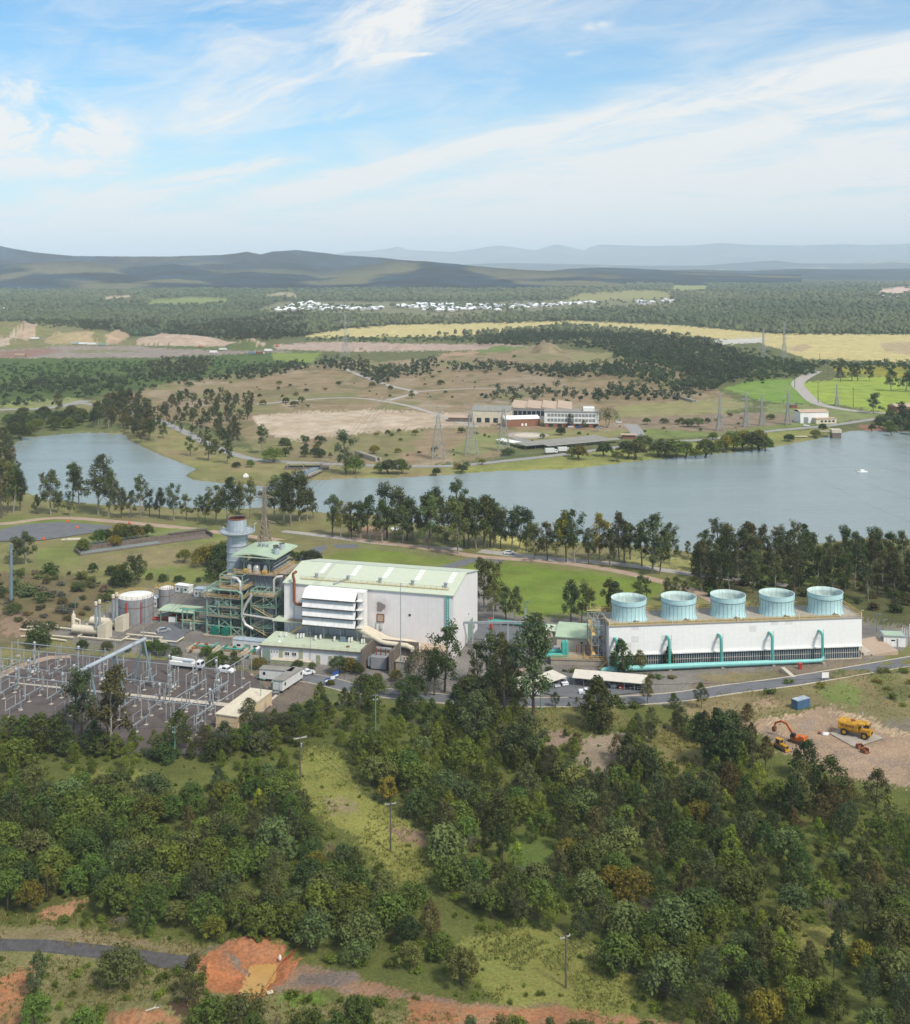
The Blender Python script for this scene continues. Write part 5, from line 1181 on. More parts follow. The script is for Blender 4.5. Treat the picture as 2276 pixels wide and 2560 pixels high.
for i, (x, y) in enumerate(HS):
    j = 1 if rs.random() < .26 else 0
    o = hp[j] if first[j] else hp[j].copy()
    if not first[j]: COL.objects.link(o)
    first[j] = False
    o.location = (x, y, 4.); o.rotation_euler = (0, 0, rs.choice([.2, 1.77, .5])); o.scale = (rs.uniform(.85, 1.25), rs.uniform(.85, 1.2), rs.uniform(.9, 1.25))
    sx_ = CX+x*F/y
    near_ = 'beyond the hay-coloured plain' if sx_ > 1140 else ('before the wooded hill' if sx_ < 960 else 'in the middle of the estate')
    tag(o, f"small distant house with {'grey' if j else 'white'} hipped roof {near_}", 'house', 'houses of the distant estate')
def shed(name, label, k, x, y, w, d, h, rot, wall, roof, cat='building'):
    p = at(k, x, y); t = thing(name, label, cat, p, rot)
    m_ = MB(); m_.box(-w/2, -d/2, 0, w/2, d/2, h); m_.build('wall', wall, t)
    m_ = MB(); m_.prism([(-d/2-.4, h), (0, h+d*.13), (d/2+.4, h), (d/2+.4, h-.2), (-d/2-.4, h-.2)], 'x', -w/2-.4, w/2+.4); m_.build('roof', roof, t)
    return t
for (x, y, w_, l_) in [(945,252,55,'long white warehouse beside the forested knoll'),(990,258,38,'smaller white warehouse next to the long one by the knoll'),(20,280,30,'white shed at the edge of the far pasture')]:
    shed('warehouse', l_, 'A1', x, y, w_, 22, 6, .1, 'white_paint', 'house_roof')

# ================================================================ lattice pylons
def lattice(mb, w0, w1, z0, z1, n, r):
    zs = [z0+(z1-z0)*(1-(1-i/n)**1.25) for i in range(n+1)]
    def ring(z):
        w_ = w0+(w1-w0)*(z-z0)/(z1-z0); return [Vector((sx*w_/2, sy_*w_/2, z)) for sx, sy_ in ((-1,-1),(1,-1),(1,1),(-1,1))]
    for a, b_ in zip(zs, zs[1:]):
        A, B = ring(a), ring(b_)
        for i in range(4):
            j = (i+1) % 4
            mb.bar(A[i], B[i], r*1.5); mb.bar(A[i], B[j], r); mb.bar(A[j], B[i], r); mb.bar(B[i], B[j], r)
def pylon(name, label, loc, rot, h, base, kind, m_, r=.16):
    t = thing(name, label, 'pylon', loc, rot, 'lattice pylons')
    mb = MB(); zt = h*.62 if kind == 'horn' else h*.9
    wtop = base*.17
    if kind == 'horn':
        lattice(mb, base, wtop, 0, h*.8, 8, r); mb.build('tower', m_, t)
        for s in (-1, 1):
            a = MB(); e = Vector((s*h*.16, 0, h))
            for yy in (-wtop/2, wtop/2):
                a.bar((s*wtop/2, yy, h*.8), e, r); a.bar((-s*wtop*.5, yy, h*.8), e*.55+Vector((0, 0, h*.41)), r*.8)
            a.bar((s*wtop*.5, 0, h*.86), e, r); a.build('horn', m_, t)
        for z, L in ((h*.58, .14), (h*.72, .12)):
            a = MB()
            for s in (-1, 1):
                a.bar((s*wtop*.4, 0, z), (s*h*L, 0, z+.3), r); a.bar((s*wtop*.4, 0, z+h*.04), (s*h*L, 0, z+.3), r)
            a.build('cross_arm', m_, t)
    else:
        lattice(mb, base, wtop*1.5, 0, h*.45, 6, r); lattice(mb, wtop*1.5, wtop, h*.45, h*.92, 8, r*.8); mb.build('tower', m_, t)
        for z, L in ((h*.36, .24), (h*.56, .22), (h*.76, .20)):
            a = MB()
            for s in (-1, 1):
                e = Vector((s*h*L*.8, 0, z+.2))
                for yy in (-wtop*.6, wtop*.6):
                    a.bar((s*wtop*.6, yy, z), e, r*.8); a.bar((s*wtop*.6, yy, z+h*.05), e, r*.8)
                for q in (.35, .65): a.bar((s*(wtop*.6+(h*L*.8-wtop*.6)*q), -wtop*.6*(1-q), z), (s*(wtop*.6+(h*L*.8-wtop*.6)*q), 0, z+h*.05*(1-q)), r*.6)
                a.bar(e, e-Vector((0, 0, 2.2)), .12)
            a.build('cross_arm', m_, t)
        a = MB()
        for s in (-1, 1):
            a.bar((s*wtop*.5, 0, h*.92), (s*h*.11, 0, h*1.0), r*.8); a.bar((-s*wtop*.5, 0, h*.93), (s*h*.11, 0, h), r*.8)
        a.build('earth_wire_peak', m_, t)
    return t
def pyl(k, x, y, top, label, kind, m_, rot, base=.2, r=.16):
    p = at(k, x, y); _, ty = spx(k, x, top); h = H-(ty-HY)*p.y/F
    return p, h, pylon('pylon', label, p, rot, h, h*base, kind, m_, r)
big = pyl('B7', 262, 735, 330, 'tall brown lattice pylon with cross arms behind the boiler house roof', 'arms', 'lattice_brown', -.1, .2, .26)
pyl('A1', 1747, 872, 655, 'horned pylon on dry grass nearest the big pale slab', 'horn', 'lattice_grey', .1, .24, .17)
pyl('A2', 68, 858, 642, 'horned pylon just before the small metal roofed shelter of the office block', 'horn', 'lattice_grey', .1, .24, .17)
pyl('A2', 197, 842, 632, 'horned pylon standing at the end of the white car shelter', 'horn', 'lattice_grey', .1, .22, .17)
pyl('A1', 1376, 465, 285, 'grey lattice pylon on the pale earthworks', 'arms', 'lattice_grey', .1, .2, .3)
for x, y, tp, lb in [(1315,490,318,'tallest grey lattice pylon at the edge of the hay-coloured plain'),(1232,478,345,'slimmer lattice pylon beside the tallest one on the plain'),(1058,760,605,'thin pylon on bare ground before the grassy field, nearest the office block'),(1163,745,602,'thin pylon second from the office block in the substation row'),(1226,740,610,'thin pylon third from the office block in the substation row'),(1330,735,590,'thin pylon behind the white lakeside shed'),(1525,660,570,'thin pylon standing in the lime green paddock')]:
    pyl('A2', x, y, tp, lb, 'arms', 'lattice_grey', .1, .17, .2)
for x, y, tp, lb in [(1357,590,530,'beside the bend of the curved track'),(1450,648,565,'at the low end of the curved track'),(1590,668,588,'at the foot of the lime green paddock'),(1540,565,520,'under the trees above the paddock'),(1490,545,478,'by the yellow flowering scrub'),(1258,525,465,'in the dark scrub below the plain'),(1457,505,452,'at the top of the curved track')]:
    p = at('A2', x, y); h = H-(spx('A2', x, tp)[1]-HY)*p.y/F
    m_ = MB(); m_.tube([(0, 0, -.5), (0, 0, h)], [.32, .2], 6); m_.bar((-1.4, 0, h-.8), (1.4, 0, h-.8), .22)
    solo(m_, 'power_pole', 'wood_pole', 'plain wooden power pole '+lb, 'power pole', p, .2, 'wooden poles beyond the lake')

# ================================================================ beyond the lake: buildings, shelters, bridge
mat('dull_window', (.24, .25, .25), .4)
FA = math.atan2(-11, 30)
def fx(k, x, y): return at(k, x, y)
# old factory with a saw-tooth roof and the white office block before it
q0, q1 = at('C2', 955, 318), at('C2', 1440, 325)
oa = math.atan2(q1.y-q0.y, q1.x-q0.x); ow = (q1-q0).length
t = thing('office_block', 'long white three-storey office block with brick ground floor', 'building', q0, oa)
m_ = MB(); m_.box(0, 0, 0, ow, 16, 3.2); m_.build('base_storey', 'brick', t)
m_ = MB(); m_.box(-.4, -.5, 3.2, ow+.4, 16.5, 12.2); m_.build('wall', 'white_paint', t)
m_ = MB(); m_.box(-.8, -.9, 12.2, ow+.8, 16.9, 12.9); m_.build('roof', 'grey_roof', t)
m_ = MB(); m_.box(ow*.72, 3, 12.9, ow*.93, 13, 15.6); m_.build('lift_tower', 'white_paint', t)
for z in (4.6, 8.6):
    for j in range(14):
        x = 2+j*(ow-4)/14
        m_ = MB(); m_.box(x, -.62, z, x+(ow-4)/14-.5, -.5, z+2.4); m_.build('window', 'dull_window', t)
for j in range(6):
    m_ = MB(); m_.box(3+j*ow/6, -.12, .4, 6.5+j*ow/6, .02, 2.6); m_.build('window', 'glass', t)
c0 = at('C2', 650, 270); c1 = at('C2', 900, 280)
t = thing('factory_hall', 'big factory hall with a tan saw-tooth roof behind the office block', 'building', at('C2', 640, 255), oa)
m_ = MB(); L = ow*.98
m_.box(0, 0, 0, L+10, 52, 10); m_.build('wall', 'tank_grey', t)
for j in range(4):
    m_ = MB(); x0 = j*(L+10)/4; x1 = (j+1)*(L+10)/4
    m_.prism([(x0, 10.02), (x1, 10.02), (x0+.6, 11.5)], 'y', -.4, 52.4); m_.build('sawtooth_roof', 'saw_roof', t)
for j in range(12):
    m_ = MB(); m_.box(3+j*(L+4)/12, -.15, 4, 6+j*(L+4)/12, 0, 8); m_.build('window', 'glass', t)
t = shed('workshop', 'tan block shaped workshop with a low gable roof beside the factory', 'C2', 480, 262, 32, 24, 10, oa-.05, 'cream_paint', 'grey_roof')
for j in range(3): m_ = MB(); m_.box(-12+j*7, -12.12, .2, -8+j*7, -11.99, 4); m_.build('door', 'glass', t)
shed('open_shelter', 'open shelter with a bright tan roof beside the tan workshop', 'C2', 255, 262, 32, 12, 3.5, oa, 'dark_concrete', 'saw_roof')
t = shed('brick_store', 'red brick store with pale flat roof before the factory', 'C2', 730, 300, 29, 16, 6, oa+.3, 'brick', 'white_paint')
for j in range(2): m_ = MB(); m_.box(-1+j*3, -8.12, .3, .6+j*3, -7.99, 2.4); m_.build('door', 'white_paint', t)
m_ = MB(); m_.lathe([(17, .12), (17, .2), (0, .2)], 28); solo(m_, 'round_slab', 'concrete', 'round grey slab on the lawn before the office block', 'slab', at('C2', 795, 395), 0, smooth=False)
m_ = MB(); m_.lathe([(10, .2), (10, .3), (0, .3)], 28); solo(m_, 'round_slab', 'pale_concrete', 'paler inner ring of the round slab before the office block', 'slab', at('C2', 795, 395), 0)
CS = []
def shelter(k, a, b_, wd, h, roof, label, group, posts=6, slope=.4):
    A, B = at(k, *a, h), at(k, *b_, h); d = B-A; L = d.length; r = math.atan2(d.y, d.x)
    t = thing('car_shelter', label, 'car shelter', (A.x, A.y, 0), r, group)
    m_ = MB(); m_.add([(0,0,h),(L,0,h),(L,wd,h+slope),(0,wd,h+slope),(0,0,h-.18),(L,0,h-.18),(L,wd,h+slope-.18),(0,wd,h+slope-.18)], [(0,1,2,3),(7,6,5,4),(4,5,1,0),(5,6,2,1),(6,7,3,2),(7,4,0,3)]); m_.build('roof', roof, t)
    for j in range(posts):
        for yy in (wd*.12, wd*.85):
            m_ = MB(); m_.bar((.4+j*(L-.8)/(posts-1), yy, 0), (.4+j*(L-.8)/(posts-1), yy, h-.1), .16); m_.build('post', 'galvanised', t)
    return t
G2 = 'car shelters before the office block'
shelter('C2', (785,490), (1525,418), 15, 3., 'grey_roof', 'widest grey roofed car shelter, long and low', G2, 9)
shelter('C2', (985,492), (1650,428), 6, 2.7, 'grey_roof', 'narrow long grey car shelter closest to the road', G2, 9)
shelter('C2', (505,432), (705,470), 7, 2.7, 'white_paint', 'short white roofed car shelter beside a horned pylon', G2, 5)
shelter('C2', (640,425), (790,462), 7, 2.7, 'grey_roof', 'short grey car shelter between the white one and the widest one', G2, 5)
t = thing('lakeside_shed', 'white two part shed with tan roofs by the far road', 'building', at('C3', 640, 520), .17)
m_ = MB(); m_.box(-11, 0, 0, 14, 12, 9); m_.build('wall', 'white_paint', t)
m_ = MB(); m_.prism([(-.4, 8.9), (6, 10.6), (12.4, 8.9), (12.4, 9.15), (6, 10.9), (-.4, 9.15)], 'x', -11.4, 14.4); m_.build('roof', 'saw_roof', t)
m_ = MB(); m_.box(0, -6, 0, 18, -.01, 4.2); m_.build('annexe', 'cream_paint', t)
m_ = MB(); m_.box(-.4, -6.5, 4.2, 18.5, -.02, 4.5); m_.build('annexe_roof', 'saw_roof', t)
m_ = MB(); m_.box(-8, -.12, 0, -4, .01, 5); m_.build('door', 'tank_grey', t)
for j in range(4): m_ = MB(); m_.box(4+j*3.4, -6.1, 1.4, 6+j*3.4, -5.99, 2.8); m_.build('window', 'glass', t)
shed('paddock_house', 'brown brick house with a pale roof at the edge of the paddock', 'C3', 1760, 370, 26, 16, 4.5, .15, 'brick', 'saw_roof', 'house')
m_ = MB(); m_.box(-3, -2, 0, 3, 2, 2.6); m_.box(-3.3, -2.3, 2.6, 3.3, 2.3, 2.9, 1); solo(m_, 'orange_hut', ['rust', 'dark_concrete'], 'small orange hut with dark roof in the substation grass', 'hut', at('C3', 405, 338), .1)
t = thing('gatehouse', 'small brick gatehouse with flat roof by the gateway road', 'hut', at('C2', 1715, 420), oa)
m_ = MB(); m_.box(-5, -3, 0, 5, 3, 2.8); m_.build('wall', 'brick', t); m_ = MB(); m_.box(-6, -4, 2.8, 6, 4, 3.1); m_.build('roof', 'saw_roof', t)
t = thing('intake_tower', 'pale concrete intake tower standing in the lake with a footbridge', 'intake tower', at('C3', 915, 700, -1.), 0)
m_ = MB(); m_.box(-3.4, -3, -3, 3.4, 3, 4.2); m_.build('shaft', 'dark_concrete', t); m_ = MB(); m_.box(-3.8, -3.4, 4.2, 3.8, 3.4, 6.8); m_.build('cabin', 'pale_concrete', t)
m_ = MB(); m_.box(-17, -.7, 5.0, -3.8, .7, 5.4); m_.rail([(-17,-.6,5.4),(-3.8,-.6,5.4)], 1., .1); m_.build('footbridge', 'pale_concrete', t)
m_ = MB(); m_.box(-3.2, -1.5, 0, 3.2, 1.5, .5); m_.box(-1.4, -.9, .5, 1.2, .9, 1.5); solo(m_, 'pontoon', 'white_paint', 'small white floating pontoon out on the open lake', 'pontoon', at('A5', 1614, 50, -.9)+Vector((0,0,-.1)), .2)
m_ = MB(); m_.box(-4.5, -1.6, .8, 4.5, 1.6, 1.1); [m_.bar((x, 0, -2), (x, 0, .8), .3) for x in (-4, 0, 4)]; solo(m_, 'jetty', 'pale_concrete', 'short pale jetty at the weedy bank of the lake', 'jetty', at('C3', 500, 695), .1)
# pipe bridge between the two arms of the lake
A, B = at('B7', 285, 385, 1.5), at('B7', 590, 248, 1.5); d = B-A; L = d.length
t = thing('pipe_bridge', 'concrete bridge carrying blue pipes across the narrow neck of the lake', 'bridge', (A.x, A.y, 0), math.atan2(d.y, d.x))
m_ = MB(); m_.box(0, -5, 1.2, L, -1.5, 1.9); m_.box(0, 3.5, 1.2, L, 6., 1.8); m_.build('deck', 'concrete', t)
for yy in (-.6, 1.0, 2.6): m_ = MB(); m_.tube([(-4, yy, 2.), (L+4, yy, 2.)], .65, 8); m_.build('pipe', 'steel_blue_pole', t, True)
for j in range(9): m_ = MB(); m_.box(j*L/8-.6, -5, -3.5, j*L/8+.6, 6, 1.2); m_.build('pier', 'dark_concrete', t)
m_ = MB(); m_.rail([(0,-5,1.9),(L,-5,1.9)], 1.1, .1); m_.rail([(0,6,1.8),(L,6,1.8)], 1.1, .1); m_.build('railing', 'galvanised', t)
p = at('B7', 540, 235); t = thing('weir_platform', 'dark concrete weir platform with railings at the far end of the pipe bridge', 'weir', p, .05)
m_ = MB(); m_.box(-14, -5, -3, 14, 5, 1.0); m_.build('wall', 'dark_concrete', t)
m_ = MB(); m_.box(-13, -4, 3.2, 10, 3, 3.6); [m_.bar((x, y, 1), (x, y, 3.2), .4) for x in (-12, -2, 9) for y in (-3.5, 2.5)]; m_.build('gantry_deck', 'concrete', t)
m_ = MB(); m_.rail([(-13,-4,3.6),(10,-4,3.6),(10,3,3.6)], 1.1, .12); m_.build('railing', 'galvanised', t)
m_ = MB(); m_.box(-1.6, -1.2, -1, 1.6, 1.2, 1.2); m_.lathe([(1.3, 1.2), (.6, 2.2), (0, 2.3)], 4); solo(m_, 'spillway_hut', 'white_paint', 'small white pointed hut at the water edge beside the pipe bridge', 'hut', at('B7', 142, 292), .3)
# earthwork spoil walls
for k, a, b_, hh_, lb in [('B7', (850,150), (985,195), 3., 'leaning concrete channel wall on the dry grass by the far road'), ('A2', (870,625), (950,648), 2.5, 'narrow pale concrete chute below the dark trees')]:
    A, B = at(k, *a), at(k, *b_); m_ = MB(); L = (B-A).length; m_.box(0, 0, 0, L, 1.2, hh_); m_.box(0, 3.2, 0, L, 4.4, hh_*.8); m_.box(0, 1.2, 0, L, 3.2, .4)
    solo(m_, 'concrete_channel', 'concrete', lb, 'channel', A, math.atan2((B-A).y, (B-A).x))
# ================================================================ power station
def T(name, label, cat, a, b, z=0, group=None, rot=0.): return thing(name, label, cat, PL(a, b, z), PA+rot, group)
def part(mb, name, m_, par, smooth=False): return mb.build(name, m_, par, smooth)
def panel_mat(name, col, seam_x, seam_z, patch=0., soot=None, line=.86):
    """sheet cladding: seams, some replaced sheets, optional soot stain (x, z, rx, rz)"""
    m = mat(name, col, .55, var=.05, streak=.045); nt, n, l = nodes_of(m); b = n['Principled BSDF']
    src = b.inputs['Base Color'].links[0].from_socket
    tc = n.new('ShaderNodeTexCoord'); sp_ = n.new('ShaderNodeSeparateXYZ'); l.new(tc.outputs['Object'], sp_.inputs[0])
    def mm(op, *a):
        q = n.new('ShaderNodeMath'); q.operation = op
        for i, x in enumerate(a):
            if isinstance(x, (int, float)): q.inputs[i].default_value = x
            else: l.new(x, q.inputs[i])
        return q.outputs[0]
    fx_ = mm('FRACT', mm('DIVIDE', sp_.outputs[0], seam_x)); fz_ = mm('FRACT', mm('DIVIDE', sp_.outputs[2], seam_z))
    s = mm('MAXIMUM', mm('LESS_THAN', fx_, .05), mm('LESS_THAN', fz_, .06))
    fac = mm('SUBTRACT', 1., mm('MULTIPLY', s, 1-line))
    if patch:
        c = n.new('ShaderNodeCombineXYZ'); l.new(mm('FLOOR', mm('DIVIDE', sp_.outputs[0], seam_x*1.3)), c.inputs[0]); l.new(mm('FLOOR', mm('DIVIDE', sp_.outputs[2], seam_z*1.5)), c.inputs[1])
        wn = n.new('ShaderNodeTexWhiteNoise'); l.new(c.outputs[0], wn.inputs['Vector'])
        fac = mm('MULTIPLY', fac, mm('SUBTRACT', 1., mm('MULTIPLY', mm('GREATER_THAN', wn.outputs['Value'], 1-patch), .16)))
    v = n.new('ShaderNodeVectorMath'); v.operation = 'SCALE'; l.new(src, v.inputs[0]); l.new(fac, v.inputs['Scale'])
    out = v.outputs[0]
    if soot:
        nz = n.new('ShaderNodeTexNoise'); nz.inputs['Scale'].default_value = .55; nz.inputs['Detail'].default_value = 5; l.new(tc.outputs['Object'], nz.inputs['Vector'])
        x, z, rx, rz = soot
        dx = mm('DIVIDE', mm('SUBTRACT', sp_.outputs[0], x), rx); dz = mm('DIVIDE', mm('SUBTRACT', sp_.outputs[2], z), rz)
        d = mm('ADD', mm('SQRT', mm('ADD', mm('MULTIPLY', dx, dx), mm('MULTIPLY', dz, dz))), mm('MULTIPLY', mm('SUBTRACT', nz.outputs['Fac'], .5), 1.6))
        k1 = n.new('ShaderNodeMapRange'); k1.inputs[1].default_value = .75; k1.inputs[2].default_value = 1.05; k1.inputs[3].default_value = .85; k1.inputs[4].default_value = 0; l.new(d, k1.inputs[0])
        k2 = n.new('ShaderNodeMapRange'); k2.inputs[1].default_value = .9; k2.inputs[2].default_value = 2.1; k2.inputs[3].default_value = .28; k2.inputs[4].default_value = 0; l.new(d, k2.inputs[0])
        mx = n.new('ShaderNodeMix'); mx.data_type = 'RGBA'; l.new(mm('MAXIMUM', k1.outputs[0], k2.outputs[0]), mx.inputs['Factor']); l.new(out, mx.inputs[6]); mx.inputs[7].default_value = (.13, .095, .095, 1); out = mx.outputs[2]
    l.new(out, b.inputs['Base Color'])
panel_mat('hall_wall', (.77, .735, .72), 3., 50., 0, (-25.4, 15.4, 2.0, 1.9), .93)
panel_mat('tower_wall', (.81, .80, .775), 1.9, 1.35, .07, None, .95)
panel_mat('hall_roof', (.50, .545, .425), 50., 50., 0)
def frame(mb, xs, ys, zs, w=.28, brace=True, top=True):
    for x in xs:
        for y in ys: mb.bar((x, y, 0), (x, y, zs[-1]), w)
    for z in zs[1:] if top else zs[1:-1]:
        for y in ys: mb.bar((xs[0], y, z), (xs[-1], y, z), w*.8)
        for x in xs: mb.bar((x, ys[0], z), (x, ys[-1], z), w*.8)
    if brace:
        for i, (z0, z1) in enumerate(zip(zs, zs[1:])):
            for j in range(len(xs)-1):
                if (i+j) % 2 == 0 or brace == 2:
                    mb.bar((xs[j], ys[0], z0), (xs[j+1], ys[0], z1), w*.6); mb.bar((xs[j+1], ys[0], z0), (xs[j], ys[0], z1), w*.6)
            mb.bar((xs[-1], ys[0], z0), (xs[-1], ys[-1], z1), w*.6); mb.bar((xs[0], ys[-1], z0), (xs[0], ys[0], z1), w*.6)

# ---- turbine hall
W_, D_, E_, RG = 60.5, 32.5, 21., 24.2
t = T('turbine_hall', 'huge white turbine hall with a pale green roof', 'power hall', 0, 0)
m_ = MB(); m_.prism([(0, 0), (D_, 0), (D_, E_), (D_/2, RG), (0, E_)], 'x', -W_, 0); part(m_, 'wall', 'hall_wall', t)
m_ = MB()
for s in (0, 1):
    y0, y1 = (-.5, D_/2) if s == 0 else (D_/2, D_+.5)
    z0, z1 = (E_+.02, RG+.12) if s == 0 else (RG+.12, E_+.02)
    m_.add([(-W_-.4, y0, z0), (.4, y0, z0), (.4, y1, z1), (-W_-.4, y1, z1), (-W_-.4, y0, z0+.25), (.4, y0, z0+.25), (.4, y1, z1+.25), (-W_-.4, y1, z1+.25)], [(3,2,1,0),(4,5,6,7),(0,1,5,4),(1,2,6,5),(2,3,7,6),(3,0,4,7)])
rf = part(m_, 'roof', 'hall_roof', t)
def rz(y): return E_+.27+(RG+.1-E_)*(y/(D_/2)) if y < D_/2 else 0
for j in range(5):
    x = -W_+9.5+j*11.6; m_ = MB(); y = 6.
    while y < D_/2-.8:
        m_.add([(x, y, rz(y)+.05), (x+1.9, y, rz(y)+.05), (x+1.9, y+.75, rz(y+.75)+.05), (x, y+.75, rz(y+.75)+.05)], [(0,1,2,3)]); y += 1.15
    part(m_, 'skylight_panes', 'white_paint', rf)
    m_ = MB(); z = rz(4.6); m_.lathe([(.55, z), (.55, z+1.3), (.75, z+1.3), (.75, z+1.6), (0, z+1.75)], 10, x+.6, 4.7); part(m_, 'vent', 'galvanised', rf)
m_ = MB(); m_.box(-W_+5, 2.6, rz(3)+.1, -2.5, 3.4, rz(3)+.22); m_.rail([(-W_+5, 2.6, rz(3)+.2), (-2.5, 2.6, rz(3)+.2)], 1., .09, 0, 2.); part(m_, 'walkway', 'rail_tan', rf)
m_ = MB(); m_.tube([(-W_+3, D_/2, RG+.5), (-2, D_/2, RG+.5)], .06, 4); m_.tube([(-W_+18, .5, rz(.5)+.4), (-W_+21.5, 5.2, rz(5)+.4)], .35, 6); part(m_, 'roof_pipe', 'galvanised', rf)
m_ = MB(); m_.box(-.02, D_*.58, 0, .14, D_*.78, 6.5); part(m_, 'roller_door', 'green_door', t)
m_ = MB(); m_.box(-.02, D_*.82, 2, .12, D_*.86, 3.4); m_.box(-.02, D_*.6, 9, .1, D_*.62, 9.6); part(m_, 'louvre', 'tank_grey', t)
m_ = MB(); m_.box(-26.6, -.22, 10.6, -24.2, .02, 12.9); part(m_, 'burnt_louvre', 'saw_roof', t)
m_ = MB(); m_.bar((-26.7,-.2,13), (-24.1,-.2,13), .25); m_.bar((-26.7,-.2,10.5), (-24.1,-.2,10.5), .3); m_.bar((-26.6,-.2,10.5),(-26.6,-.2,13),.2); m_.bar((-24.2,-.2,10.5),(-24.2,-.2,13),.2); part(m_, 'louvre_frame', 'rust', t)
m_ = MB(); m_.box(-25.4,-.5,8.2,-24.6,.02,9.8); m_.bar((-26.9,-.2,10.3),(-26.9,-.2,6.5),.16); part(m_, 'switch_box', 'trailer_wall', t)
for x, z in ((-31, 11.3), (-15.5, 13.2)): m_ = MB(); m_.box(x, -.16, z, x+.7, .02, z+.6); part(m_, 'wall_vent', 'black_void', t)
m_ = MB(); m_.tube([(-2.2, -.6, 21.2), (-2.2, -.6, 9.6)], .18, 6); m_.tube([(-1.5, -.6, 20.9), (-1.5, -.6, 9.6)], .18, 6); [m_.bar((-2.3,-.6,z),(-1.4,-.6,z),.14) for z in range(10, 21, 1)]; part(m_, 'downpipe', 'teal_pipe', t)
m_ = MB(); m_.tube([(-56.3, .6, 25), (-56.8, -.9, 24.6), (-56.8, -.9, 23.6), (-56.4, -.9, 22.6), (-56.4, -.9, 15.4), (-55.8, -.9, 14.3), (-53.6, -.9, 14.2)], .5, 10); part(m_, 'rusty_pipe', 'rust', t, True)
m_ = MB(); [m_.box(x, -.1, 0, x+.12, .02, 21) for x in (-56.9, -49.5)]; part(m_, 'wall_seam', 'tank_grey', t)

# ---- air intake filter house
t = T('filter_house', 'white louvred air intake house hung on the front of the turbine hall', 'filter house', -50.5, -8.2, 0)
L = 18.6
m_ = MB(); m_.box(0, 2.6, 9.6, L+2.4, 6.4, 21.4); part(m_, 'body', 'white_paint', t)
m_ = MB(); m_.box(.3, 2.3, 9.8, L, 2.62, 21.0); part(m_, 'filter_bank', 'black_void', t)
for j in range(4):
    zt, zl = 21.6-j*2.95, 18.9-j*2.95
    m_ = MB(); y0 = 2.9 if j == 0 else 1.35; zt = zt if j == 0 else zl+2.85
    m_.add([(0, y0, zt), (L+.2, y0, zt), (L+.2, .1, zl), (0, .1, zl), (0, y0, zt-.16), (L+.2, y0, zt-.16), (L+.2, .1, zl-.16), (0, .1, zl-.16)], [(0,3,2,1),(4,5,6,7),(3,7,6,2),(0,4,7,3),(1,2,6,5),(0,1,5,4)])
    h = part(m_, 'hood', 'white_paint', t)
    m_ = MB(); m_.add([(L+.25, .2, zl-.2), (L+.25, 2.6, zl-.2), (L+.25, 2.6, zt-.3)], [(0,1,2)]); m_.add([(-.05, .2, zl-.2), (-.05, 2.6, zl-.2), (-.05, 2.6, zt-.3)], [(2,1,0)]); m_.bar((0,.12,zl-.3),(L+.2,.12,zl-.3),.3); part(m_, 'hood_edge_shadow', 'chassis_dark', h)  # end cheeks, and a dark lip bar standing in for the lip's shadow
    m_ = MB(); m_.box(L+.3, .6, zl-.12, L+2.4, 2.58, zl+.05); part(m_, 'side_ledge', 'white_paint', t)
m_ = MB(); m_.box(-.2, 1.8, 9.2, L+2.6, 6.5, 9.58); m_.rail([(-.2, 1.0, 9.2), (L+2.4, 1.0, 9.2)], .9, .08); part(m_, 'floor_frame', 'dark_casing', t)
for x in (1, 7, 13, 19):
    for y in (2.4, 6): m_ = MB(); m_.bar((x, y, 0), (x, y, 9.2), .4); part(m_, 'leg', 'galvanised', t)
m_ = MB(); m_.box(4, 6.4, 11, 16, 8.1, 19.5); part(m_, 'intake_duct', 'white_paint', t)
# ---- cream air ducts
t = T('air_ducts', 'three parallel cream ducts running down from the white louvred house', 'duct', -29, -6)
for j in range(3):
    y = j*1.7
    m_ = MB(); m_.tube([(-3.2+.3*j, y+.5, 9.7), (-1.2, y-.4, 9.3), (6.5+.4*j, y-2.2, 6.6), (8.4+.4*j, y-2.4, 6.3), (15.5+.6*j, y-2.5, 6.1), (17.3+.6*j, y-2.6, 5.5), (17.9+.6*j, y-2.6, 3.5)], .88, 12); part(m_, 'duct', 'cream_paint', t, True)
for x in (8, 15): m_ = MB(); m_.bar((x,-2.5,5.4),(x,2.2,5.4),.35); m_.bar((x,-2.2,0),(x,-2.2,5.4),.3); m_.bar((x,2,0),(x,2,5.4),.3); part(m_, 'support', 'galvanised', t)

# ---- control annexe with flat green roof
t = T('annexe', 'long low white annexe with a flat pale green roof under the filter house', 'building', -61.2, -17.2, 0, None, R(3.2))
L, D2, h = 35., 14.5, 5.1
m_ = MB(); m_.box(0, 0, 0, L, D2, h-.35); part(m_, 'wall', 'white_cladding', t)
m_ = MB(); m_.box(-.5, -.5, h-.34, L+.5, D2, h); r_ = part(m_, 'roof', 'pale_green_roof', t)
m_ = MB(); m_.box(-.56, -.62, h-.45, L+.56, -.51, h+.05); m_.box(L+.51, -.5, h-.45, L+.62, D2, h+.05); part(m_, 'fascia', 'dark_concrete', r_)
m_ = MB(); m_.rail([(0, -.2, h), (L, -.2, h)], 1., .06); part(m_, 'railing', 'rail_tan', r_)
for j, (x, y) in enumerate([(3.4,8.2),(5.2,8.6),(9.5,8.),(10.5,8.4),(11.3,8.8),(16.,7.4),(17.3,8.8),(22.5,7.8),(27.6,7.8),(28.4,8.2),(32.2,7.2),(32.9,7.7)]):
    m_ = MB(); m_.box(x, y, h+.25, x+.4, y+1., h+1.5); m_.box(x+.05,y+.1,h,x+.15,y+.9,h+.25); a_ = part(m_, 'air_conditioner', 'white_paint', r_)
    if False: pass
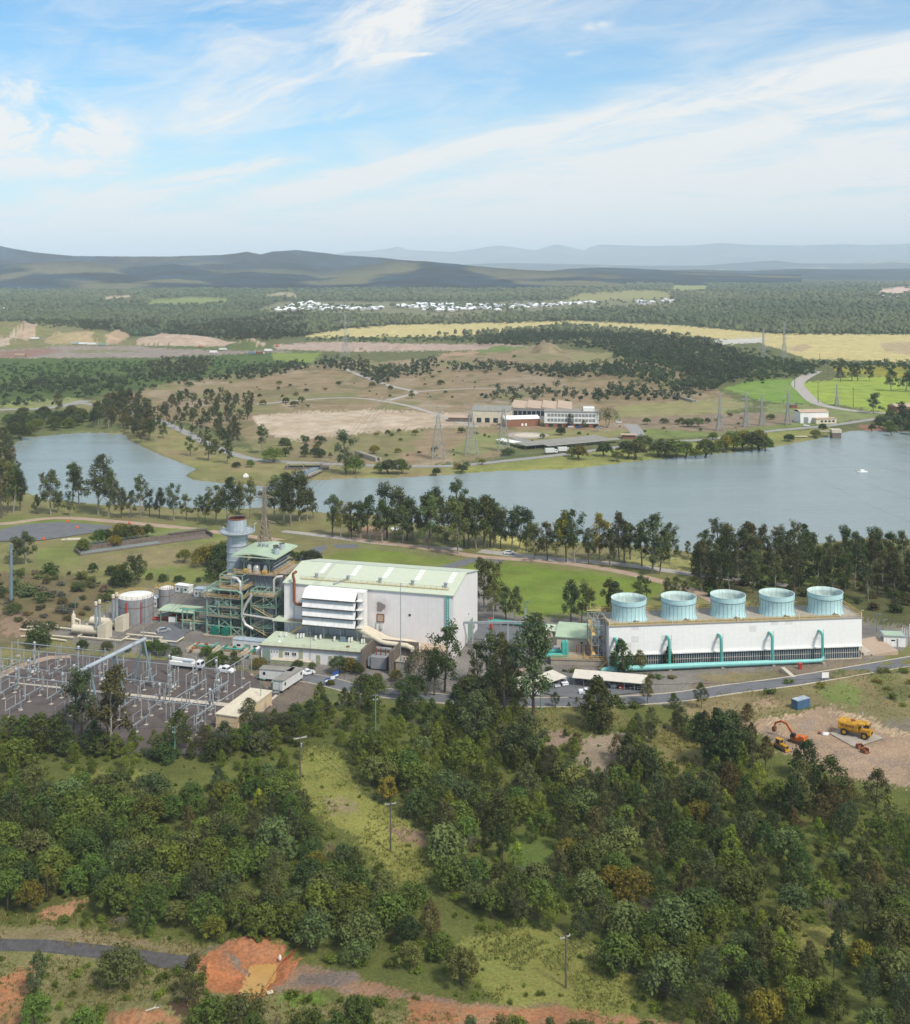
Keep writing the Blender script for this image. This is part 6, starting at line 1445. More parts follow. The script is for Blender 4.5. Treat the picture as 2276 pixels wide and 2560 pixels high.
m_ = MB(); m_.box(24.7, 8.2, h+.5, 26.4, 9.2, h+1.5); m_.box(24.4,8,h,26.7,9.4,h+.5); part(m_, 'roof_tank', 'steel_blue_pole', r_)
m_ = MB(); m_.lathe([(.6,h),(.6,h+.3),(0,h+.45)], 10, 28.8, 3.6); part(m_, 'roof_cowl', 'rust', r_)
m_ = MB(); m_.lathe([(.6,h),(.6,h+.2),(0,h+.35)], 10, 4.8, 4.); part(m_, 'roof_cowl', 'white_paint', r_)
m_ = MB(); m_.box(.6, -.14, 0, 3.2, .02, 3.6); part(m_, 'roller_door', 'green_door', t)
for x in (6.3, 13.2, 19.2, 23.4, 31.2): m_ = MB(); m_.box(x, -.14, 1.2 if x < 15 else .2, x+1.3, .02, 3.9 if x < 15 else 3.); part(m_, 'door', 'olive_wall', t)
for x in (8.4, 10.8):
    m_ = MB(); m_.box(x, -.12, 2.2, x+1.5, .02, 3.3); w_ = part(m_, 'window', 'glass', t)
    m_ = MB(); [m_.bar((x+i, -.14, 2.15), (x+i, -.14, 3.35), .1) for i in (0, .75, 1.5)]; m_.bar((x,-.14,3.33),(x+1.5,-.14,3.33),.1); m_.bar((x,-.14,2.17),(x+1.5,-.14,2.17),.1); part(m_, 'frame', 'white_paint', w_)
for x in (3.7, 4.6, 5.6): m_ = MB(); m_.lathe([(.16, 0), (.16, .14)], 8, cap1=True); m_.v = [(x+a, -.02-c, 3.1+b*1.6) for a, b, c in m_.v]; part(m_, 'wall_vent', 'black_void', t)
m_ = MB(); m_.box(4.2, -2.4, 0, 17.8, -.02, 1.15); part(m_, 'loading_dock', 'olive_wall', t)
m_ = MB(); m_.box(4.1, -2.5, 1.15, 17.9, -.02, 1.3); part(m_, 'dock_slab', 'pale_concrete', t)
m_ = MB(); m_.tube([(17.2, -.3, 0), (17.2, -.3, 10.5)], .07, 6); m_.box(17.1,-.9,10.3,17.3,-.2,10.5); part(m_, 'vent_mast', 'galvanised', t)
t = T('roof_bridge', 'rust stained flat roof bridging boiler frame and annexe', 'canopy', -63.5, -3.4)
m_ = MB(); m_.box(0, 0, 8.6, 13, 6, 8.9); part(m_, 'roof', 'pale_green_roof', t)
m_ = MB(); m_.box(5, .5, 8.91, 12.8, 5.8, 8.96); part(m_, 'stained_sheet', 'deck_brown', t)
m_ = MB(); m_.bar((7.5,-.2,5.4),(12.8,-.2,9.2),.6); part(m_, 'stair', 'rail_yellow', t)
for x in (.5, 6, 12.4): m_ = MB(); m_.bar((x, .4, 0), (x, .4, 8.6), .3); part(m_, 'post', 'galvanised', t)
t = T('low_annexe', 'low flat lean-to with stained roof against the hall wall', 'building', -26, -6.)
m_ = MB(); m_.box(0, .3, 0, 24, 5.9, 4.2); part(m_, 'wall', 'concrete', t); m_ = MB(); m_.box(-.4, -.1, 4.2, 24.4, 5.95, 4.5); part(m_, 'roof', 'saw_roof', t); m_ = MB(); m_.rail([(0,.1,4.5),(24,.1,4.5)],1.,.07); part(m_, 'railing', 'rail_tan', t)
t = T('transformer_bay', 'dark stained concrete walls around a transformer below the cream ducts', 'transformer bay', -25.5, -19.5)
for i, (x0, y0, x1, y1, h) in enumerate([(0,0,.6,11,7.2),(9.5,0,10.1,11,7.2),(0,11,16,11.6,7.4),(15.6,2,16.2,11,6.4)]): m_ = MB(); m_.box(x0,y0,0,x1,y1,h); part(m_, 'blast_wall', 'dark_concrete', t)
m_ = MB(); m_.box(2.4,3,.5,7.6,8,4.2); part(m_, 'tank', 'tank_grey', t); m_ = MB(); m_.tube([(2.4,8.6,5.2),(7.6,8.6,5.2)],.6,10); part(m_, 'conservator', 'tank_grey', t)
m_ = MB(); [m_.box(1.2,3.4+i*.6,1,2.38,3.6+i*.6,3.8) for i in range(7)]; part(m_, 'radiator_rib', 'galvanised', t)
for x in (3.4,5.,6.6): m_ = MB(); m_.lathe([(.25,4.2),(.18,6.4),(0,6.5)],8,x,5.5); part(m_, 'bushing', 'rust', t)
m_ = MB(); m_.box(10.6,3.5,0,14.8,9,3.2); m_.box(10.4,3.3,3.2,15,9.2,3.4); part(m_, 'plant_room', 'concrete', t)
# ---- chimney
t = T('chimney', 'fat grey steel chimney with a wide ring platform and rust dark mouth', 'chimney', -88.6, 21.4)
m_ = MB(); m_.lathe([(3.75,0),(3.75,29),(3.45,31.5),(3.45,37.4),(3.15,37.4),(3.15,34)], 40); part(m_, 'shaft', 'stack_steel', t, True)
m_ = MB(); m_.lathe([(3.3,37.35),(3.12,37.3),(3.1,33.2)], 40); m_.lathe([(3.1,33.2),(0,33.2)], 40); part(m_, 'mouth', 'rust_inside', t)
m_ = MB(); m_.lathe([(3.2,37.42),(3.62,37.42),(3.62,37.1),(3.46,37.0)], 40); part(m_, 'rim', 'rust', t)
m_ = MB()
for z in (4,7,10,13,16,19,22,25,27.3,28.8): m_.lathe([(3.76,z),(3.98,z+.05),(3.98,z+.3),(3.76,z+.35)], 40)
part(m_, 'stiffener_ring', 'stack_steel', t)
m_ = MB(); m_.lathe([(3.5,30.9),(4.6,31.2),(6.5,32.3),(6.5,32.6),(3.46,32.6)], 40); pl = part(m_, 'ring_platform', 'stack_steel', t)
pts_ = [(6.35*math.cos(k*.3927), 6.35*math.sin(k*.3927), 32.6) for k in range(17)]
m_ = MB(); m_.rail(pts_, 1.1, .07); part(m_, 'railing', 'galvanised', pl)
for k in (1, 6, 11, 15): m_ = MB(); p = Vector(pts_[k]); m_.bar(p, p+Vector((0,0,2.4)), .1); m_.bar(p+Vector((0,0,2.4)), p*1.1+Vector((0,0,-.7)), .16); part(m_, 'lamp', 'white_paint', pl)
m_ = MB(); m_.bar((3.9,-.4,0),(3.9,-.4,32),.1); m_.bar((3.9,.4,0),(3.9,.4,32),.1); [m_.bar((3.9,-.4,z*.5),(3.9,.4,z*.5),.06) for z in range(2,64)]; part(m_, 'ladder', 'galvanised', t)
# ---- boiler house (heat recovery) with green canopy
t = T('boiler_house', 'tall dark boiler casing under a green canopy roof between chimney and hall', 'boiler house', -81.5, 8.8)
BW, BD = 12.5, 15.5
m_ = MB(); m_.box(0, 0, 6.5, BW, BD, 20.8); c_ = part(m_, 'casing', 'dark_casing', t)
m_ = MB()
for x in [i*BW/6 for i in range(7)]: m_.box(x-.14, -.34, 6.5, x+.14, -.01, 20.7)
for y in [i*BD/6 for i in range(1, 7)]: m_.box(BW+.01, y-.14, 6.5, BW+.34, y+.14, 20.7)
for z in (9.5, 13, 16.5): m_.box(0, -.24, z, BW, -.02, z+.25); m_.box(BW+.02, 0, z, BW+.24, BD, z+.25)
part(m_, 'stiffener_rib', 'steel_blue_pole', c_)
m_ = MB(); frame(m_, [0, BW/2, BW], [0, BD/2, BD], [0, 3.2, 6.4], .5, 2); part(m_, 'support_frame', 'steel_green', t)
m_ = MB(); m_.box(-1.6, -1.7, 20.82, BW+1.6, BD+1.2, 21.1); pf = part(m_, 'top_platform', 'deck_brown', t)
m_ = MB(); m_.rail([(-1.6,BD+1,21.1),(-1.6,-1.7,21.1),(BW+1.6,-1.7,21.1),(BW+1.6,BD+1,21.1)], 1.2, .12, 0, 1.6); part(m_, 'railing', 'rail_yellow', pf)
m_ = MB(); m_.box(1.5,2.2,21.1,BW-1.2,BD-1,24.4); part(m_, 'header_casing', 'dark_casing', pf)
for x, y, r in ((3.6,.6,.9),(6.4,.5,1.3),(9.6,.8,.8)): m_ = MB(); m_.lathe([(r,21.1),(r,23.2),(r*.6,23.9),(0,24.1)],12,x,y); part(m_, 'vessel', 'silver_pipe', pf, True)
for z in (22.2, 23.5, 24.6): m_ = MB(); m_.tube([(BW+.4, .5, z), (BW+.4, BD-.5, z)], .22, 6); part(m_, 'pipe', 'galvanised', pf)
for x, y in ((2.2,-.9),(9.3,-.9)): m_ = MB(); m_.box(x,y-.5,21.1,x+1.5,y+.5,22.6); part(m_, 'valve_cabinet', 'rail_yellow', pf)
m_ = MB()
for x, y in ((1.5,.4),(BW-1.2,.4),(1.5,BD-.6),(BW-1.2,BD-.6),(1.5,BD/2),(BW-1.2,BD/2)):
    m_.bar((x,y,21),(x,y,27.2),.34); q = 2.4
    for sx_ in (-1,1):
        m_.bar((x,y,24.2),(x+sx_*q,y,27.2),.22)
    m_.bar((x,y,24.2),(x,y-q if y<BD/2 else y+q,27.2),.22)
m_.bar((1.5,.4,24.2),(6,.4,27.2),.2); m_.bar((BW-1.2,.4,24.2),(6,.4,27.2),.2); part(m_, 'canopy_frame', 'steel_green', t)
m_ = MB(); m_.prism([(-2.2,27.2),(BW/2,28.1),(BW+2.2,27.2),(BW+2.2,27.5),(BW/2,28.45),(-2.2,27.5)], 'y', -2.2, BD+1.8); cr = part(m_, 'canopy_roof', 'green_roof', t)
m_ = MB(); m_.box(-2.25,-2.3,26.95,BW+2.25,-2.21,27.3); m_.box(BW+2.21,-2.2,26.9,BW+2.3,BD+1.8,27.45); part(m_, 'gutter', 'pale_green_roof', cr)
for x, y, r, h in ((BW-1.,5.5,1.,1.9),(BW+.5,2.6,1.05,2.),(BW-.2,9.,.95,1.9)):
    m_ = MB(); m_.lathe([(r,27.6),(r,28.+h),(r*.86,28.+h),(r*.86,28.4)],18,x,y); s_ = part(m_, 'silencer', 'stack_steel', cr); m_ = MB(); m_.lathe([(r+.03,27.95+h),(r+.03,28.08+h),(r*.84,28.08+h),(r*.84,27.9+h)],18,x,y); m_.lathe([(r*.85,28.+h-.3),(0,28+h-.3)],18,x,y); part(m_, 'mouth', 'rust_inside', s_)
for x, y in ((3.4,9.5),(5.,9.2),(6.8,8.6),(2.8,10.8)): m_ = MB(); m_.lathe([(.45,27.7),(.45,29.),(.6,29.),(.6,29.3),(0,29.4)],10,x,y); part(m_, 'vent', 'galvanised', cr)
# ribbed transition duct on the hall side
m_ = MB(); m_.prism([(BW+.5,20.6),(BW+4.2,20.2),(BW+4.4,16.4),(BW+1.6,12.6),(BW+.5,12.)], 'y', 2.6, BD-.6); d_ = part(m_, 'transition_duct', 'dark_casing', t)
m_ = MB()
for i in range(10):
    y = 2.6+i*(BD-3.4)/9; m_.prism([(BW+.6,20.7),(BW+4.4,20.4),(BW+4.65,16.3),(BW+1.9,12.2),(BW+1.2,12.3),(BW+4.1,16.5),(BW+3.9,20.0),(BW+.6,20.2)], 'y', y-.12, y+.12)
part(m_, 'duct_rib', 'rail_tan', d_)
m_ = MB(); m_.box(BW+.4, 2.2, 20.7, BW+5., BD, 20.9); m_.rail([(BW+5,2.2,20.9),(BW+5,BD,20.9)],1.1,.1); part(m_, 'duct_walkway', 'deck_brown', t)
m_ = MB(); m_.tube([(BW+3.4,1.4,20.2),(BW+1.6,.2,20.2),(BW+.9,-.5,19.4),(BW+.9,-.5,11),(BW+.9,-.5,9)], .45, 8); part(m_, 'steam_pipe', 'silver_pipe', t, True)
m_ = MB(); m_.box(BW+1, 3, 2, BW+6.5, BD-2, 11.8); part(m_, 'inlet_duct', 'tank_grey', t)
# ---- green steel pipe frame before the boiler
t = T('pipe_rack', 'green steel frame of platforms and pipes in front of the boiler casing', 'steel frame', -91, 2.4)
xs = [0, 4.6, 9.2, 13.6]; ys = [0, 4.2, 7.8]
m_ = MB(); frame(m_, xs, ys, [0, 3.3, 6.6, 10., 13.3, 16.6], .42, 1); part(m_, 'column_frame', 'steel_green', t)
for z, x0, x1, y1 in ((13.4, -1.4, 14.2, 8.2), (16.7, 5, 14.6, 8.), (6.7, 0, 13.6, 7.8), (10.1, 4.6, 13.6, 7.8)):
    m_ = MB(); m_.box(x0, -.8, z, x1, y1, z+.2); d_ = part(m_, 'deck', 'deck_brown', t)
    m_ = MB(); m_.rail([(x0, y1, z+.2), (x0, -.8, z+.2), (x1, -.8, z+.2), (x1, y1, z+.2)], 1.1, .1, 0, 1.7); part(m_, 'railing', 'rail_yellow' if z > 12 else 'steel_green', d_)
m_ = MB(); m_.tube([(1.2, 3.2, 15.2), (11.5, 3.2, 15.2)], 1.25, 14); part(m_, 'steam_drum', 'dark_casing', t, True)
m_ = MB(); m_.tube([(6, 1., 20.6), (8.4, 1., 20.7), (11.6, .2, 20.4), (12.9, -.3, 19.4), (13.1, -.3, 17.), (13.1,-.3,14)], .55, 10); part(m_, 'bent_pipe', 'silver_pipe', t, True)
m_ = MB(); frame(m_, [4.8, 9.2, 13.4], [.4, 7.4], [16.7, 19., 21.4], .26, 0); m_.v = [(x, y, max(z, 16.7)) for x, y, z in m_.v]; part(m_, 'upper_frame', 'steel_green', t)
m_ = MB(); m_.rail([(5,.4,20.2),(9,.4,20.2),(9,6,20.2)],1.1,.1); m_.box(5,.4,20.,9,7,20.2); part(m_, 'upper_deck', 'rail_tan', t)
m_ = MB(); m_.tube([(2.6,-1.1,16.4),(12.2,-1.1,16.4),(13.9,-1.1,15.6),(13.9,-1.1,7.4)], .3, 8); part(m_, 'green_pipe', 'steel_green', t, True)
for x in (3.2, 7.2):
    m_ = MB(); m_.box(x-1.3, -1.2, .4, x+1.5, 2.6, 2.6); m_.tube([(x+.1,-1.4,2.4),(x+.1,2.8,2.4)],1.1,12); part(m_, 'pump', 'pump_green', t)
for x, y, z, r in ((3,2,10.9,.8),(6.8,2,11.2,.9),(2.6,4,8.2,.7),(9.6,3,8.,.8)): m_ = MB(); m_.lathe([(r,z-1),(r,z+.6),(r*.7,z+1.1),(0,z+1.3)],12,x,y); part(m_, 'vessel', 'silver_pipe', t, True)
random.seed(5)
for i in range(16):
    z = random.choice([2.6,4.4,5.6,7.6,8.8,9.6,11.4,12.4,14.2]); y = random.uniform(0,7.5); x0 = random.uniform(-.5,6); x1 = x0+random.uniform(4,9)
    m_ = MB(); m_.tube([(x0,y,z-1.6),(x0,y,z),(x1,y,z),(x1,y,z+1.5)], random.uniform(.1,.26), 6); part(m_, 'pipe', random.choice(['galvanised','steel_green','silver_pipe','rust','rail_tan']), t, True)
m_ = MB(); m_.box(-.8,-2.2,0,14.5,8.5,.35); part(m_, 'plinth', 'deck_brown', t)
t = T('scaffold_stairs', 'green steel stair tower with zigzag flights beside the hall corner', 'stair tower', -74.6, 3.4)
m_ = MB(); frame(m_, [0, 4.8, 9.6], [0, 5.], [0, 3.6, 7.2, 10.8, 14.6, 16.4], .36, 1); part(m_, 'column_frame', 'steel_green', t)
for i, z in enumerate((3.6, 7.2, 10.8, 14.6)):
    m_ = MB(); m_.box(0, -.4, z, 9.6, 5.2, z+.16); d_ = part(m_, 'deck', 'deck_brown' if i % 2 else 'steel_green', t)
    m_ = MB(); m_.rail([(0,-.4,z+.16),(9.6,-.4,z+.16),(9.6,5,z+.16)], 1.1, .1, 0, 1.6); part(m_, 'railing', 'steel_green' if i < 3 else 'rail_tan', d_)
    m_ = MB(); m_.add([(1,-.9,z-3.5),(1,-.2,z-3.5),(8.6,-.2,z),(8.6,-.9,z)] if i % 2 else [(8.6,-.9,z-3.5),(8.6,-.2,z-3.5),(1,-.2,z),(1,-.9,z)], [(0,1,2,3)]); m_.bar((1,-.9,z-2.5) if i%2 else (8.6,-.9,z-2.5),(8.6,-.9,z+1) if i%2 else (1,-.9,z+1),.1); part(m_, 'flight', 'rail_tan', t)
m_ = MB(); m_.tube([(.6,-1,15.6),(.5,-1,14.6),(-1.2,-1,12),(-2.6,-1,9.2),(-2.7,-1,6.6),(-1.6,-1,4.6),(1.4,-1,3.2)], .5, 10); part(m_, 'bent_pipe', 'silver_pipe', t, True)
m_ = MB(); m_.tube([(-3.4,-1.2,8.2),(2,-1.2,7.9),(9.8,-1.2,7.3)], .36, 8); part(m_, 'pipe', 'silver_pipe', t, True)
for i in range(9):
    z = random.choice([1.6,2.6,5.,6.2,8.4,9.6,12.2]); y = random.uniform(.4,5); x0 = random.uniform(-1,3)
    m_ = MB(); m_.tube([(x0,y,z-1.2),(x0,y,z),(x0+random.uniform(4,8),y,z)], random.uniform(.12,.3), 6); part(m_, 'pipe', random.choice(['teal_pipe','steel_green','galvanised','silver_pipe']), t, True)
m_ = MB(); m_.box(.6,1,2,8.5,4.6,10.5); part(m_, 'dark_tank', 'dark_casing', t)
t = T('pipe_gantry', 'low green pipe gantry with tall posts beyond the boiler frame', 'pipe gantry', -101.5, 4.)
m_ = MB(); frame(m_, [0, 4.6, 9.4], [0, 3.4], [0, 3., 7.2], .34, 0); part(m_, 'column_frame', 'steel_green', t)
for z, y in ((7.4, .6), (7.4, 1.8), (3.2, 1.)): m_ = MB(); m_.tube([(-1.5,y,z+.2),(11,y,z+.2)], .22, 6); part(m_, 'pipe', 'teal_pipe' if y < 1 else 'rail_tan', t)
m_ = MB(); m_.lathe([(1.,0),(1.,2.6),(.6,3.2),(0,3.4)],12,3,1.6); part(m_, 'vessel', 'cream_paint', t, True)
# ---- tanks
def tank(label, k, x, yfront, r, h, stripes):
    p = at(k, x, yfront); t = thing('storage_tank', label, 'tank', (p.x*(1+r/p.y), p.y+r, 0), PA)
    m_ = MB(); m_.lathe([(r,0),(r,h),(r-.05,h+.05)], 48); part(m_, 'shell', 'tank_grey', t, True)
    m_ = MB(); m_.lathe([(r-.02,h+.04),(r*.6,h+.45),(0,h+.7)], 48); part(m_, 'roof', 'tank_roof', t, True)
    m_ = MB(); [m_.lathe([(r+.01,z),(r+.09,z+.02),(r+.09,z+.16),(r+.01,z+.18)], 48) for z in (h*.66,)]; part(m_, 'band', 'rust', t)
    n_ = 20; m_ = MB(); m_.rail([(r*.985*math.cos(6.2832*k/n_), r*.985*math.sin(6.2832*k/n_), h+.1) for k in range(n_+1)], 1., .09); part(m_, 'railing', 'rail_yellow', t)
    for a in stripes: m_ = MB(); c, s = math.cos(a), math.sin(a); m_.tube([(c*(r+.25),s*(r+.25),h-.8),(c*(r+.25),s*(r+.25),.4)], .22, 6); part(m_, 'riser_pipe', 'red_pipe', t)
    m_ = MB(); a = -.6; c, s = math.cos(a), math.sin(a); [m_.bar((c*(r+.3)-s*q,s*(r+.3)+c*q,0),(c*(r+.3)-s*q,s*(r+.3)+c*q,h+1),.1) for q in (-.35,.35)]; part(m_, 'ladder', 'galvanised', t)
    m_ = MB(); m_.box(-r-1.6,-.8,h-.3,-r+.1,.8,h-.1); m_.rail([(-r-1.6,-.8,h-.1),(-r-1.6,.8,h-.1)],1.,.1); part(m_, 'stair_landing', 'rail_yellow', t)
tank('big squat grey storage tank with pale roof and red pipes', 'A3', 772, 938, 6.5, 8.9, (-1.55, -.75))
tank('smaller grey storage tank next to the big one', 'A3', 947, 852, 2.95, 7.6, ())
t = thing('pump_shelter', 'open pump shelter with a green roof and red fire pumps inside', 'shelter', at('A3', 1030, 912), PA)
m_ = MB(); m_.prism([(-4.2,4.3),(0,4.9),(4.2,4.3),(4.2,4.5),(0,5.12),(-4.2,4.5)], 'x', -7.2, 7.2); part(m_, 'roof', 'green_roof', t)
for x in (-6.4,0,6.4):
    for y in (-3.4,3.4): m_ = MB(); m_.bar((x,y,0),(x,y,4.3),.26); part(m_, 'post', 'steel_green', t)
for x in (-4,-1.4,3.6): m_ = MB(); m_.box(x,-1,0.3,x+1.6,1.4,1.9); m_.tube([(x-.6,-1.6,.9),(x+2.6,-1.6,.9)],.25,8); part(m_, 'pump', 'red_pipe', t)
m_ = MB(); m_.box(-3.4,-3.2,0,-.6,-2.,2.); part(m_, 'tote_tank', 'white_paint', t); m_ = MB(); m_.box(-6.8,3.3,0,6.8,3.5,3.8); part(m_, 'back_wall', 'cream_paint', t)
t = thing('fire_main', 'red fire water pipes running from the big tank to the pump shelter', 'pipework', at('A3', 860, 905), PA)
for y, z in ((0,.6),(.9,.9),(1.8,.6)): m_ = MB(); m_.tube([(-.5,y-1,z),(2,y-1,z),(3.5,y,z),(11,y,z),(11,y,z+1.2)], .24, 8); part(m_, 'pipe', 'red_pipe', t, True)
m_ = MB(); m_.tube([(2,1.,1.4),(6,2.6,2.2),(6,2.6,0)], .3, 8); part(m_, 'green_pipe', 'teal_pipe', t, True)
# ---- gas heaters with twin flues
def heater(label, k, xb, yb):
    t = thing('gas_heater', label, 'gas heater', at(k, xb, yb), PA, 'cream gas heaters with twin flues')
    m_ = MB(); m_.tube([(-11.6,1.5,2.3),(-11.3,1.5,2.3),(-.4,1.5,2.3)], [.8,1.5,1.5], 16); part(m_, 'drum', 'cream_paint', t, True)
    m_ = MB(); m_.box(-.4,-.6,0,2.8,3.6,4.6); m_.prism([(-.4,4.6),(2.8,4.6),(2.8,5.7)], 'y', -.6, 3.6); part(m_, 'burner_box', 'cream_paint', t)
    for y in (.3, 2.6):
        m_ = MB(); m_.tube([(-1.6,y,3.2),(-1.6,y,12.6)], .5, 12); f = part(m_, 'flue', 'galvanised', t, True)
        m_ = MB(); m_.lathe([(.52,11.5),(.56,12.2),(.56,12.7),(0,12.95)],12,-1.6,y); part(m_, 'cap', 'cream_paint', f); m_ = MB(); m_.lathe([(.53,11.1),(.55,11.5)],12,-1.6,y); part(m_, 'band', 'rust', f)
    for x in (-9,-3): m_ = MB(); m_.box(x,.6,0,x+.5,2.4,1.2); part(m_, 'saddle', 'concrete', t)
    for x in (-10,-6): m_ = MB(); m_.tube([(x,1.5,3.6),(x,1.5,4.4)],.3,8); part(m_, 'nozzle', 'cream_paint', t)
    return t
heater('cream gas heater with twin flues, the one closer to the switchyard', 'B8', 905, 535)
heater('cream gas heater with twin flues, close to the big grey tank', 'B8', 1062, 462)
t = thing('gas_pipework', 'low cream gas pipes looping over the gravel by the heaters', 'pipework', at('B8', 640, 500), PA)
for pts3 in ([(-16,6,.8),(-9,6,.8),(-9,4,.8),(2,4,.8),(2,8,.8)],[(-20,-1,.7),(-12,-1,.7),(-6,-4,.7),(4,-4,.7)],[(0,1,.9),(5,1,.9),(5,-3,.9),(22,-3,.9),(22,2,.9)],[(-19,2,.8),(-16,3,1.),(-10,3,.8)],[(20,4,.8),(34,4,.8),(34,1,.8),(41,1,.8),(41,6,.8)],[(22,0,.6),(38,0,.6)],[(24,6.5,1.),(30,6.5,1.)],[(-15,-7,.5),(-8,-7,.9),(3,-7,.5)]):
    m_ = MB(); m_.tube(pts3, .28, 8); part(m_, 'pipe', 'cream_paint', t, True)
    for q in pts3[::2]: m_ = MB(); m_.box(q[0]-.3,q[1]-.3,0,q[0]+.3,q[1]+.3,q[2]-.2); part(m_, 'support', 'concrete', t)
m_ = MB(); m_.lathe([(.75,0),(.75,5.2),(.4,5.9),(.2,6.2),(.2,6.9),(0,7.)],12,-2.,5.); part(m_, 'separator', 'cream_paint', t, True)
m_ = MB(); m_.lathe([(.9,0),(.9,1.6),(0,2.2)],12,-14,-2); part(m_, 'filter_vessel', 'cream_paint', t, True); m_ = MB(); m_.tube([(-.8,5,0.8),(.6,5,.9),(.6,5,3.8),(-1.4,5,4.3)],.35,8); part(m_, 'pipe', 'cream_paint', t, True)
# ---- huts, settling tanks
def hut(label, k, x, y, w, d, h, roof='white_paint', rot=0., name='site_hut', wall='trailer_wall'):
    t = thing(name, label, 'hut', at(k, x, y), PA+rot)
    m_ = MB(); m_.box(-w/2,-d/2,.25,w/2,d/2,h); part(m_, 'wall', wall, t); m_ = MB(); m_.box(-w/2-.15,-d/2-.15,h,w/2+.15,d/2+.15,h+.18); part(m_, 'roof', roof, t)
    m_ = MB(); m_.box(-w*.1,-d/2-.06,.3,w*.1,-d/2+.02,2.2); part(m_, 'door', 'green_door', t)
    m_ = MB(); m_.box(w*.2,-d/2-.05,1.3,w*.36,-d/2+.02,2.); part(m_, 'window', 'glass', t)
    m_ = MB(); m_.box(-w*.36,-d/2-.05,1.3,-w*.24,-d/2+.02,2.); part(m_, 'window', 'glass', t)
    return t
hut('white hut by the road, farthest of the three behind the small tank', 'A3', 1046, 752, 6.6, 3, 3., rot=-.15)
hut('white hut with a bluish roof next to the pipe gantry', 'A3', 1150, 775, 5.6, 3.6, 3.2, 'container_roof')
hut('white hut tucked close behind the green steel frame', 'A3', 1205, 785, 5.6, 3, 2.9)
hut('small white switch hut between the two grey tanks', 'A3', 885, 832, 3., 3.6, 3.6)
t = hut('white flat switchroom beside the annexe door', 'A3', 1418, 1075, 11, 3.2, 3.4, 'container_roof')
m_ = MB(); m_.lathe([(1.1,0),(1.1,2.5),(.3,3.1),(0,3.1)],14); solo(m_, 'poly_tank', 'white_paint', 'small white water tank at the annexe corner', 'tank', at('A3', 1470, 1110), 0, None, True)
t = thing('settling_basin', 'row of low concrete basins with green pipes before the steel frame', 'basin', at('A3', 1060, 1090), PA)
for i in range(3):
    m_ = MB(); x = i*10.5
    for b4 in ((0,0,9.4,.4),(0,6,9.4,6.4),(0,.4,.4,6),(9,.4,9.4,6)): m_.box(x+b4[0],b4[1],0,x+b4[2],b4[3],1.1)
    m_.box(x+.4,.4,0,x+9,6,.35,1); part(m_, 'basin_wall', ['pale_concrete','dark_concrete'], t)
    m_ = MB(); m_.tube([(x+1,3,1.5),(x+8,3,1.5),(x+8,7.5,1.5)],.25,8); part(m_, 'pipe', 'teal_pipe', t, True); m_ = MB(); m_.tube([(x+2,-1,.8),(x+2,5,1.8)],.4,8); m_.lathe([(.6,.3),(.6,1.8),(0,2.2)],10,x+5,4.6); part(m_, 'pump', 'pump_green' if i else 'rust', t, True)
    m_ = MB(); m_.rail([(x,0,1.1),(x+9.4,0,1.1)],1.,.07); part(m_, 'railing', 'rail_yellow', t)
A, B = at('A3', 455, 545), at('A3', 1215, 440); L = (B-A).length
t = thing('concrete_channel', 'long sunken concrete channel with stained walls on the grass behind the tanks', 'channel', A, math.atan2((B-A).y,(B-A).x))
m_ = MB(); m_.box(0,9,0,L,9.5,2.2); m_.box(L*.7,8.6,2.2,L,9.6,2.8); part(m_, 'back_wall', 'dark_concrete', t); m_ = MB(); m_.box(0,0,0,L*.9,.5,.5); m_.box(0,.5,0,.5,9,1.7); m_.box(L-.5,.5,0,L,9,2.); part(m_, 'front_wall', 'dark_concrete', t); m_ = MB(); m_.box(.5,.5,.05,L-.5,9,.16); part(m_, 'floor_slab', 'dark_concrete', t); m_ = MB(); m_.box(1,3,.17,L*.6,7,.22); part(m_, 'standing_water', 'lake_water', t); m_ = MB(); m_.rail([(0,9.4,2.2),(L,9.4,2.8)],1.,.06); part(m_, 'railing', 'galvanised', t)
for i, (x, y) in enumerate([(385,352),(440,386),(736,362),(736,394),(248,452)]):
    m_ = MB(); m_.box(-.5,-.4,0,.5,.4,.8); m_.box(-.3,-.25,.8,.3,.25,1.1); solo(m_, 'marker_box', 'bright_orange', 'orange marker box '+['at the far edge of the helicopter pad','on the far half of the helicopter pad','on the grass beyond the round bushes','beside the bushes near the pad corner','at the near edge of the helicopter pad'][i], 'marker', at('A3', x, y, .3), .3*i)
m_ = MB(); m_.box(-3,-1.6,0,3,1.6,.3); m_.box(-5.5,-1.2,0,-3.4,.8,.25); solo(m_, 'pallet_slabs', 'pale_concrete', 'pale concrete slabs lying at the edge of the helicopter pad', 'slab', at('A3', 420, 450), .2)

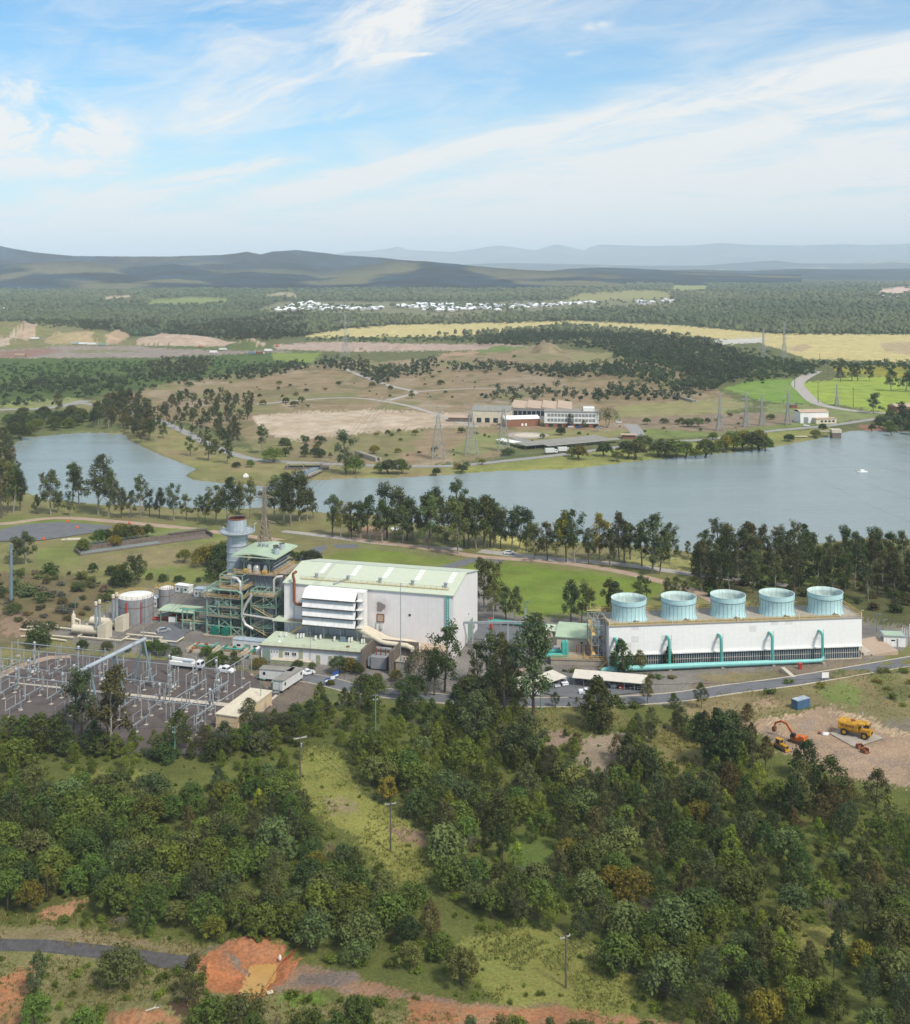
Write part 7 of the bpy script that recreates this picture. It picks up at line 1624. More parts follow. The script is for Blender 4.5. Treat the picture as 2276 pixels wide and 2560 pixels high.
# ================================================================ cooling tower
TA = math.atan2(9.6, 85.2)
TT = Vector((49.8, 372.7, 0))
t = thing('cooling_tower', 'long white cooling tower block with five aqua fan stacks on its deck', 'cooling tower', TT, TA)
L, D2 = 85.7, 15.
m_ = MB(); m_.box(0,0,4.4,L,D2,13.5); part(m_, 'wall', 'tower_wall', t)
m_ = MB(); m_.box(.6,.8,0,L-.6,D2-.8,4.39); part(m_, 'air_inlet', 'black_void', t)
m_ = MB(); [m_.box(x*.76+.1,.05,.2,x*.76+.42,.7,4.1) for x in range(int(L/.76))]; part(m_, 'louvre_slat', 'galvanised', t)
m_ = MB(); m_.box(-.2,-.55,4.1,L+.2,-.01,4.5); m_.box(L+.01,-.5,4.1,L+.2,D2,4.5); part(m_, 'ledge', 'white_paint', t)
m_ = MB(); m_.box(0,-.1,0,L,.04,.35); m_.box(0,-.02,2.1,L,.045,2.25); [m_.bar((x,-.05,0),(x,-.05,4.1),.2) for x in (.2,L-.2)]; part(m_, 'base_rail', 'pale_concrete', t)
m_ = MB(); m_.box(0,0,0,.5,D2,4.39); part(m_, 'end_wall', 'white_paint', t); m_ = MB(); m_.box(-.06,2.2,0,-.01,D2,13.4); part(m_, 'end_cladding', 'white_cladding', t)
m_ = MB(); m_.box(-.3,-.3,13.51,L+.3,D2+.3,13.75); dk = part(m_, 'deck', 'concrete', t)
m_ = MB(); m_.box(.2,.1,13.75,L-7.5,.5,14.55); m_.box(.2,.5,13.75,.6,D2*.8,14.55); part(m_, 'cable_tray', 'rail_tan', dk)
m_ = MB(); m_.rail([(0,0,13.75),(L,0,13.75),(L,D2,13.75),(0,D2,13.75),(0,0,13.75)], 1.2, .09, 0, 2.2); part(m_, 'railing', 'rail_tan', dk)
m_ = MB(); m_.rail([(L+.1,0.2,13.75),(L+.1,D2+.1,13.75),(0,D2+.1,13.75)], 1.35, .18, 0, 2.2); part(m_, 'yellow_railing', 'rail_yellow', dk)
for j in range(5):
    cx_, cy_ = 8.6+j*16.95, 7.6
    prof = [(6.1,13.76),(5.8,14.4),(5.62,15.4),(5.56,16.6),(5.6,17.6),(5.7,18.3),(5.78,18.8),(5.8,20.5)]
    m_ = MB(); m_.lathe(prof, 48, cx_, cy_); fs = part(m_, 'fan_stack', 'fibreglass', t, 'full')
    m_ = MB(); m_.lathe([(5.8,20.5),(5.68,20.52),(5.66,19.),(5.4,17.6),(5.1,16),(5.3,14.2)], 48, cx_, cy_); part(m_, 'lining', 'fibreglass_in', fs, 'full')
    m_ = MB()
    for k in range(26):
        a = 6.2832*k/26; m_.tube([(cx_+(r+.03)*math.cos(a), cy_+(r+.03)*math.sin(a), z) for r, z in prof[:-1]], .04, 4)
    m_.lathe([(5.79,18.72),(5.86,18.75),(5.86,18.92),(5.8,18.96)], 48, cx_, cy_); part(m_, 'seam_rib', 'steel_blue_pole', fs)
    m_ = MB(); m_.lathe([(5.68,20.53),(5.87,20.53),(5.87,20.4),(5.8,20.36)], 48, cx_, cy_); part(m_, 'rim', 'fibreglass', fs)
    m_ = MB(); m_.lathe([(.8,15),(.8,16.6),(0,16.9)], 12, cx_, cy_)
    for k in range(6): a = k*1.047; m_.prism([(cx_+.7*math.cos(a-.25),cy_+.7*math.sin(a-.25)),(cx_+4.9*math.cos(a-.12),cy_+4.9*math.sin(a-.12)),(cx_+4.9*math.cos(a+.12),cy_+4.9*math.sin(a+.12)),(cx_+.7*math.cos(a+.25),cy_+.7*math.sin(a+.25))], 'z', 16.2+.01*k, 16.32+.01*k)
    part(m_, 'fan', 'tank_grey', fs)
    m_ = MB(); m_.box(cx_-.6+.6,.7,13.76,cx_+1.5,1.9,14.6); part(m_, 'motor', 'chassis_dark', fs); m_ = MB(); m_.lathe([(.34,14.6),(.34,15.2),(0,15.4)],8,cx_+.8,1.3); part(m_, 'motor_cap', 'white_paint', fs)
m_ = MB(); m_.box(L+.3,D2-3,6,L+1.5,D2-.5,13.2); part(m_, 'green_screen', 'steel_green', t)
for x in (0, 21, 43, 64, L-.3): m_ = MB(); m_.bar((x,-.35,13.7),(x,-.35,16.1),.09); m_.bar((x,-.35,16.1),(x+.5,-.9,16.2),.14); part(m_, 'deck_lamp', 'white_paint', dk)
st = thing('stair_tower', 'galvanised stair tower with yellow flights at the end of the cooling tower', 'stair tower', TT+Vector((-5.2, 3.2, 0)), TA)
m_ = MB(); frame(m_, [0,2.2,4.6],[0,6.5],[0,3.2,6.4,9.6,12.8,15.2], .22, 1); part(m_, 'frame', 'galvanised', st)
for i in range(5):
    z = 3.2*i; m_ = MB(); m_.add([(.2,.3,z),(1.4,.3,z),(1.4,6,z+3.1),(.2,6,z+3.1)] if i%2 else [(2.6,6,z),(4.2,6,z),(4.2,.3,z+3.1),(2.6,.3,z+3.1)], [(0,1,2,3)]); part(m_, 'flight', 'rail_yellow', st); m_ = MB(); m_.box(0,6,z+3.08,4.6,6.9,z+3.2); m_.rail([(0,6.9,z+3.2),(4.6,6.9,z+3.2)],1.1,.09); part(m_, 'landing', 'rail_tan', st)
hp_ = thing('water_main', 'fat aqua water main with five risers along the front of the cooling tower', 'pipework', TT+Vector((0,-4.0,0)), TA)
m_ = MB(); m_.tube([(-3.2,-.4,.9),(-2.6,-.35,1.15),(0,-.3,1.3),(30,0,1.35),(31,0,1.35),(52,.2,1.25),(54,.2,1.2),(68,.3,1.15),(70.4,.4,1.2),(71.2,.6,1.6),(71.2,.9,2.4)], [.45,.75,.88,.88,.82,.78,.64,.6,.6,.56,.56], 14); part(m_, 'header_pipe', 'aqua_pipe', hp_, True)
TP = [toPL(p) for p in ()]
for j, x in enumerate((2.3, 19.6, 36.9, 54.1, 71.2)):
    m_ = MB(); m_.tube([(x,.7,1.4),(x,.9,4),(x,1.0,8.6),(x,1.25,9.35),(x,2.,9.75),(x,4.,9.75)], .43, 12); r_ = part(m_, 'riser_pipe', 'teal_pipe', hp_, True); m_ = MB(); m_.lathe([(.44,2.2),(.52,2.2),(.52,3.0),(.44,3.0)],12,x,.85); part(m_, 'joint', 'teal_pipe', r_)
    m_ = MB(); m_.bar((x-1.2,2.6,9.1),(x+1.2,2.6,9.1),.12); m_.bar((x+1.2,2.8,4),(x+1.2,2.8,10.5),.1); part(m_, 'bracket', 'galvanised', r_)
    m_ = MB(); m_.box(x-.5,-.5,0,x+.5,.5,.5); part(m_, 'saddle', 'concrete', hp_)
# ---- pump house and green pumps
t = thing('pump_house', 'cream pump house with a green gambrel roof before the stair tower', 'building', at('B5', 960, 440), TA-.35)
m_ = MB(); m_.box(-6.5,0,0,8,11,5.2); part(m_, 'wall', 'cream_paint', t); m_ = MB(); m_.prism([(-.4,5.0),(2.6,7.2),(8.4,7.4),(11.4,5.0),(11.4,5.3),(8.4,7.7),(2.6,7.5),(-.4,5.3)], 'x', -7, 8.5); part(m_, 'roof', 'green_roof', t)
m_ = MB(); m_.box(-11,1.5,0,-6.51,8,6.4); part(m_, 'side_wing', 'cream_paint', t); m_ = MB(); m_.box(-11.2,1.2,6.4,-6.4,8.2,6.6); part(m_, 'wing_roof', 'pale_green_roof', t); m_ = MB(); m_.box(1.5,-.1,3.4,2.3,.01,3.9); part(m_, 'vent', 'black_void', t)
t = thing('pump_deck', 'rusty brown pump deck with yellow rails, red pipes and green pumps', 'pump deck', at('B5', 930, 540), TA-.2)
m_ = MB(); m_.box(-7,0,0,11.5,7.5,1.7); part(m_, 'plinth', 'concrete', t); m_ = MB(); m_.box(-7.2,-.2,1.7,11.7,7.6,1.9); part(m_, 'deck', 'deck_brown', t)
m_ = MB(); m_.rail([(-7,0,1.9),(11.4,0,1.9),(11.4,7.4,1.9)],1.2,.13,0,1.5); m_.rail([(4,.2,1.9),(4,6,1.9)],1.2,.13); m_.rail([(6,.2,1.9),(6,6,1.9)],1.2,.13); part(m_, 'railing', 'rail_yellow', t)
m_ = MB(); m_.bar((11.5,.3,1.8),(8.6,-3.4,.1),.5); part(m_, 'stair', 'rail_yellow', t)
for x in (1.5,3,4.5,6,7.5,9): m_ = MB(); m_.tube([(x,7,1.9),(x,7,4.4),(x+1.6,7,4.4),(x+1.6,7,1.9)],.14,6); part(m_, 'pipe', 'red_pipe', t)
for x in (-2.,-3.): m_ = MB(); m_.lathe([(.75,1.9),(.75,6.6),(.6,7.1),(.3,7.4),(0,7.4)],14,x,4+.6*x); part(m_, 'pump', 'teal_pipe', t, True)
m_ = MB(); m_.tube([(-3,2,2.4),(-7,2,2.4),(-10.5,1.4,2.2),(-11.5,.8,1.2),(-11.6,.6,.2)],.85,12); part(m_, 'suction_pipe', 'teal_pipe', t, True); m_ = MB(); m_.tube([(-3.5,4.4,3),(-9.6,4.4,3),(-10.6,4.4,2.2),(-10.6,4.4,.2)],.6,12); part(m_, 'suction_pipe', 'teal_pipe', t, True); m_ = MB(); m_.box(-6.6,4.6,1.9,-4,6.6,4.2); part(m_, 'tank', 'tank_grey', t)
A, B = at('B5', 235, 178, 1.), at('B5', 1085, 255, 1.); d = B-A
t = thing('cooling_pipes', 'pair of long teal pipes crossing the apron from the hall to the cooling tower', 'pipework', (A.x,A.y,0), math.atan2(d.y,d.x))
for y in (0,1.3): m_ = MB(); m_.tube([(0,y,1.2),(d.length,y,1.2)],.5,10); part(m_, 'pipe', 'teal_pipe', t, True)
for j in range(9): m_ = MB(); m_.box(j*d.length/8-.2,-.6,0,j*d.length/8+.2,1.9,.7); part(m_, 'support', 'concrete', t)
for x, y, lb in ((258,200,'by the hall door'),(258,250,'on the apron, nearer the trees')): m_ = MB(); m_.lathe([(.5,0),(.5,2.2),(.3,2.5),(0,2.5)],10); solo(m_, 'fire_cabinet', 'red_pipe', 'dark red fire hydrant cabinet '+lb, 'hydrant', at('B5', x, y), 0)
t = thing('steel_gantry', 'grey steel gantry beam with upturned ends beside the hall gable', 'gantry', at('A4', 1650, 835), PA+.28)
z1 = 8.4; m_ = MB(); m_.bar((-12.2,0,z1),(12.2,0,z1),.7); part(m_, 'beam', 'galvanised', t)
for x in (-12,12): m_ = MB(); m_.bar((x,0,z1),(x,0,z1+4.6),.55); part(m_, 'upright', 'galvanised', t)
for x in (-6,6): m_ = MB(); m_.bar((x,-1.4,0),(x,0,z1),.45); m_.bar((x,1.4,0),(x,0,z1),.45); part(m_, 'leg', 'galvanised', t)
def mast(name, k, x, y, top, r, m2, label, cat, extra=None):
    p = at(k, x, y); h = H-(spx(k, x, top)[1]-HY)*p.y/F; m_ = MB(); m_.tube([(0,0,-.3),(0,0,h)], [r, r*.65], 8)
    if extra: extra(m_, h)
    return solo(m_, name, m2, label, cat, p, PA), p, h
mast('steel_pole', 'A4', 1252, 880, 612, .45, 'steel_blue_pole', 'thick grey steel pole standing in front of the hall wall', 'pole')
mast('lightning_mast', 'A4', 1140, 1010, 470, .14, 'galvanised', 'very thin tall lightning mast before the cream ducts', 'mast')
o, p, h = mast('steel_pole', 'B8', 103, 205, -330, .75, 'steel_blue_pole', 'tall tapering steel power pole on the scrub at the edge', 'pole')
lamp = lambda m_, h: (m_.bar((0,0,h),(1.2,-.3,h+.1),.12), m_.box(.9,-.5,h,1.6,-.1,h+.18))
for k, x, y, tp, lb in [('A3',952,692,630,'on the grass beyond the white huts'),('A3',428,930,785,'in the scrub beside the gas heaters'),('B8',962,420,192,'between the heaters and the scrub'),('B5',548,195,12,'at the edge of the bright lawn'),('A5',190,680,598,'beside the hall on the bright lawn'),('C6',1140,800,440,'next to the small white hut by the road'),('C6',1265,790,545,'behind the small white hut, shorter'),('B7',948,735,665,'along the dirt road by the oval lawn'),('A6',1560,425,232,'beside the cream equipment building'),('A6',1670,470,240,'between cream building and site trailers'),('C5',1055,1075,895,'by the signs at the yard gate'),('A6',1015,400,185,'in the middle of the switchyard')]:
    mast('lamp_post', k, x, y, tp, .13, 'steel_blue_pole' if k != 'A6' else 'green_pole', 'slim lamp post '+lb, 'lamp post', lamp)
t = thing('gate_hut', 'small white hut with a flat green roof beside the road bend', 'hut', at('C6', 1290, 1095), -.12)
m_ = MB(); m_.box(0,0,0,7.2,5.5,3.4); part(m_, 'wall', 'white_paint', t); m_ = MB(); m_.box(-.2,-.2,3.4,7.4,5.7,3.75); part(m_, 'parapet', 'galvanised', t); m_ = MB(); m_.box(.3,.3,3.76,6.9,5.2,3.8); part(m_, 'roof', 'green_roof', t); m_ = MB(); m_.box(2.4,-.06,2.,3.7,.02,2.4); part(m_, 'window', 'glass', t); m_ = MB(); m_.box(-.06,1.6,1.7,.02,3.8,2.6); part(m_, 'window', 'glass', t); m_ = MB(); m_.box(4.2,-.07,0,4.7,.02,2.8); part(m_, 'door', 'tank_grey', t)
t = thing('loading_ramp', 'tan concrete ramp at the end of the cooling tower', 'ramp', at('C6', 1060, 1290), TA); m_ = MB(); m_.prism([(0,0),(9,0),(9,1.6),(0,.4)], 'y', 0, 15); part(m_, 'slab', 'saw_roof', t); m_ = MB(); m_.prism([(-2.6,0),(-.1,0),(-.1,1.3),(-2.6,.7)], 'y', 1, 15); part(m_, 'side_slab', 'pale_concrete', t)
for i, (x, y, tp) in enumerate([(1660,1010,710),(1705,1030,735),(1750,1085,760),(1800,900,640)]): mast('flag_pole', 'C6', x, y, tp, .11, 'white_paint', 'bare white pole '+['next to the gate hut','second from the gate hut','third from the gate hut','standing alone past the white poles'][i], 'pole')
# ================================================================ switchyard
def pad(par, x=0, y=0, s=.9):
    m_ = MB(); m_.box(x-s/2, y-s/2, -.2, x+s/2, y+s/2, .42); return m_.build('footing', 'pale_concrete', par)
def insul(mb, x, y, z0, z1, r=.17):
    r *= .72
    n_ = max(3, int((z1-z0)/.45)); pr = []
    for i in range(n_): z = z0+(z1-z0)*i/n_; q = (z1-z0)/n_; pr += [(r*.7, z), (r*1.25, z+q*.45), (r*.7, z+q*.9)]
    mb.lathe(pr+[(0, z1)], 8, x, y)
mat('porcelain', (.34, .35, .36), .4, var=.1)
def disconnector():
    t = thing('disconnector', '-', 'disconnector', (0, 0, 0), 0)
    for y in (-2.6, 2.6):
        pad(t, 0, y); m_ = MB(); m_.bar((0, y, 0), (0, y, 2.5), .2); m_.build('column', 'galvanised', t)
    m_ = MB(); m_.bar((0, -4.7, 2.65), (0, 4.7, 2.65), .24); m_.build('beam', 'galvanised', t)
    for y in (-4.5, 0, 4.5): m_ = MB(); insul(m_, 0, y, 2.8, 5.5, .2); m_.build('insulator', 'porcelain', t)
    m_ = MB(); m_.bar((0, -4.5, 5.6), (0, .2, 5.6), .1); m_.bar((0, 4.5, 5.6), (.3, 2.2, 6.7), .1); m_.build('blade', 'galvanised', t)
    return t
def post_support():
    t = thing('busbar_support', '-', 'busbar support', (0, 0, 0), 0); pad(t)
    m_ = MB(); m_.bar((0, 0, 0), (0, 0, 3.1), .2); m_.build('column', 'galvanised', t)
    m_ = MB(); insul(m_, 0, 0, 3.1, 5.7, .19); m_.build('insulator', 'porcelain', t); return t
def transformer():
    t = thing('instrument_transformer', '-', 'transformer', (0, 0, 0), 0); pad(t)
    m_ = MB(); m_.bar((0, 0, 0), (0, 0, 2.6), .4); m_.build('column', 'galvanised', t)
    m_ = MB(); m_.box(-.45, -.45, 2.6, .45, .45, 3.3); m_.build('tank', 'tank_grey', t)
    m_ = MB(); insul(m_, 0, 0, 3.3, 5.6, .3); m_.build('insulator', 'porcelain', t)
    m_ = MB(); m_.lathe([(.42, 5.6), (.5, 5.8), (.5, 6.4), (.25, 6.7), (0, 6.75)], 10); m_.build('head', 'galvanised', t); return t
def breaker():
    t = thing('circuit_breaker', '-', 'circuit breaker', (0, 0, 0), 0)
    for y in (-2.2, 0, 2.2):
        pad(t, 0, y, .7); m_ = MB(); m_.bar((0, y, 0), (0, y, 2.2), .3); m_.build('column', 'galvanised', t)
        m_ = MB(); insul(m_, 0, y, 2.2, 4.4, .22); insul(m_, 0, y, 4.6, 6.4, .26); m_.build('insulator', 'porcelain', t)
    m_ = MB(); m_.box(-.5, -1.2, .9, -.1, 1.2, 2.); m_.build('control_box', 'white_paint', t); m_ = MB(); m_.bar((0, -2.4, 2.2), (0, 2.4, 2.2), .22); m_.build('beam', 'galvanised', t); return t
kinds = {'d': disconnector(), 's': post_support(), 't': transformer(), 'b': breaker()}
used = set(); rnd = random.Random(9)
WORD = {'d': 'two legged disconnector with upright insulators', 's': 'single post carrying a stacked insulator', 't': 'thick headed instrument transformer on a post', 'b': 'three pole circuit breaker on short legs'}
def put(kd, a, b, rot=0., where=''):
    p = PL(a, b); src = kinds[kd]
    if abs(p.x/p.y) > .42: return
    lb = f"{WORD[kd]} {where}"; g = 'switchyard ' + {'d': 'disconnectors', 's': 'busbar supports', 't': 'instrument transformers', 'b': 'circuit breakers'}[kd]
    if kd not in used:
        used.add(kd); src.location = p; src.rotation_euler = (0, 0, PA+rot); src['label'] = lb; src['group'] = g
    else: dup(src, p, PA+rot, lb, g)
nth = 'north of the white path'; 
for i, a in enumerate(np.arange(-141, -53, 8.2)):
    j = rnd.uniform(-.4, .4)
    if i % 3 != 2: put('d', a+j, -49.5, 0, 'between the white path and the tilted tube gantry' if a < -95 else 'beyond the white path, toward the crane truck')
    else: put('b', a+j, -49, 0, 'beyond the white path')
    put('s', a+3, -42.5, 0, 'in the row before the crane truck' if a > -100 else 'in the far row by the wheel track')
    if i % 2: put('t', a+.5, -38.5, 0, 'in the farthest row by the fence')
    else: put('s', a, -35.2, 0, 'in the last row before the fence')
    if i % 2 == 0: put('t', a+1, -56.5+2.5, 0, 'close behind the white path')
    if i not in (6,): put('d', a+4+j, -67, 0, 'on the bush side of the white path')
    if i % 2: put('s', a+5, -75, 0, 'in the bush side row of the gravel')
    else: put('t', a+2, -61.5, 0, 'just before the white path')
    if i in (3, 5, 8, 10): put('d', a+6, -78.5, 0, 'in the row nearest the bush')
def busbar(a0, b0, a1, b1, z, n_, label):
    A, B = PL(a0, b0), PL(a1, b1); d = B-A; L = d.length
    t = thing('busbar', label, 'busbar', A, math.atan2(d.y, d.x), 'tube busbars of the switchyard')
    m_ = MB(); m_.tube([(0, 0, z), (L, 0, z)], .13, 8); m_.build('tube', 'galvanised', t, True)
    for i in range(n_):
        x = .3+i*(L-.6)/(n_-1); pad(t, x, 0, .7); m_ = MB(); m_.bar((x, 0, 0), (x, 0, z*.55), .24); m_.build('column', 'galvanised', t); m_ = MB(); insul(m_, x, 0, z*.55, z, .18); m_.build('insulator', 'porcelain', t)
for a0, b0, a1, b1, z, n_, lb in [(-52.3,-79,-49.3,-50.5,5.6,4,'tube busbar nearest the cream building, running away from the bush'),(-58.5,-76,-56,-52,5.6,4,'tube busbar second from the cream building'),(-65,-73,-63,-52,5.6,3,'tube busbar third from the cream building'),
    (-140,-45.8,-62,-45.8,6.4,10,'long tube busbar passing under the tilted gantry'),(-140,-60,-72,-60,6.2,9,'long tube busbar along the bush side of the white path'),(-140,-40.2,-104,-40.2,6.4,5,'tube busbar by the wheel track'),(-84,-71.5,-53,-71.5,5.6,4,'tube busbar across the gravel nearest the bush'),(-141,-53.6,-120,-53.6,6.,4,'short tube busbar at the far end of the white path'),
    (-70,-52,-68.5,-34,6.,3,'tube busbar running toward the site utility truck'),(-60,-52,-58,-31,7.,3,'high tube busbar ending by the small white truck'),(-133,-66,-100,-66,5.8,5,'tube busbar in front of the brown leaved gum trees')]:
    busbar(a0, b0, a1, b1, z, n_, lb)
# sloping tube gantry on A-frames
A, B = at('A6', 452, 198, 14.4), at('A6', 868, -6, 14.4); d = B-A; L = d.length
GA, GB = A.copy(), B.copy()
t = thing('line_gantry', 'long pale tube gantry high over the switchyard on splayed steel legs', 'gantry', (A.x, A.y, 0), math.atan2(d.y, d.x))
m_ = MB(); m_.tube([(0,0,14.4),(L,0,14.4)], .62, 12); m_.build('beam', 'stack_steel', t, True)
for x in (6., L*.55, L-.8):
    for s in (-1, 1): m_ = MB(); m_.tube([(x, s*3.6, 0), (x, s*.3, 14.)], [.42, .3], 8); m_.build('leg', 'steel_blue_pole', t, True)
    m_ = MB(); m_.bar((x,0,14.6),(x,0,18.2),.24); m_.build('earth_spike', 'galvanised', t)
for x in (10, 18, 27, 36): m_ = MB(); m_.v = []; insul(m_, x, 0, 12.2, 13.9, .16); m_.build('insulator', 'porcelain', t)
# fences
def fence(k, pts, h, label, step=3.2, col='galvanised'):
    w_ = [at(k, *p) for p in pts]; o0 = w_[0]
    t = thing('wire_fence', label, 'fence', o0, 0)
    pm, wm_ = MB(), MB()
    for a, b_ in zip(w_, w_[1:]):
        a, b_ = a-o0, b_-o0; n_ = max(1, int((b_-a).length/step))
        for i in range(n_): p = a.lerp(b_, i/n_); pm.bar(p, p+Vector((0,0,h)), .08)
        for z in (h*.98, h*.66, h*.34, .15): wm_.bar(a+Vector((0,0,z)), b_+Vector((0,0,z)), .025)
    pm.build('fence_post_frame', col, t); wm_.build('wire_mesh', col, t)
fence('A6', [(-60,190),(150,120),(285,62),(500,85),(1000,115),(1480,185)], 2.4, 'grey mesh fence along the back of the switchyard')
fence('A6', [(1640,345),(1500,570),(1350,655),(1180,700),(800,700),(350,640)], 2.4, 'grey mesh fence between switchyard and bush')
fence('A4', [(220,890),(520,985),(700,1000),(880,1040)], 2.2, 'dark mesh fence along the shrubs before the annexe', col='chassis_dark')
fence('B7', [(360,650),(620,705),(940,755),(1240,790),(1500,815)], 1.6, 'low post and wire fence beside the lakeside gum trees', 4)
fence('B5', [(690,800),(830,835),(1000,825),(1220,805),(1500,765),(1660,735)], 2., 'fence between the car park and the site road')
fence('A2', [(0,905),(230,862),(450,835)], 1.5, 'low fence beside the far lakeside road', 8)
# buildings in and by the yard
t = thing('equipment_building', 'long cream equipment building with a pale flat roof at the yard edge', 'building', at('A6', 1420, 552), PA+math.pi/2-.05)
m_ = MB(); m_.box(0,-.1,.5,20.5,6.8,4.2); m_.build('wall', 'tan_paint', t); m_ = MB(); m_.box(-.2,-.3,4.2,20.7,7.,4.5); m_.build('roof', 'cream_paint', t)
m_ = MB(); [m_.box(x,-.3,0,x+.5,7,.5) for x in (0,5,10,15,20)]; m_.build('footing_rail', 'pale_concrete', t)
for x in (3, 14): m_ = MB(); m_.box(x,-.18,.6,x+1.,-.09,2.7); m_.build('door', 'cream_paint', t)
def trailer(label, k, x, y, rot, L):
    t = thing('site_trailer', label, 'site trailer', at(k, x, y), rot, 'white site trailers in the yard')
    m_ = MB(); m_.box(0,0,.9,L,3.4,3.7); m_.build('wall', 'trailer_wall', t); m_ = MB(); m_.box(-.15,-.15,3.7,L+.15,3.55,3.92); m_.build('roof', 'grey_roof', t)
    for x in (.6,L*.33,L*.66,L-.6):
        m_ = MB(); m_.box(x-.15,.2,0,x+.15,3.2,.9); m_.build('stump', 'chassis_dark', t)
    for x in (1.2, L-1.6): m_ = MB(); m_.box(x,-.06,2.1,x+.8,.02,3.); m_.build('window', 'glass', t)
    m_ = MB(); m_.box(-.06,1.2,1.,.02,2.2,3.1); m_.build('door', 'trailer_wall', t)
    m_ = MB(); m_.box(-1.6,1.,.5,-.1,2.4,.7); m_.rail([(-1.6,1.,.7),(-.1,1.,.7)],1.,.07); m_.build('step_platform', 'galvanised', t)
    m_ = MB(); m_.box(L+.02,1,1.6,L+.6,2.2,2.6); m_.build('air_conditioner', 'white_paint', t)
trailer('white site trailer with its long side to the cream building', 'C5', 525, 1060, PA+math.pi/2-.12, 12.5)
trailer('white site trailer set crosswise behind the other one', 'C5', 175, 865, PA+.05, 10.5)
m_ = MB(); m_.lathe([(.6,0),(.6,2.2),(.2,2.6),(0,2.6)],10); solo(m_, 'portable_toilet', 'steel_green', 'small green cabin at the near end of a site trailer', 'cabin', at('C5', 375, 985), 0)
for i, (x, y, lb) in enumerate([(1210,925,'single blue sign on the yard gate fence'),(1280,890,'white and blue sign, second along the yard gate fence'),(1330,850,'tallest blue sign at the end of the yard gate fence')]):
    t = thing('sign_board', lb, 'sign', at('C5', x, y), PA+.95); m_ = MB(); m_.box(-1.1,-.04,.8,1.1,.04,2.2 if i < 2 else 2.8); m_.build('board', 'sign_blue', t); m_ = MB(); m_.box(-1.,-.06,1.2 if i != 1 else 1.,1.,-.045,1.7 if i != 1 else 2.1); m_.build('white_field', 'white_paint', t); m_ = MB(); m_.bar((-1,0,0),(-1,0,.8),.08); m_.build('post', 'galvanised', t)

# ================================================================ vehicles
def wheel(par, x, y, r, w=.25, name='wheel'):
    m_ = MB(); m_.tube([(x, y-w/2, r), (x, y+w/2, r)], r, 14); wo = m_.build(name, 'rubber', par)
    m_ = MB(); m_.tube([(x, y-w/2-.02, r), (x, y+w/2+.02, r)], r*.55, 10); m_.build('rim', 'car_silver', wo); return wo
def car(paint, ute=False):
    t = thing('parked_car', '-', 'car', (0,0,0), 0)
    m_ = MB(); pr = [(-2.3,.32),(2.25,.32),(2.32,.62),(2.2,.86),(1.15,1.02),(-2.1,1.02),(-2.32,.8)]
    m_.prism(pr, 'y', -.9, .9); 
    if ute: m_.prism([(.95,1.0),(.55,1.66),(-.55,1.68),(-.7,1.0)], 'y', -.76, .76); m_.box(-2.25,-.86,1.02,-.75,-.78,1.3); m_.box(-2.25,.78,1.02,-.75,.86,1.3)
    else: m_.prism([(1.1,1.0),(.45,1.55),(-1.35,1.58),(-2.1,1.0)], 'y', -.74, .74)
    m_.build('body', paint, t)
    m_ = MB(); b_ = -.62 if ute else -1.95
    m_.prism([(1.,1.06),(.47,1.48),(-.5 if ute else -1.3,1.5),(b_,1.06)], 'y', -.77, .77); m_.prism([(1.12,1.04),(.52,1.5),(.46,1.5),(1.0,1.04)], 'y', -.68, .68); m_.build('window', 'glass', t)
    for x in (-1.4, 1.4):
        for y in (-.82, .82): wheel(t, x, y, .34)
    for y in (-.65, .65): m_ = MB(); m_.box(2.2,y-.18,.62,2.31,y+.18,.8); m_.build('headlight', 'white_paint', t)
    return t
c1, u1 = car('car_white'), car('car_white', True); u1.name = 'parked_ute'; u1['category'] = 'ute'
n1 = [0, 0]
def park(src, i, k, x, y, rot, paint, label, s=1.05):
    p = at(k, x, y)+Vector((0,0,.1)); 
    if n1[i] == 0:
        n1[i] = 1; src.location = p; src.rotation_euler = (0,0,rot); src['label'] = label; src['group'] = 'parked cars and utes'
    else: dup(src, p, rot, label, 'parked cars and utes', s, paint)
fr = -1.45
park(c1, 0, 'B5', 1258, 712, fr, 'car_white', 'white car parked under the long shelter beside the red car')
for x, y, c, lb in [(1325,722,'car_red','bright red car under the long shelter'),(1410,724,'car_dark','black car under the long shelter beside the red car'),(1470,728,'car_dark','dark car last in line under the long shelter'),(985,676,'car_dark','dark car first in line under the long shelter'),(1048,684,'car_dark','dark car second in line under the long shelter'),(1130,690,'car_blue','dark blue car hidden behind the small gum by the long shelter')]:
    park(c1, 0, 'B5', x, y, fr, c, lb)
park(c1, 0, 'B5', 785, 712, -1.25, 'car_silver', 'silver car under the short shelter, further from the tower')
park(c1, 0, 'B5', 848, 695, -1.25, 'car_white', 'pale car at the open end of the short shelter', 1.15)
park(u1, 1, 'B5', 1045, 778, .05, 'car_white', 'white ute with a flat tray standing in the car park')
park(u1, 1, 'B5', 590, 785, .1, 'car_white', 'white ute half hidden by gum trees near the car park')
park(c1, 0, 'A5', 124, 398, .1, 'car_white', 'white car parked alone by the lakeside trees')
park(u1, 1, 'B7', 1118, 640, .4, 'car_white', 'white ute under the gums beyond the dirt road')
park(c1, 0, 'A3', 930, 978, .5, 'car_silver', 'silver car parked beside the tube gantry end')
park(u1, 1, 'A6', 1350, 196, -.35, 'car_white', 'white utility truck in the yard behind the crane truck', 1.3)
park(u1, 1, 'C5', 900, 770, .5, 'car_white', 'white ute behind the site trailers')
park(c1, 0, 'B5', 265, 345, .3, 'car_white', 'white car on the asphalt apron by the hall')
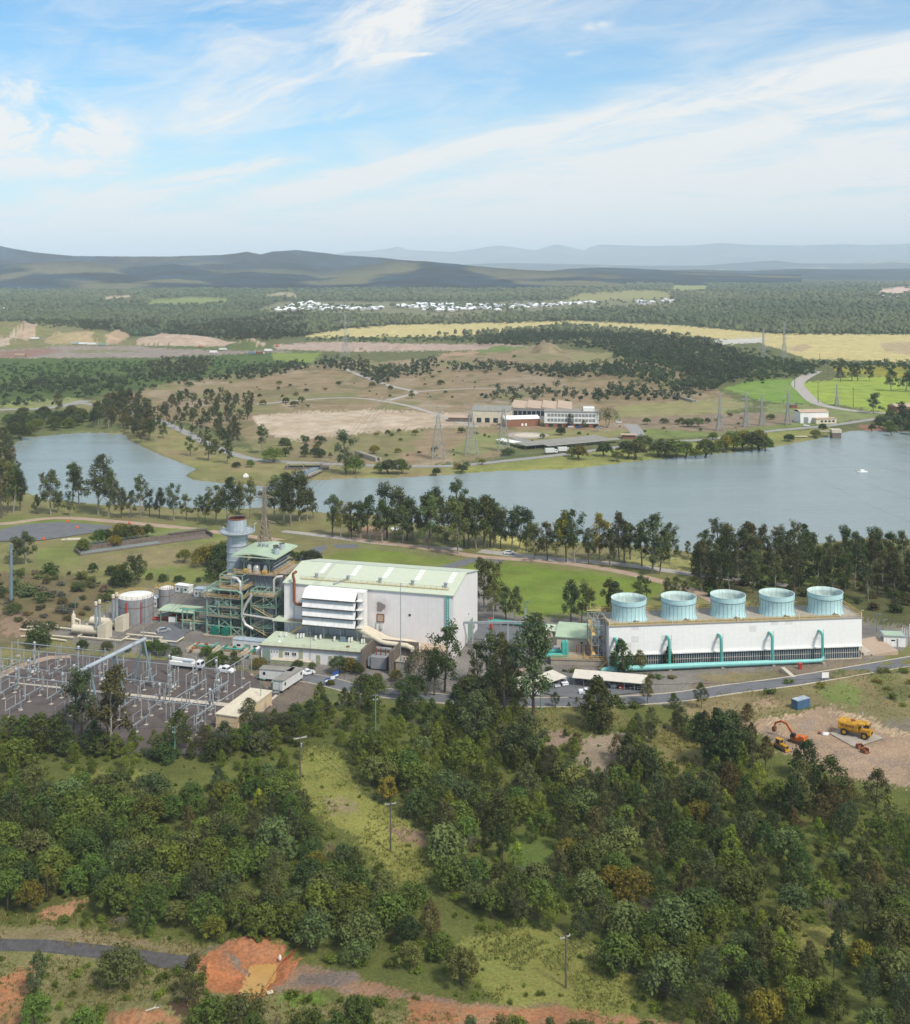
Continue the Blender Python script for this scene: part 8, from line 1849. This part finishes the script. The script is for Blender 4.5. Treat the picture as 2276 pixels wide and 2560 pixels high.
for x, y, c, lb in [(855,290,'car_white','white car beside the brick store'),(1190,325,'car_white','white car under the pale gum by the office block'),(1262,330,'car_blue','blue car before the office block'),(1445,335,'car_silver','silver car beside the huge round fig tree'),(1628,282,'car_white','white car on the bare ground past the fig tree')]:
    park(c1, 0, 'C2', x, y, .2, c, lb)
park(c1, 0, 'C3', 565, 562, .15, 'car_white', 'white car driving on the far lakeside road')
def shelter2(k, a, b_, wd, h, label, posts): return shelter(k, a, b_, wd, h, 'shelter_roof', label, 'white car shelters of the car park', posts, .5)
shelter2('B5', (928,640), (1536,692), 6.4, 3.0, 'longest white car shelter in front of the cooling tower', 8)
shelter2('B5', (735,682), (885,632), 6.2, 3.0, 'short white car shelter set at an angle to the longest one', 4)
shelter2('B5', (540,700), (730,640), 5.2, 3.0, 'white car shelter half hidden by gum trunks', 4)
shelter2('B5', (440,760), (600,742), 5.2, 3.0, 'white car shelter farthest along, behind the slender gum', 3)
def truck(label, k, x, y, rot, L, cabc, boxm, boxh, name='tip_truck', cat='truck', flat=False):
    t = thing(name, label, cat, at(k, x, y)+Vector((0,0,.1)), rot)
    m_ = MB(); m_.box(-L/2,-1.05,.75,L/2,1.05,1.05); m_.build('chassis', 'chassis_dark', t)
    m_ = MB(); m_.prism([(L/2-2.1,1.05),(L/2,1.05),(L/2,1.9),(L/2-.35,2.9),(L/2-2.1,2.95)], 'y', -1.2, 1.2); cb = m_.build('cab', cabc, t)
    m_ = MB(); m_.prism([(L/2-.02,2.),(L/2-.34,2.8),(L/2-.3,2.82),(L/2+.03,2.)], 'y', -1.05, 1.05); m_.box(L/2-1.5,-1.22,2.,L/2-.6,1.22,2.7); m_.build('window', 'glass', cb)
    if not flat: m_ = MB(); m_.box(-L/2,-1.25,1.06,L/2-2.4,1.25,1.06+boxh); m_.build('load_box', boxm, t)
    for x in (-L/2+1., -L/2+2.2, L/2-1.3):
        for y_ in (-1.05, 1.05): wheel(t, x, y_, .5, .36)
    return t
crane = truck('white crane truck with a folded boom parked at the back of the switchyard', 'A6', 1120, 172, -.3, 11.5, 'car_white', 'white_paint', 1.2, 'crane_truck', 'crane truck')
m_ = MB(); m_.bar((-5.6,0,3.1),(2.6,0,2.7),.55); m_.build('boom', 'white_paint', crane); m_ = MB(); m_.box(-1,-1.1,2.2,2.,1.1,2.9); m_.build('deck_box', 'container_roof', crane)
truck('front tipper of a white road train on the lakeside road', 'C2', 1128, 548, .22, 9, 'car_white', 'trailer_wall', 2.6)
truck('white trailer truck following the other tipper on the lakeside road', 'C2', 1012, 562, .22, 9, 'car_white', 'trailer_wall', 2.8)
for x, y, lb, c in [(545,213,'first white haul truck in the line on the earthworks','white_paint'),(600,215,'second white haul truck in the line on the earthworks','white_paint'),(670,218,'dark green haul truck at the head of the line on the earthworks','steel_green'),(500,212,'last haul truck in the line on the earthworks','container_roof'),(1640,275,'dark truck by the machinery at the edge of the earthworks','steel_blue_pole'),(1690,275,'brown tipper by the machinery at the edge of the earthworks','rust'),(1745,257,'white truck beyond the machinery on the earthworks','white_paint'),(1390,268,'white truck standing alone on the grey terrace','white_paint'),(135,288,'orange tipper on the red soil of the earthworks','saw_roof'),(230,178,'white truck on the curving haul road','white_paint'),(1450,250,'white site hut truck before the gravel heaps','trailer_wall')]:
    truck(lb, 'C4', x, y, .05, 16 if x < 800 else 13, 'car_white' if c != 'saw_roof' else 'machine_orange', c, 3.)
for x, y, lb in [(1300,232,'orange excavator beside the hedge on the earthworks'),(1800,225,'orange loader beyond the gravel heaps'),(1600,222,'yellow loader working on the gravel heap')]:
    t = thing('loader', lb, 'loader', at('C4', x, y), .4); t.scale = (.6,)*3; m_ = MB(); m_.box(-4,-2,1,3,2,4.5); m_.box(-3,-1.6,4.5,0,1.6,6.5); m_.build('body', 'machine_orange', t); m_ = MB(); m_.bar((3,0,2.5),(7,0,5),.8); m_.build('arm', 'machine_orange', t)
    for q in (-2.6, 2): m_ = MB(); m_.tube([(q,-2.2,1.2),(q,2.2,1.2)],1.2,12); m_.build('wheel', 'rubber', t)
# ---- yellow water truck
p = at('A7', 1400, 600, .25)
t = thing('water_truck', 'big yellow mining water truck on a grey concrete slab', 'water truck', p+Vector((-.3,.5,0)), -.62); t.scale = (.8,)*3
def rb(m_, x0, y0, z0, x1, y1, z1, b=.25): m_.prism([(y0+b,z0),(y1-b,z0),(y1,z0+b),(y1,z1-b),(y1-b,z1),(y0+b,z1),(y0,z1-b),(y0,z0+b)], 'x', x0, x1)
m_ = MB(); m_.prism([(-2.1,1.9),(2.1,1.9),(2.25,2.5),(2.25,4.3),(1.7,4.9),(-1.7,4.9),(-2.25,4.3),(-2.25,2.5)], 'x', -5.4, 1.4); tk = m_.build('tank', 'machine_yellow', t)
m_ = MB(); m_.lathe([(.75,4.9),(.75,5.25),(0,5.35)],14,-.8,0); m_.build('hatch', 'rust', tk)
m_ = MB(); [m_.box(-4.4+i*.62,-2.3,3.35,-4.05+i*.62,-2.26,3.75) for i in range(2)]; m_.build('dark_marking', 'chassis_dark', tk)
m_ = MB(); m_.box(-3.1,-2.31,3.3,.2,-2.262,3.75); m_.build('dark_stripe', 'rust', tk)
m_ = MB(); m_.box(-5.2,-1.1,1.2,5.2,1.1,1.95); m_.build('chassis', 'machine_yellow', t)
m_ = MB(); m_.prism([(1.4,4.2),(3.6,4.8),(3.6,5.0),(1.2,4.95)], 'y', -2.2, 2.2); m_.build('canopy', 'machine_yellow', t)
m_ = MB(); rb(m_, 2.6,-.1,2.5,4.5,2.,4.6); cb = m_.build('cab', 'machine_yellow', t); m_ = MB(); m_.box(2.7,-.15,3.4,4.56,2.05,4.4); m_.build('window', 'glass', cb)
m_ = MB(); rb(m_, 1.8,-1.7,1.9,5.3,-.15,3.3); rb(m_, 4.4,-1.8,1.3,5.5,1.9,2.6); m_.build('hood', 'machine_yellow', t); m_ = MB(); m_.box(5.5,-.9,1.5,5.56,.9,2.5); m_.build('grille', 'chassis_dark', t)
m_ = MB(); m_.box(4.6,-2.3,1.9,5.4,2.3,2.1); m_.rail([(5.4,-2.2,2.1),(5.4,2.2,2.1)],1.,.09); m_.bar((5.5,-2,.6),(5.5,-2,2),.1); m_.build('bumper_deck', 'machine_yellow', t)
for x in (-3.3, 3.5):
    for y in (-1.95, 1.95):
        m_ = MB(); w = 1. if x < 0 else .7; m_.tube([(x,y-w/2,1.15),(x,y+w/2,1.15)],1.15,18); wo = m_.build('wheel','rubber',t); m_ = MB(); m_.tube([(x,y-w/2-.05,1.15),(x,y+w/2+.05,1.15)],.62,14); m_.build('rim','machine_yellow',wo)
# ---- orange excavator
p = at('A7', 925, 650)
t = thing('excavator', 'orange tracked excavator with its arm folded over', 'excavator', p, 2.35); t.scale = (.8,)*3
for y in (-1.45, 1.45):
    m_ = MB(); m_.prism([(-2.3,.15),(2.3,.15),(2.65,.55),(2.3,1.),(-2.3,1.),(-2.65,.55)], 'y', y-.4, y+.4); tr_ = m_.build('track', 'chassis_dark', t); m_ = MB(); [m_.tube([(x,y-.44,.5),(x,y+.44,.5)],.3,10) for x in (-2,-1,0,1,2)]; m_.build('roller_tread', 'rust', tr_)
m_ = MB(); m_.prism([(-3.1,1.1),(1.5,1.1),(1.6,1.9),(1.1,2.2),(-1.6,2.3),(-3.2,2.4),(-3.4,1.7)], 'y', -1.5, 1.5); m_.build('body', 'machine_orange', t)
m_ = MB(); m_.box(-3.2,-1.3,2.4,-1.2,1.3,2.75); m_.bar((-3.,1.2,2.7),(-1.3,1.2,3.1),.12); m_.build('engine_cover', 'machine_orange', t)
m_ = MB(); m_.prism([(.1,1.4),(1.8,1.4),(1.9,2.2),(1.5,3.2),(.1,3.25)], 'y', .45, 1.5); cb = m_.build('cab', 'chassis_dark', t); m_ = MB(); m_.box(.3,.4,2.1,1.6,1.54,3.05); m_.build('window', 'glass', cb)
m_ = MB(); m_.prism([(1.1,1.8),(1.5,1.8),(4.3,5.0),(6.3,5.35),(6.2,5.9),(4.,5.6),(1.2,2.5)], 'y', -.35, .1); m_.build('boom', 'machine_orange', t)
m_ = MB(); m_.prism([(6.,5.9),(6.6,5.6),(8.4,4.7),(9.,2.9),(8.6,2.8),(7.9,4.2),(5.7,5.3)], 'y', -.3, .05); m_.build('stick', 'machine_orange', t)
m_ = MB(); m_.prism([(8.2,3.),(9.2,3.),(9.5,2.2),(9.2,1.4),(8.5,1.2),(8.1,1.9)], 'y', -.7, .45); m_.build('bucket', 'rust', t); m_ = MB(); m_.tube([(2.2,-.15,2.3),(4.2,-.15,4.9)],.13,8); m_.build('ram', 'silver_pipe', t)
# ---- yellow dozer
p = at('A7', 800, 705)
t = thing('dozer', 'small yellow tracked dozer with an open cab beside the excavator', 'dozer', p, -1.1); t.scale = (.88,)*3
for y in (-.95, .95): m_ = MB(); m_.prism([(-1.9,.1),(1.5,.1),(1.9,.55),(1.4,1.),(-1.7,1.05),(-2.2,.6)], 'y', y-.25, y+.25); m_.build('track', 'chassis_dark', t)
m_ = MB(); rb(m_, .1,-.7,.7,2.6,.7,2.0,.15); rb(m_, 2.5,-.9,.3,2.9,.9,1.1,.1); m_.build('hood', 'machine_yellow', t); m_ = MB(); m_.box(2.61,-.5,1.1,2.66,.5,1.85); m_.build('grille', 'chassis_dark', t)
m_ = MB(); m_.box(-2.2,-.8,.8,.1,.8,1.5); m_.box(-1.8,-.75,2.9,.2,.75,3.05); [m_.bar((x,y,1.5),(x,y,2.9),.12) for x in (-1.7,.1) for y in (-.7,.7)]; m_.build('cab', 'machine_yellow', t); m_ = MB(); m_.box(-1.6,-.66,1.6,0,.66,2.85); m_.build('cab_glass', 'glass', t)
m_ = MB(); m_.tube([(1.2,.3,2.),(1.2,.3,2.9)],.09,6); m_.build('exhaust', 'rust', t); m_ = MB(); m_.prism([(-2.7,.2),(-2.4,.1),(-2.3,1.),(-2.6,1.2)], 'y', -1.6, 1.6); m_.build('blade', 'machine_yellow', t)
# ---- dirt yard odds and ends
t = thing('shipping_container', 'blue shipping container with a faded grey roof on dry grass', 'container', at('A7', 930, 398), math.atan2((at('A7',1048,365)-at('A7',930,398)).y,(at('A7',1048,365)-at('A7',930,398)).x))
m_ = MB(); m_.box(0,0,.1,5.2,2.45,2.65); m_.build('wall', 'blue_container', t); m_ = MB(); m_.box(-.02,-.02,2.65,5.22,2.47,2.72); m_.build('roof', 'container_roof', t); m_ = MB(); [m_.box(.2+i*.3,-.05,.3,.32+i*.3,-.003,2.5) for i in range(16)]; m_.build('corrugation_rib', 'blue_container', t); m_ = MB(); m_.box(-.05,.1,.2,-.003,2.35,2.55); m_.build('door', 'blue_container', t)
for lb, x, y, s in [('rusty excavator bucket lying by the concrete slab',1430,705,1.),('darker rusty bucket lying tipped beside the other one',1478,738,1.1)]:
    t = thing('rusty_bucket', lb, 'bucket', at('A7', x, y), x*.01, 'rusty buckets'); m_ = MB(); m_.prism([(0,0),(1.2,.1),(1.5,.6),(1.2,1.2),(.9,1.1),(1.1,.6),(.9,.3),(.1,.2)], 'y', -.8, .8); m_.box(0,-.82,0,1.3,-.75,1.); m_.box(0,.75,0,1.3,.82,1.); m_.build('shell', 'rust', t); m_ = MB(); [m_.box(-.3,-.8+i*.36,.0,.05,-.68+i*.36,.14) for i in range(5)]; m_.build('tooth', 'rust', t); t.scale = (s,)*3
m_ = MB(); m_.lathe([(1.2,0),(1.3,.5),(.9,1.1),(.3,1.3),(0,1.3)],7); m_.lathe([(.8,0),(.7,.5),(0,.7)],6,1.4,.5); solo(m_, 'covered_pile', 'trailer_wall', 'small pile under white sheeting beside the concrete slab', 'pile', at('A7', 1145, 590), .4).scale = (.8, .7, .55)
m_ = MB(); m_.lathe([(.5,0),(.5,.5),(0,.6)],8); m_.box(.8,-.3,0,1.6,.3,.3,1); solo(m_, 'pump_set', ['rust','chassis_dark'], 'dark pump with hoses next to the white sheeted pile', 'pump', at('A7', 1105, 582), .2)
for x, y, tp, r, lb in [(1150,385,195,.1,'thin grey post beside the blue container'),(1443,440,408,.1,'short white pipe stub in the grass past the water truck'),(1522,470,455,.1,'low white pipe stub nearest the water truck')]: mast('marker_post', 'A7', x, y, tp, r, 'white_paint' if 'white' in lb else 'galvanised', lb, 'post')
t = thing('concrete_stair', 'narrow pale concrete stair down the bank before the aqua main', 'stair', at('A7', 900, 135), .4); m_ = MB(); [m_.box(-.7,i*.8,0,.7,i*.8+.82,.16+.2*i) for i in range(7)]; m_.build('flight', 'pale_concrete', t)
m_ = MB(); m_.box(-.5,-.5,0,.5,.5,1.7); m_.box(-.6,-.6,1.7,.6,.6,1.9); solo(m_, 'hydrant_box', 'red_pipe', 'red hydrant box at the end of the aqua main', 'hydrant', at('A7', 950, 72), 0)
t = thing('road_sign', 'white notice board on the mesh gate by the road bend', 'sign', at('A7', 1148, 158), .2); m_ = MB(); m_.box(-1.2,-.05,.6,1.2,.05,2.4); m_.build('board', 'white_paint', t); m_ = MB(); [m_.bar((x,.1,0),(x,.1,2.4),.1) for x in (-1.1,1.1)]; m_.build('post_frame', 'galvanised', t)
# ---- the person in the car park
def person(loc, rot):
    t = thing('person', 'person in a yellow safety vest and dark trousers walking in the car park', 'person', loc, rot)
    J = {'pel': (0,0,.95), 'spi': (.02,0,1.2), 'che': (.03,0,1.4), 'nec': (.04,0,1.53), 'hea': (.06,0,1.68), 'top': (.05,0,1.77), 'lhi': (0,.1,.92), 'lkn': (.12,.1,.5), 'lan': (.02,.1,.08), 'lto': (.17,.11,.03), 'rhi': (0,-.1,.92), 'rkn': (.03,-.1,.5), 'ran': (-.18,-.1,.1), 'rto': (-.04,-.11,.03),
         'lsh': (.03,.19,1.43), 'lel': (-.03,.26,1.15), 'lha': (.1,.27,.92), 'lfi': (.14,.27,.83), 'rsh': (.03,-.19,1.43), 'rel': (-.02,-.26,1.15), 'rha': (.16,-.25,.96), 'rfi': (.2,-.25,.87)}
    Rd = dict(pel=.15,spi=.145,che=.16,nec=.06,hea=.105,top=.07,lhi=.1,lkn=.065,lan=.045,lto=.04,rhi=.1,rkn=.065,ran=.045,rto=.04,lsh=.065,lel=.048,lha=.036,lfi=.03,rsh=.065,rel=.048,rha=.036,rfi=.03)
    E = [('pel','spi'),('spi','che'),('che','nec'),('nec','hea'),('hea','top'),('pel','lhi'),('lhi','lkn'),('lkn','lan'),('lan','lto'),('pel','rhi'),('rhi','rkn'),('rkn','ran'),('ran','rto'),('che','lsh'),('lsh','lel'),('lel','lha'),('lha','lfi'),('che','rsh'),('rsh','rel'),('rel','rha'),('rha','rfi')]
    ks = list(J); me = bpy.data.meshes.new('body'); me.from_pydata([J[k] for k in ks], [(ks.index(a), ks.index(b)) for a, b in E], [])
    o = bpy.data.objects.new('body', me); COL.objects.link(o); o.parent = t
    md = o.modifiers.new('skin', 'SKIN')
    for i, k in enumerate(ks): me.skin_vertices[0].data[i].radius = (Rd[k], Rd[k]); me.skin_vertices[0].data[i].use_root = (i == 0)
    o.modifiers.new('sub', 'SUBSURF').levels = 1
    m = mat('clothed_body', (.4, .25, .18)); nt, n, l = nodes_of(m)
    tc = n.new('ShaderNodeTexCoord'); sp_ = n.new('ShaderNodeSeparateXYZ'); l.new(tc.outputs['Object'], sp_.inputs[0]); cr = n.new('ShaderNodeValToRGB'); cr.color_ramp.interpolation = 'CONSTANT'
    el = cr.color_ramp.elements; el[0].color = (.02,.02,.02,1); el[1].position = .05; el[1].color = (.02,.025,.05,1)
    for ps, c in ((.475,(.55,.6,.03,1)),(.76,(.42,.26,.19,1)),(.855,(.75,.75,.72,1))): e = el.new(ps); e.color = c
    dv = n.new('ShaderNodeMath'); dv.operation = 'DIVIDE'; dv.inputs[1].default_value = 2.; l.new(sp_.outputs[2], dv.inputs[0]); l.new(dv.outputs[0], cr.inputs[0]); l.new(cr.outputs[0], n['Principled BSDF'].inputs['Base Color'])
    me.materials.append(m)
person(at('B5', 1225, 796)+Vector((0,0,.28)), 2.6)

# ================================================================ power poles and wires
PT = []
def pole(k, x, y, top, m2, label, arm=2.4, dbl=False, rot=.5, arms=1):
    p = at(k, x, y); h = H-(spx(k, x, top)[1]-HY)*p.y/F
    t = thing('power_pole', label, 'power pole', p, rot); m_ = MB(); m_.tube([(0,0,-.4),(0,0,h+.3)], [.2,.14], 10); m_.build('mast', m2, t)
    for q in range(arms):
        m_ = MB(); z = h-.15-q*1.2
        for yy in ((-.16,.16) if dbl else (.16,)): m_.bar((-arm/2,yy,z),(arm/2,yy,z),.16)
        a = m_.build('cross_arm', 'pale_wood', t)
        for xx in (-arm*.45, 0, arm*.45): m_ = MB(); m_.lathe([(.05,z),(.09,z+.12),(.09,z+.28),(0,z+.34)],8,xx,.16); m_.build('insulator', 'white_paint', a)
    if dbl: m_ = MB(); m_.lathe([(.24,h-2.6),(.28,h-2.5),(.28,h-1.7),(.2,h-1.6),(0,h-1.6)],10,.3,.2); m_.build('transformer_can', 'galvanised', t)
    c, s = math.cos(rot), math.sin(rot)
    return [p+Vector((xx*c, xx*s, h+.15)) for xx in (-arm*.45, 0, arm*.45)]
w1 = pole('B4', 445, 750, 545, 'wood_pole', 'dark wooden power pole with a white tipped cross arm in open grass', 2.2, rot=.55)
w2 = pole('B2', 1557, 765, 572, 'wood_pole', 'wooden power pole standing in the grassy strip of the bush', 2.6, rot=.3)
w3 = pole('B2', 1197, 475, 308, 'wood_pole', 'wooden pole with a double cross arm at the top of the grassy strip', 3.4, True, .45)
w4 = pole('B2', 1497, 285, 140, 'green_pole', 'green power pole by the site road before the annexe', 1.4, rot=.2, arms=2)
w5 = pole('B2', 697, 400, 268, 'green_pole', 'green power pole at the bush side of the switchyard', 1.2, rot=.2, arms=2)
w6 = pole('B5', 668, 905, 690, 'green_pole', 'green pole among the gum trees near the car park', 1.2, rot=.2)
def wires(label, A_, B_, sag, r=.03, name='power_line'):
    m_ = MB(); o = A_[0]
    for a, b_ in zip(A_, B_):
        m_.tube([(a.lerp(b_, i/10.)-Vector((0,0,sag*4*(i/10.)*(1-i/10.)))) - o for i in range(11)], r, 4, 0, False)
    ob = m_.build(name, 'wire'); ob.location = o; tag(ob, label, 'power line', 'overhead power lines')
off = lambda P_, dx, dy, dz=0: [p+Vector((dx, dy, dz)) for p in P_]
wires('power line span between the open grass pole and the grassy strip pole', w1, w2, 1.6)
wires('power line span from the grassy strip pole up to the double armed pole', w2, w3, 1.6)
wires('power line span from the open grass pole out past the bush corner', w1, off(w1, 75, -60), 2.)
wires('power line from the double armed pole along the fence past the green switchyard pole', w3, w5, 1.2)
wires('power line leaving the green switchyard pole over the bush', w5, off(w5, -95, 3), 1.6)
wires('power line between the two green poles along the road', w4, w5, 2.0)
wires('power line from the green road pole toward the car park gums', w4, w6, 1.2)
wires('power line from the car park gums past the dirt yard', w6, off(w6, 120, 12), 2.)
b_, hb, _ = big
tips = [b_+Vector((s*hb*L*.8, 0, hb*z)) for z, L in ((.30,.24),(.50,.22),(.70,.20)) for s in (-1, 1)]
wires('slack conductors hanging from the tube gantry down to the busbars', [GA.lerp(GB, q) for q in (.2, .37, .55, .75, .9)], [PL(a, b, 6.3) for a, b in ((-118,-60),(-112,-60),(-106,-45.8),(-100,-45.8),(-94,-40.2))], 1.2, .045)
wires('transmission wires running from the brown pylon out over the lake', tips, [Vector((-60+i*4, 800, 34+6*(i//2))) for i in range(6)], 9, .05)
wires('transmission wires running from the brown pylon down toward the tube gantry', tips[:3], [Vector((-106+4*i, 350, 15)) for i in range(3)], 3, .05)
fp = aty('A2', 1163, 612, 905.); wires('transmission wires crossing the wide part of the lake', [fp+Vector((9*(i//3)-9, 14*(i//3), -7*(i % 3))) for i in range(6)], [Vector((190+50*(i//3), 400, 52-11*(i % 3))) for i in range(6)], 12, .03)
wires('low stay wires leaving the tall steel pole over the scrub', off([p+Vector((0,0,8.)) for p in [at('B8', 0, 280)]]*3, -8, 0), [at('B8', 470, 445, 1.)+Vector((0, i, 0)) for i in range(3)], 1., .04)
# orange mesh and small things at the pit
A = [at('C7', x, y) for x, y in ((1660,270),(1600,430),(1490,560),(1380,640),(1240,830),(1180,930),(1050,1130),(960,1220),(930,1330),(880,1450),(880,1580),(870,1800))]
m_ = MB(); o = A[0]
for a, b_ in zip(A, A[1:]):
    a, b_ = a-o, b_-o; n_ = Vector((-(b_-a).y, (b_-a).x, 0)).normalized()
    m_.add([a+Vector((0,0,.06)), b_+Vector((0,0,.06)), b_+n_*.35+Vector((0,0,.75)), a+n_*.35+Vector((0,0,.75))], [(0,1,2,3)]); m_.bar(a, a+Vector((0,0,1.1)), .06)
mat('barrier_mesh', (.6, .09, .03), .7, var=.35, scale=2.)
ob = m_.build('barrier_mesh', 'barrier_mesh'); ob.location = o; tag(ob, 'sagging orange barrier mesh along the muddy pit', 'barrier')
m_ = MB(); m_.lathe([(.25,0),(.3,.4),(.16,.8),(0,.95)],7); solo(m_, 'rag_bundle', 'white_paint', 'white rag hanging on the mesh by the muddy pit', 'rag', at('C7', 1335, 600, .4), 0)
m_ = MB(); m_.box(-.55,-.4,0,.55,.4,.12); solo(m_, 'board', 'cream_paint', 'pale board lying on the orange soil beside the puddle', 'board', at('C7', 1185, 1098, .12), .5)
m_ = MB(); m_.bar((0,0,-.2),(0,0,1.5),.12); solo(m_, 'stake', 'wood_pole', 'single dark stake at the near end of the puddle', 'stake', at('C7', 932, 1255, .1), 0)
for i, (x, y, l_, lb) in enumerate([(580,690,3.2,'grey fallen log on the orange heap'),(640,700,2.2,'short grey log beside the longer one on the orange heap')]):
    m_ = MB(); m_.tube([(0,0,.35),(l_*.5,.2,.5),(l_,0,.4)],[.16,.14,.08],6); m_.tube([(l_*.4,.1,.45),(l_*.6,.8,.9)],[.08,.03],5); solo(m_, 'fallen_log', 'pale_wood', lb, 'log', at('A8', x, y, 1.0), .3+i)
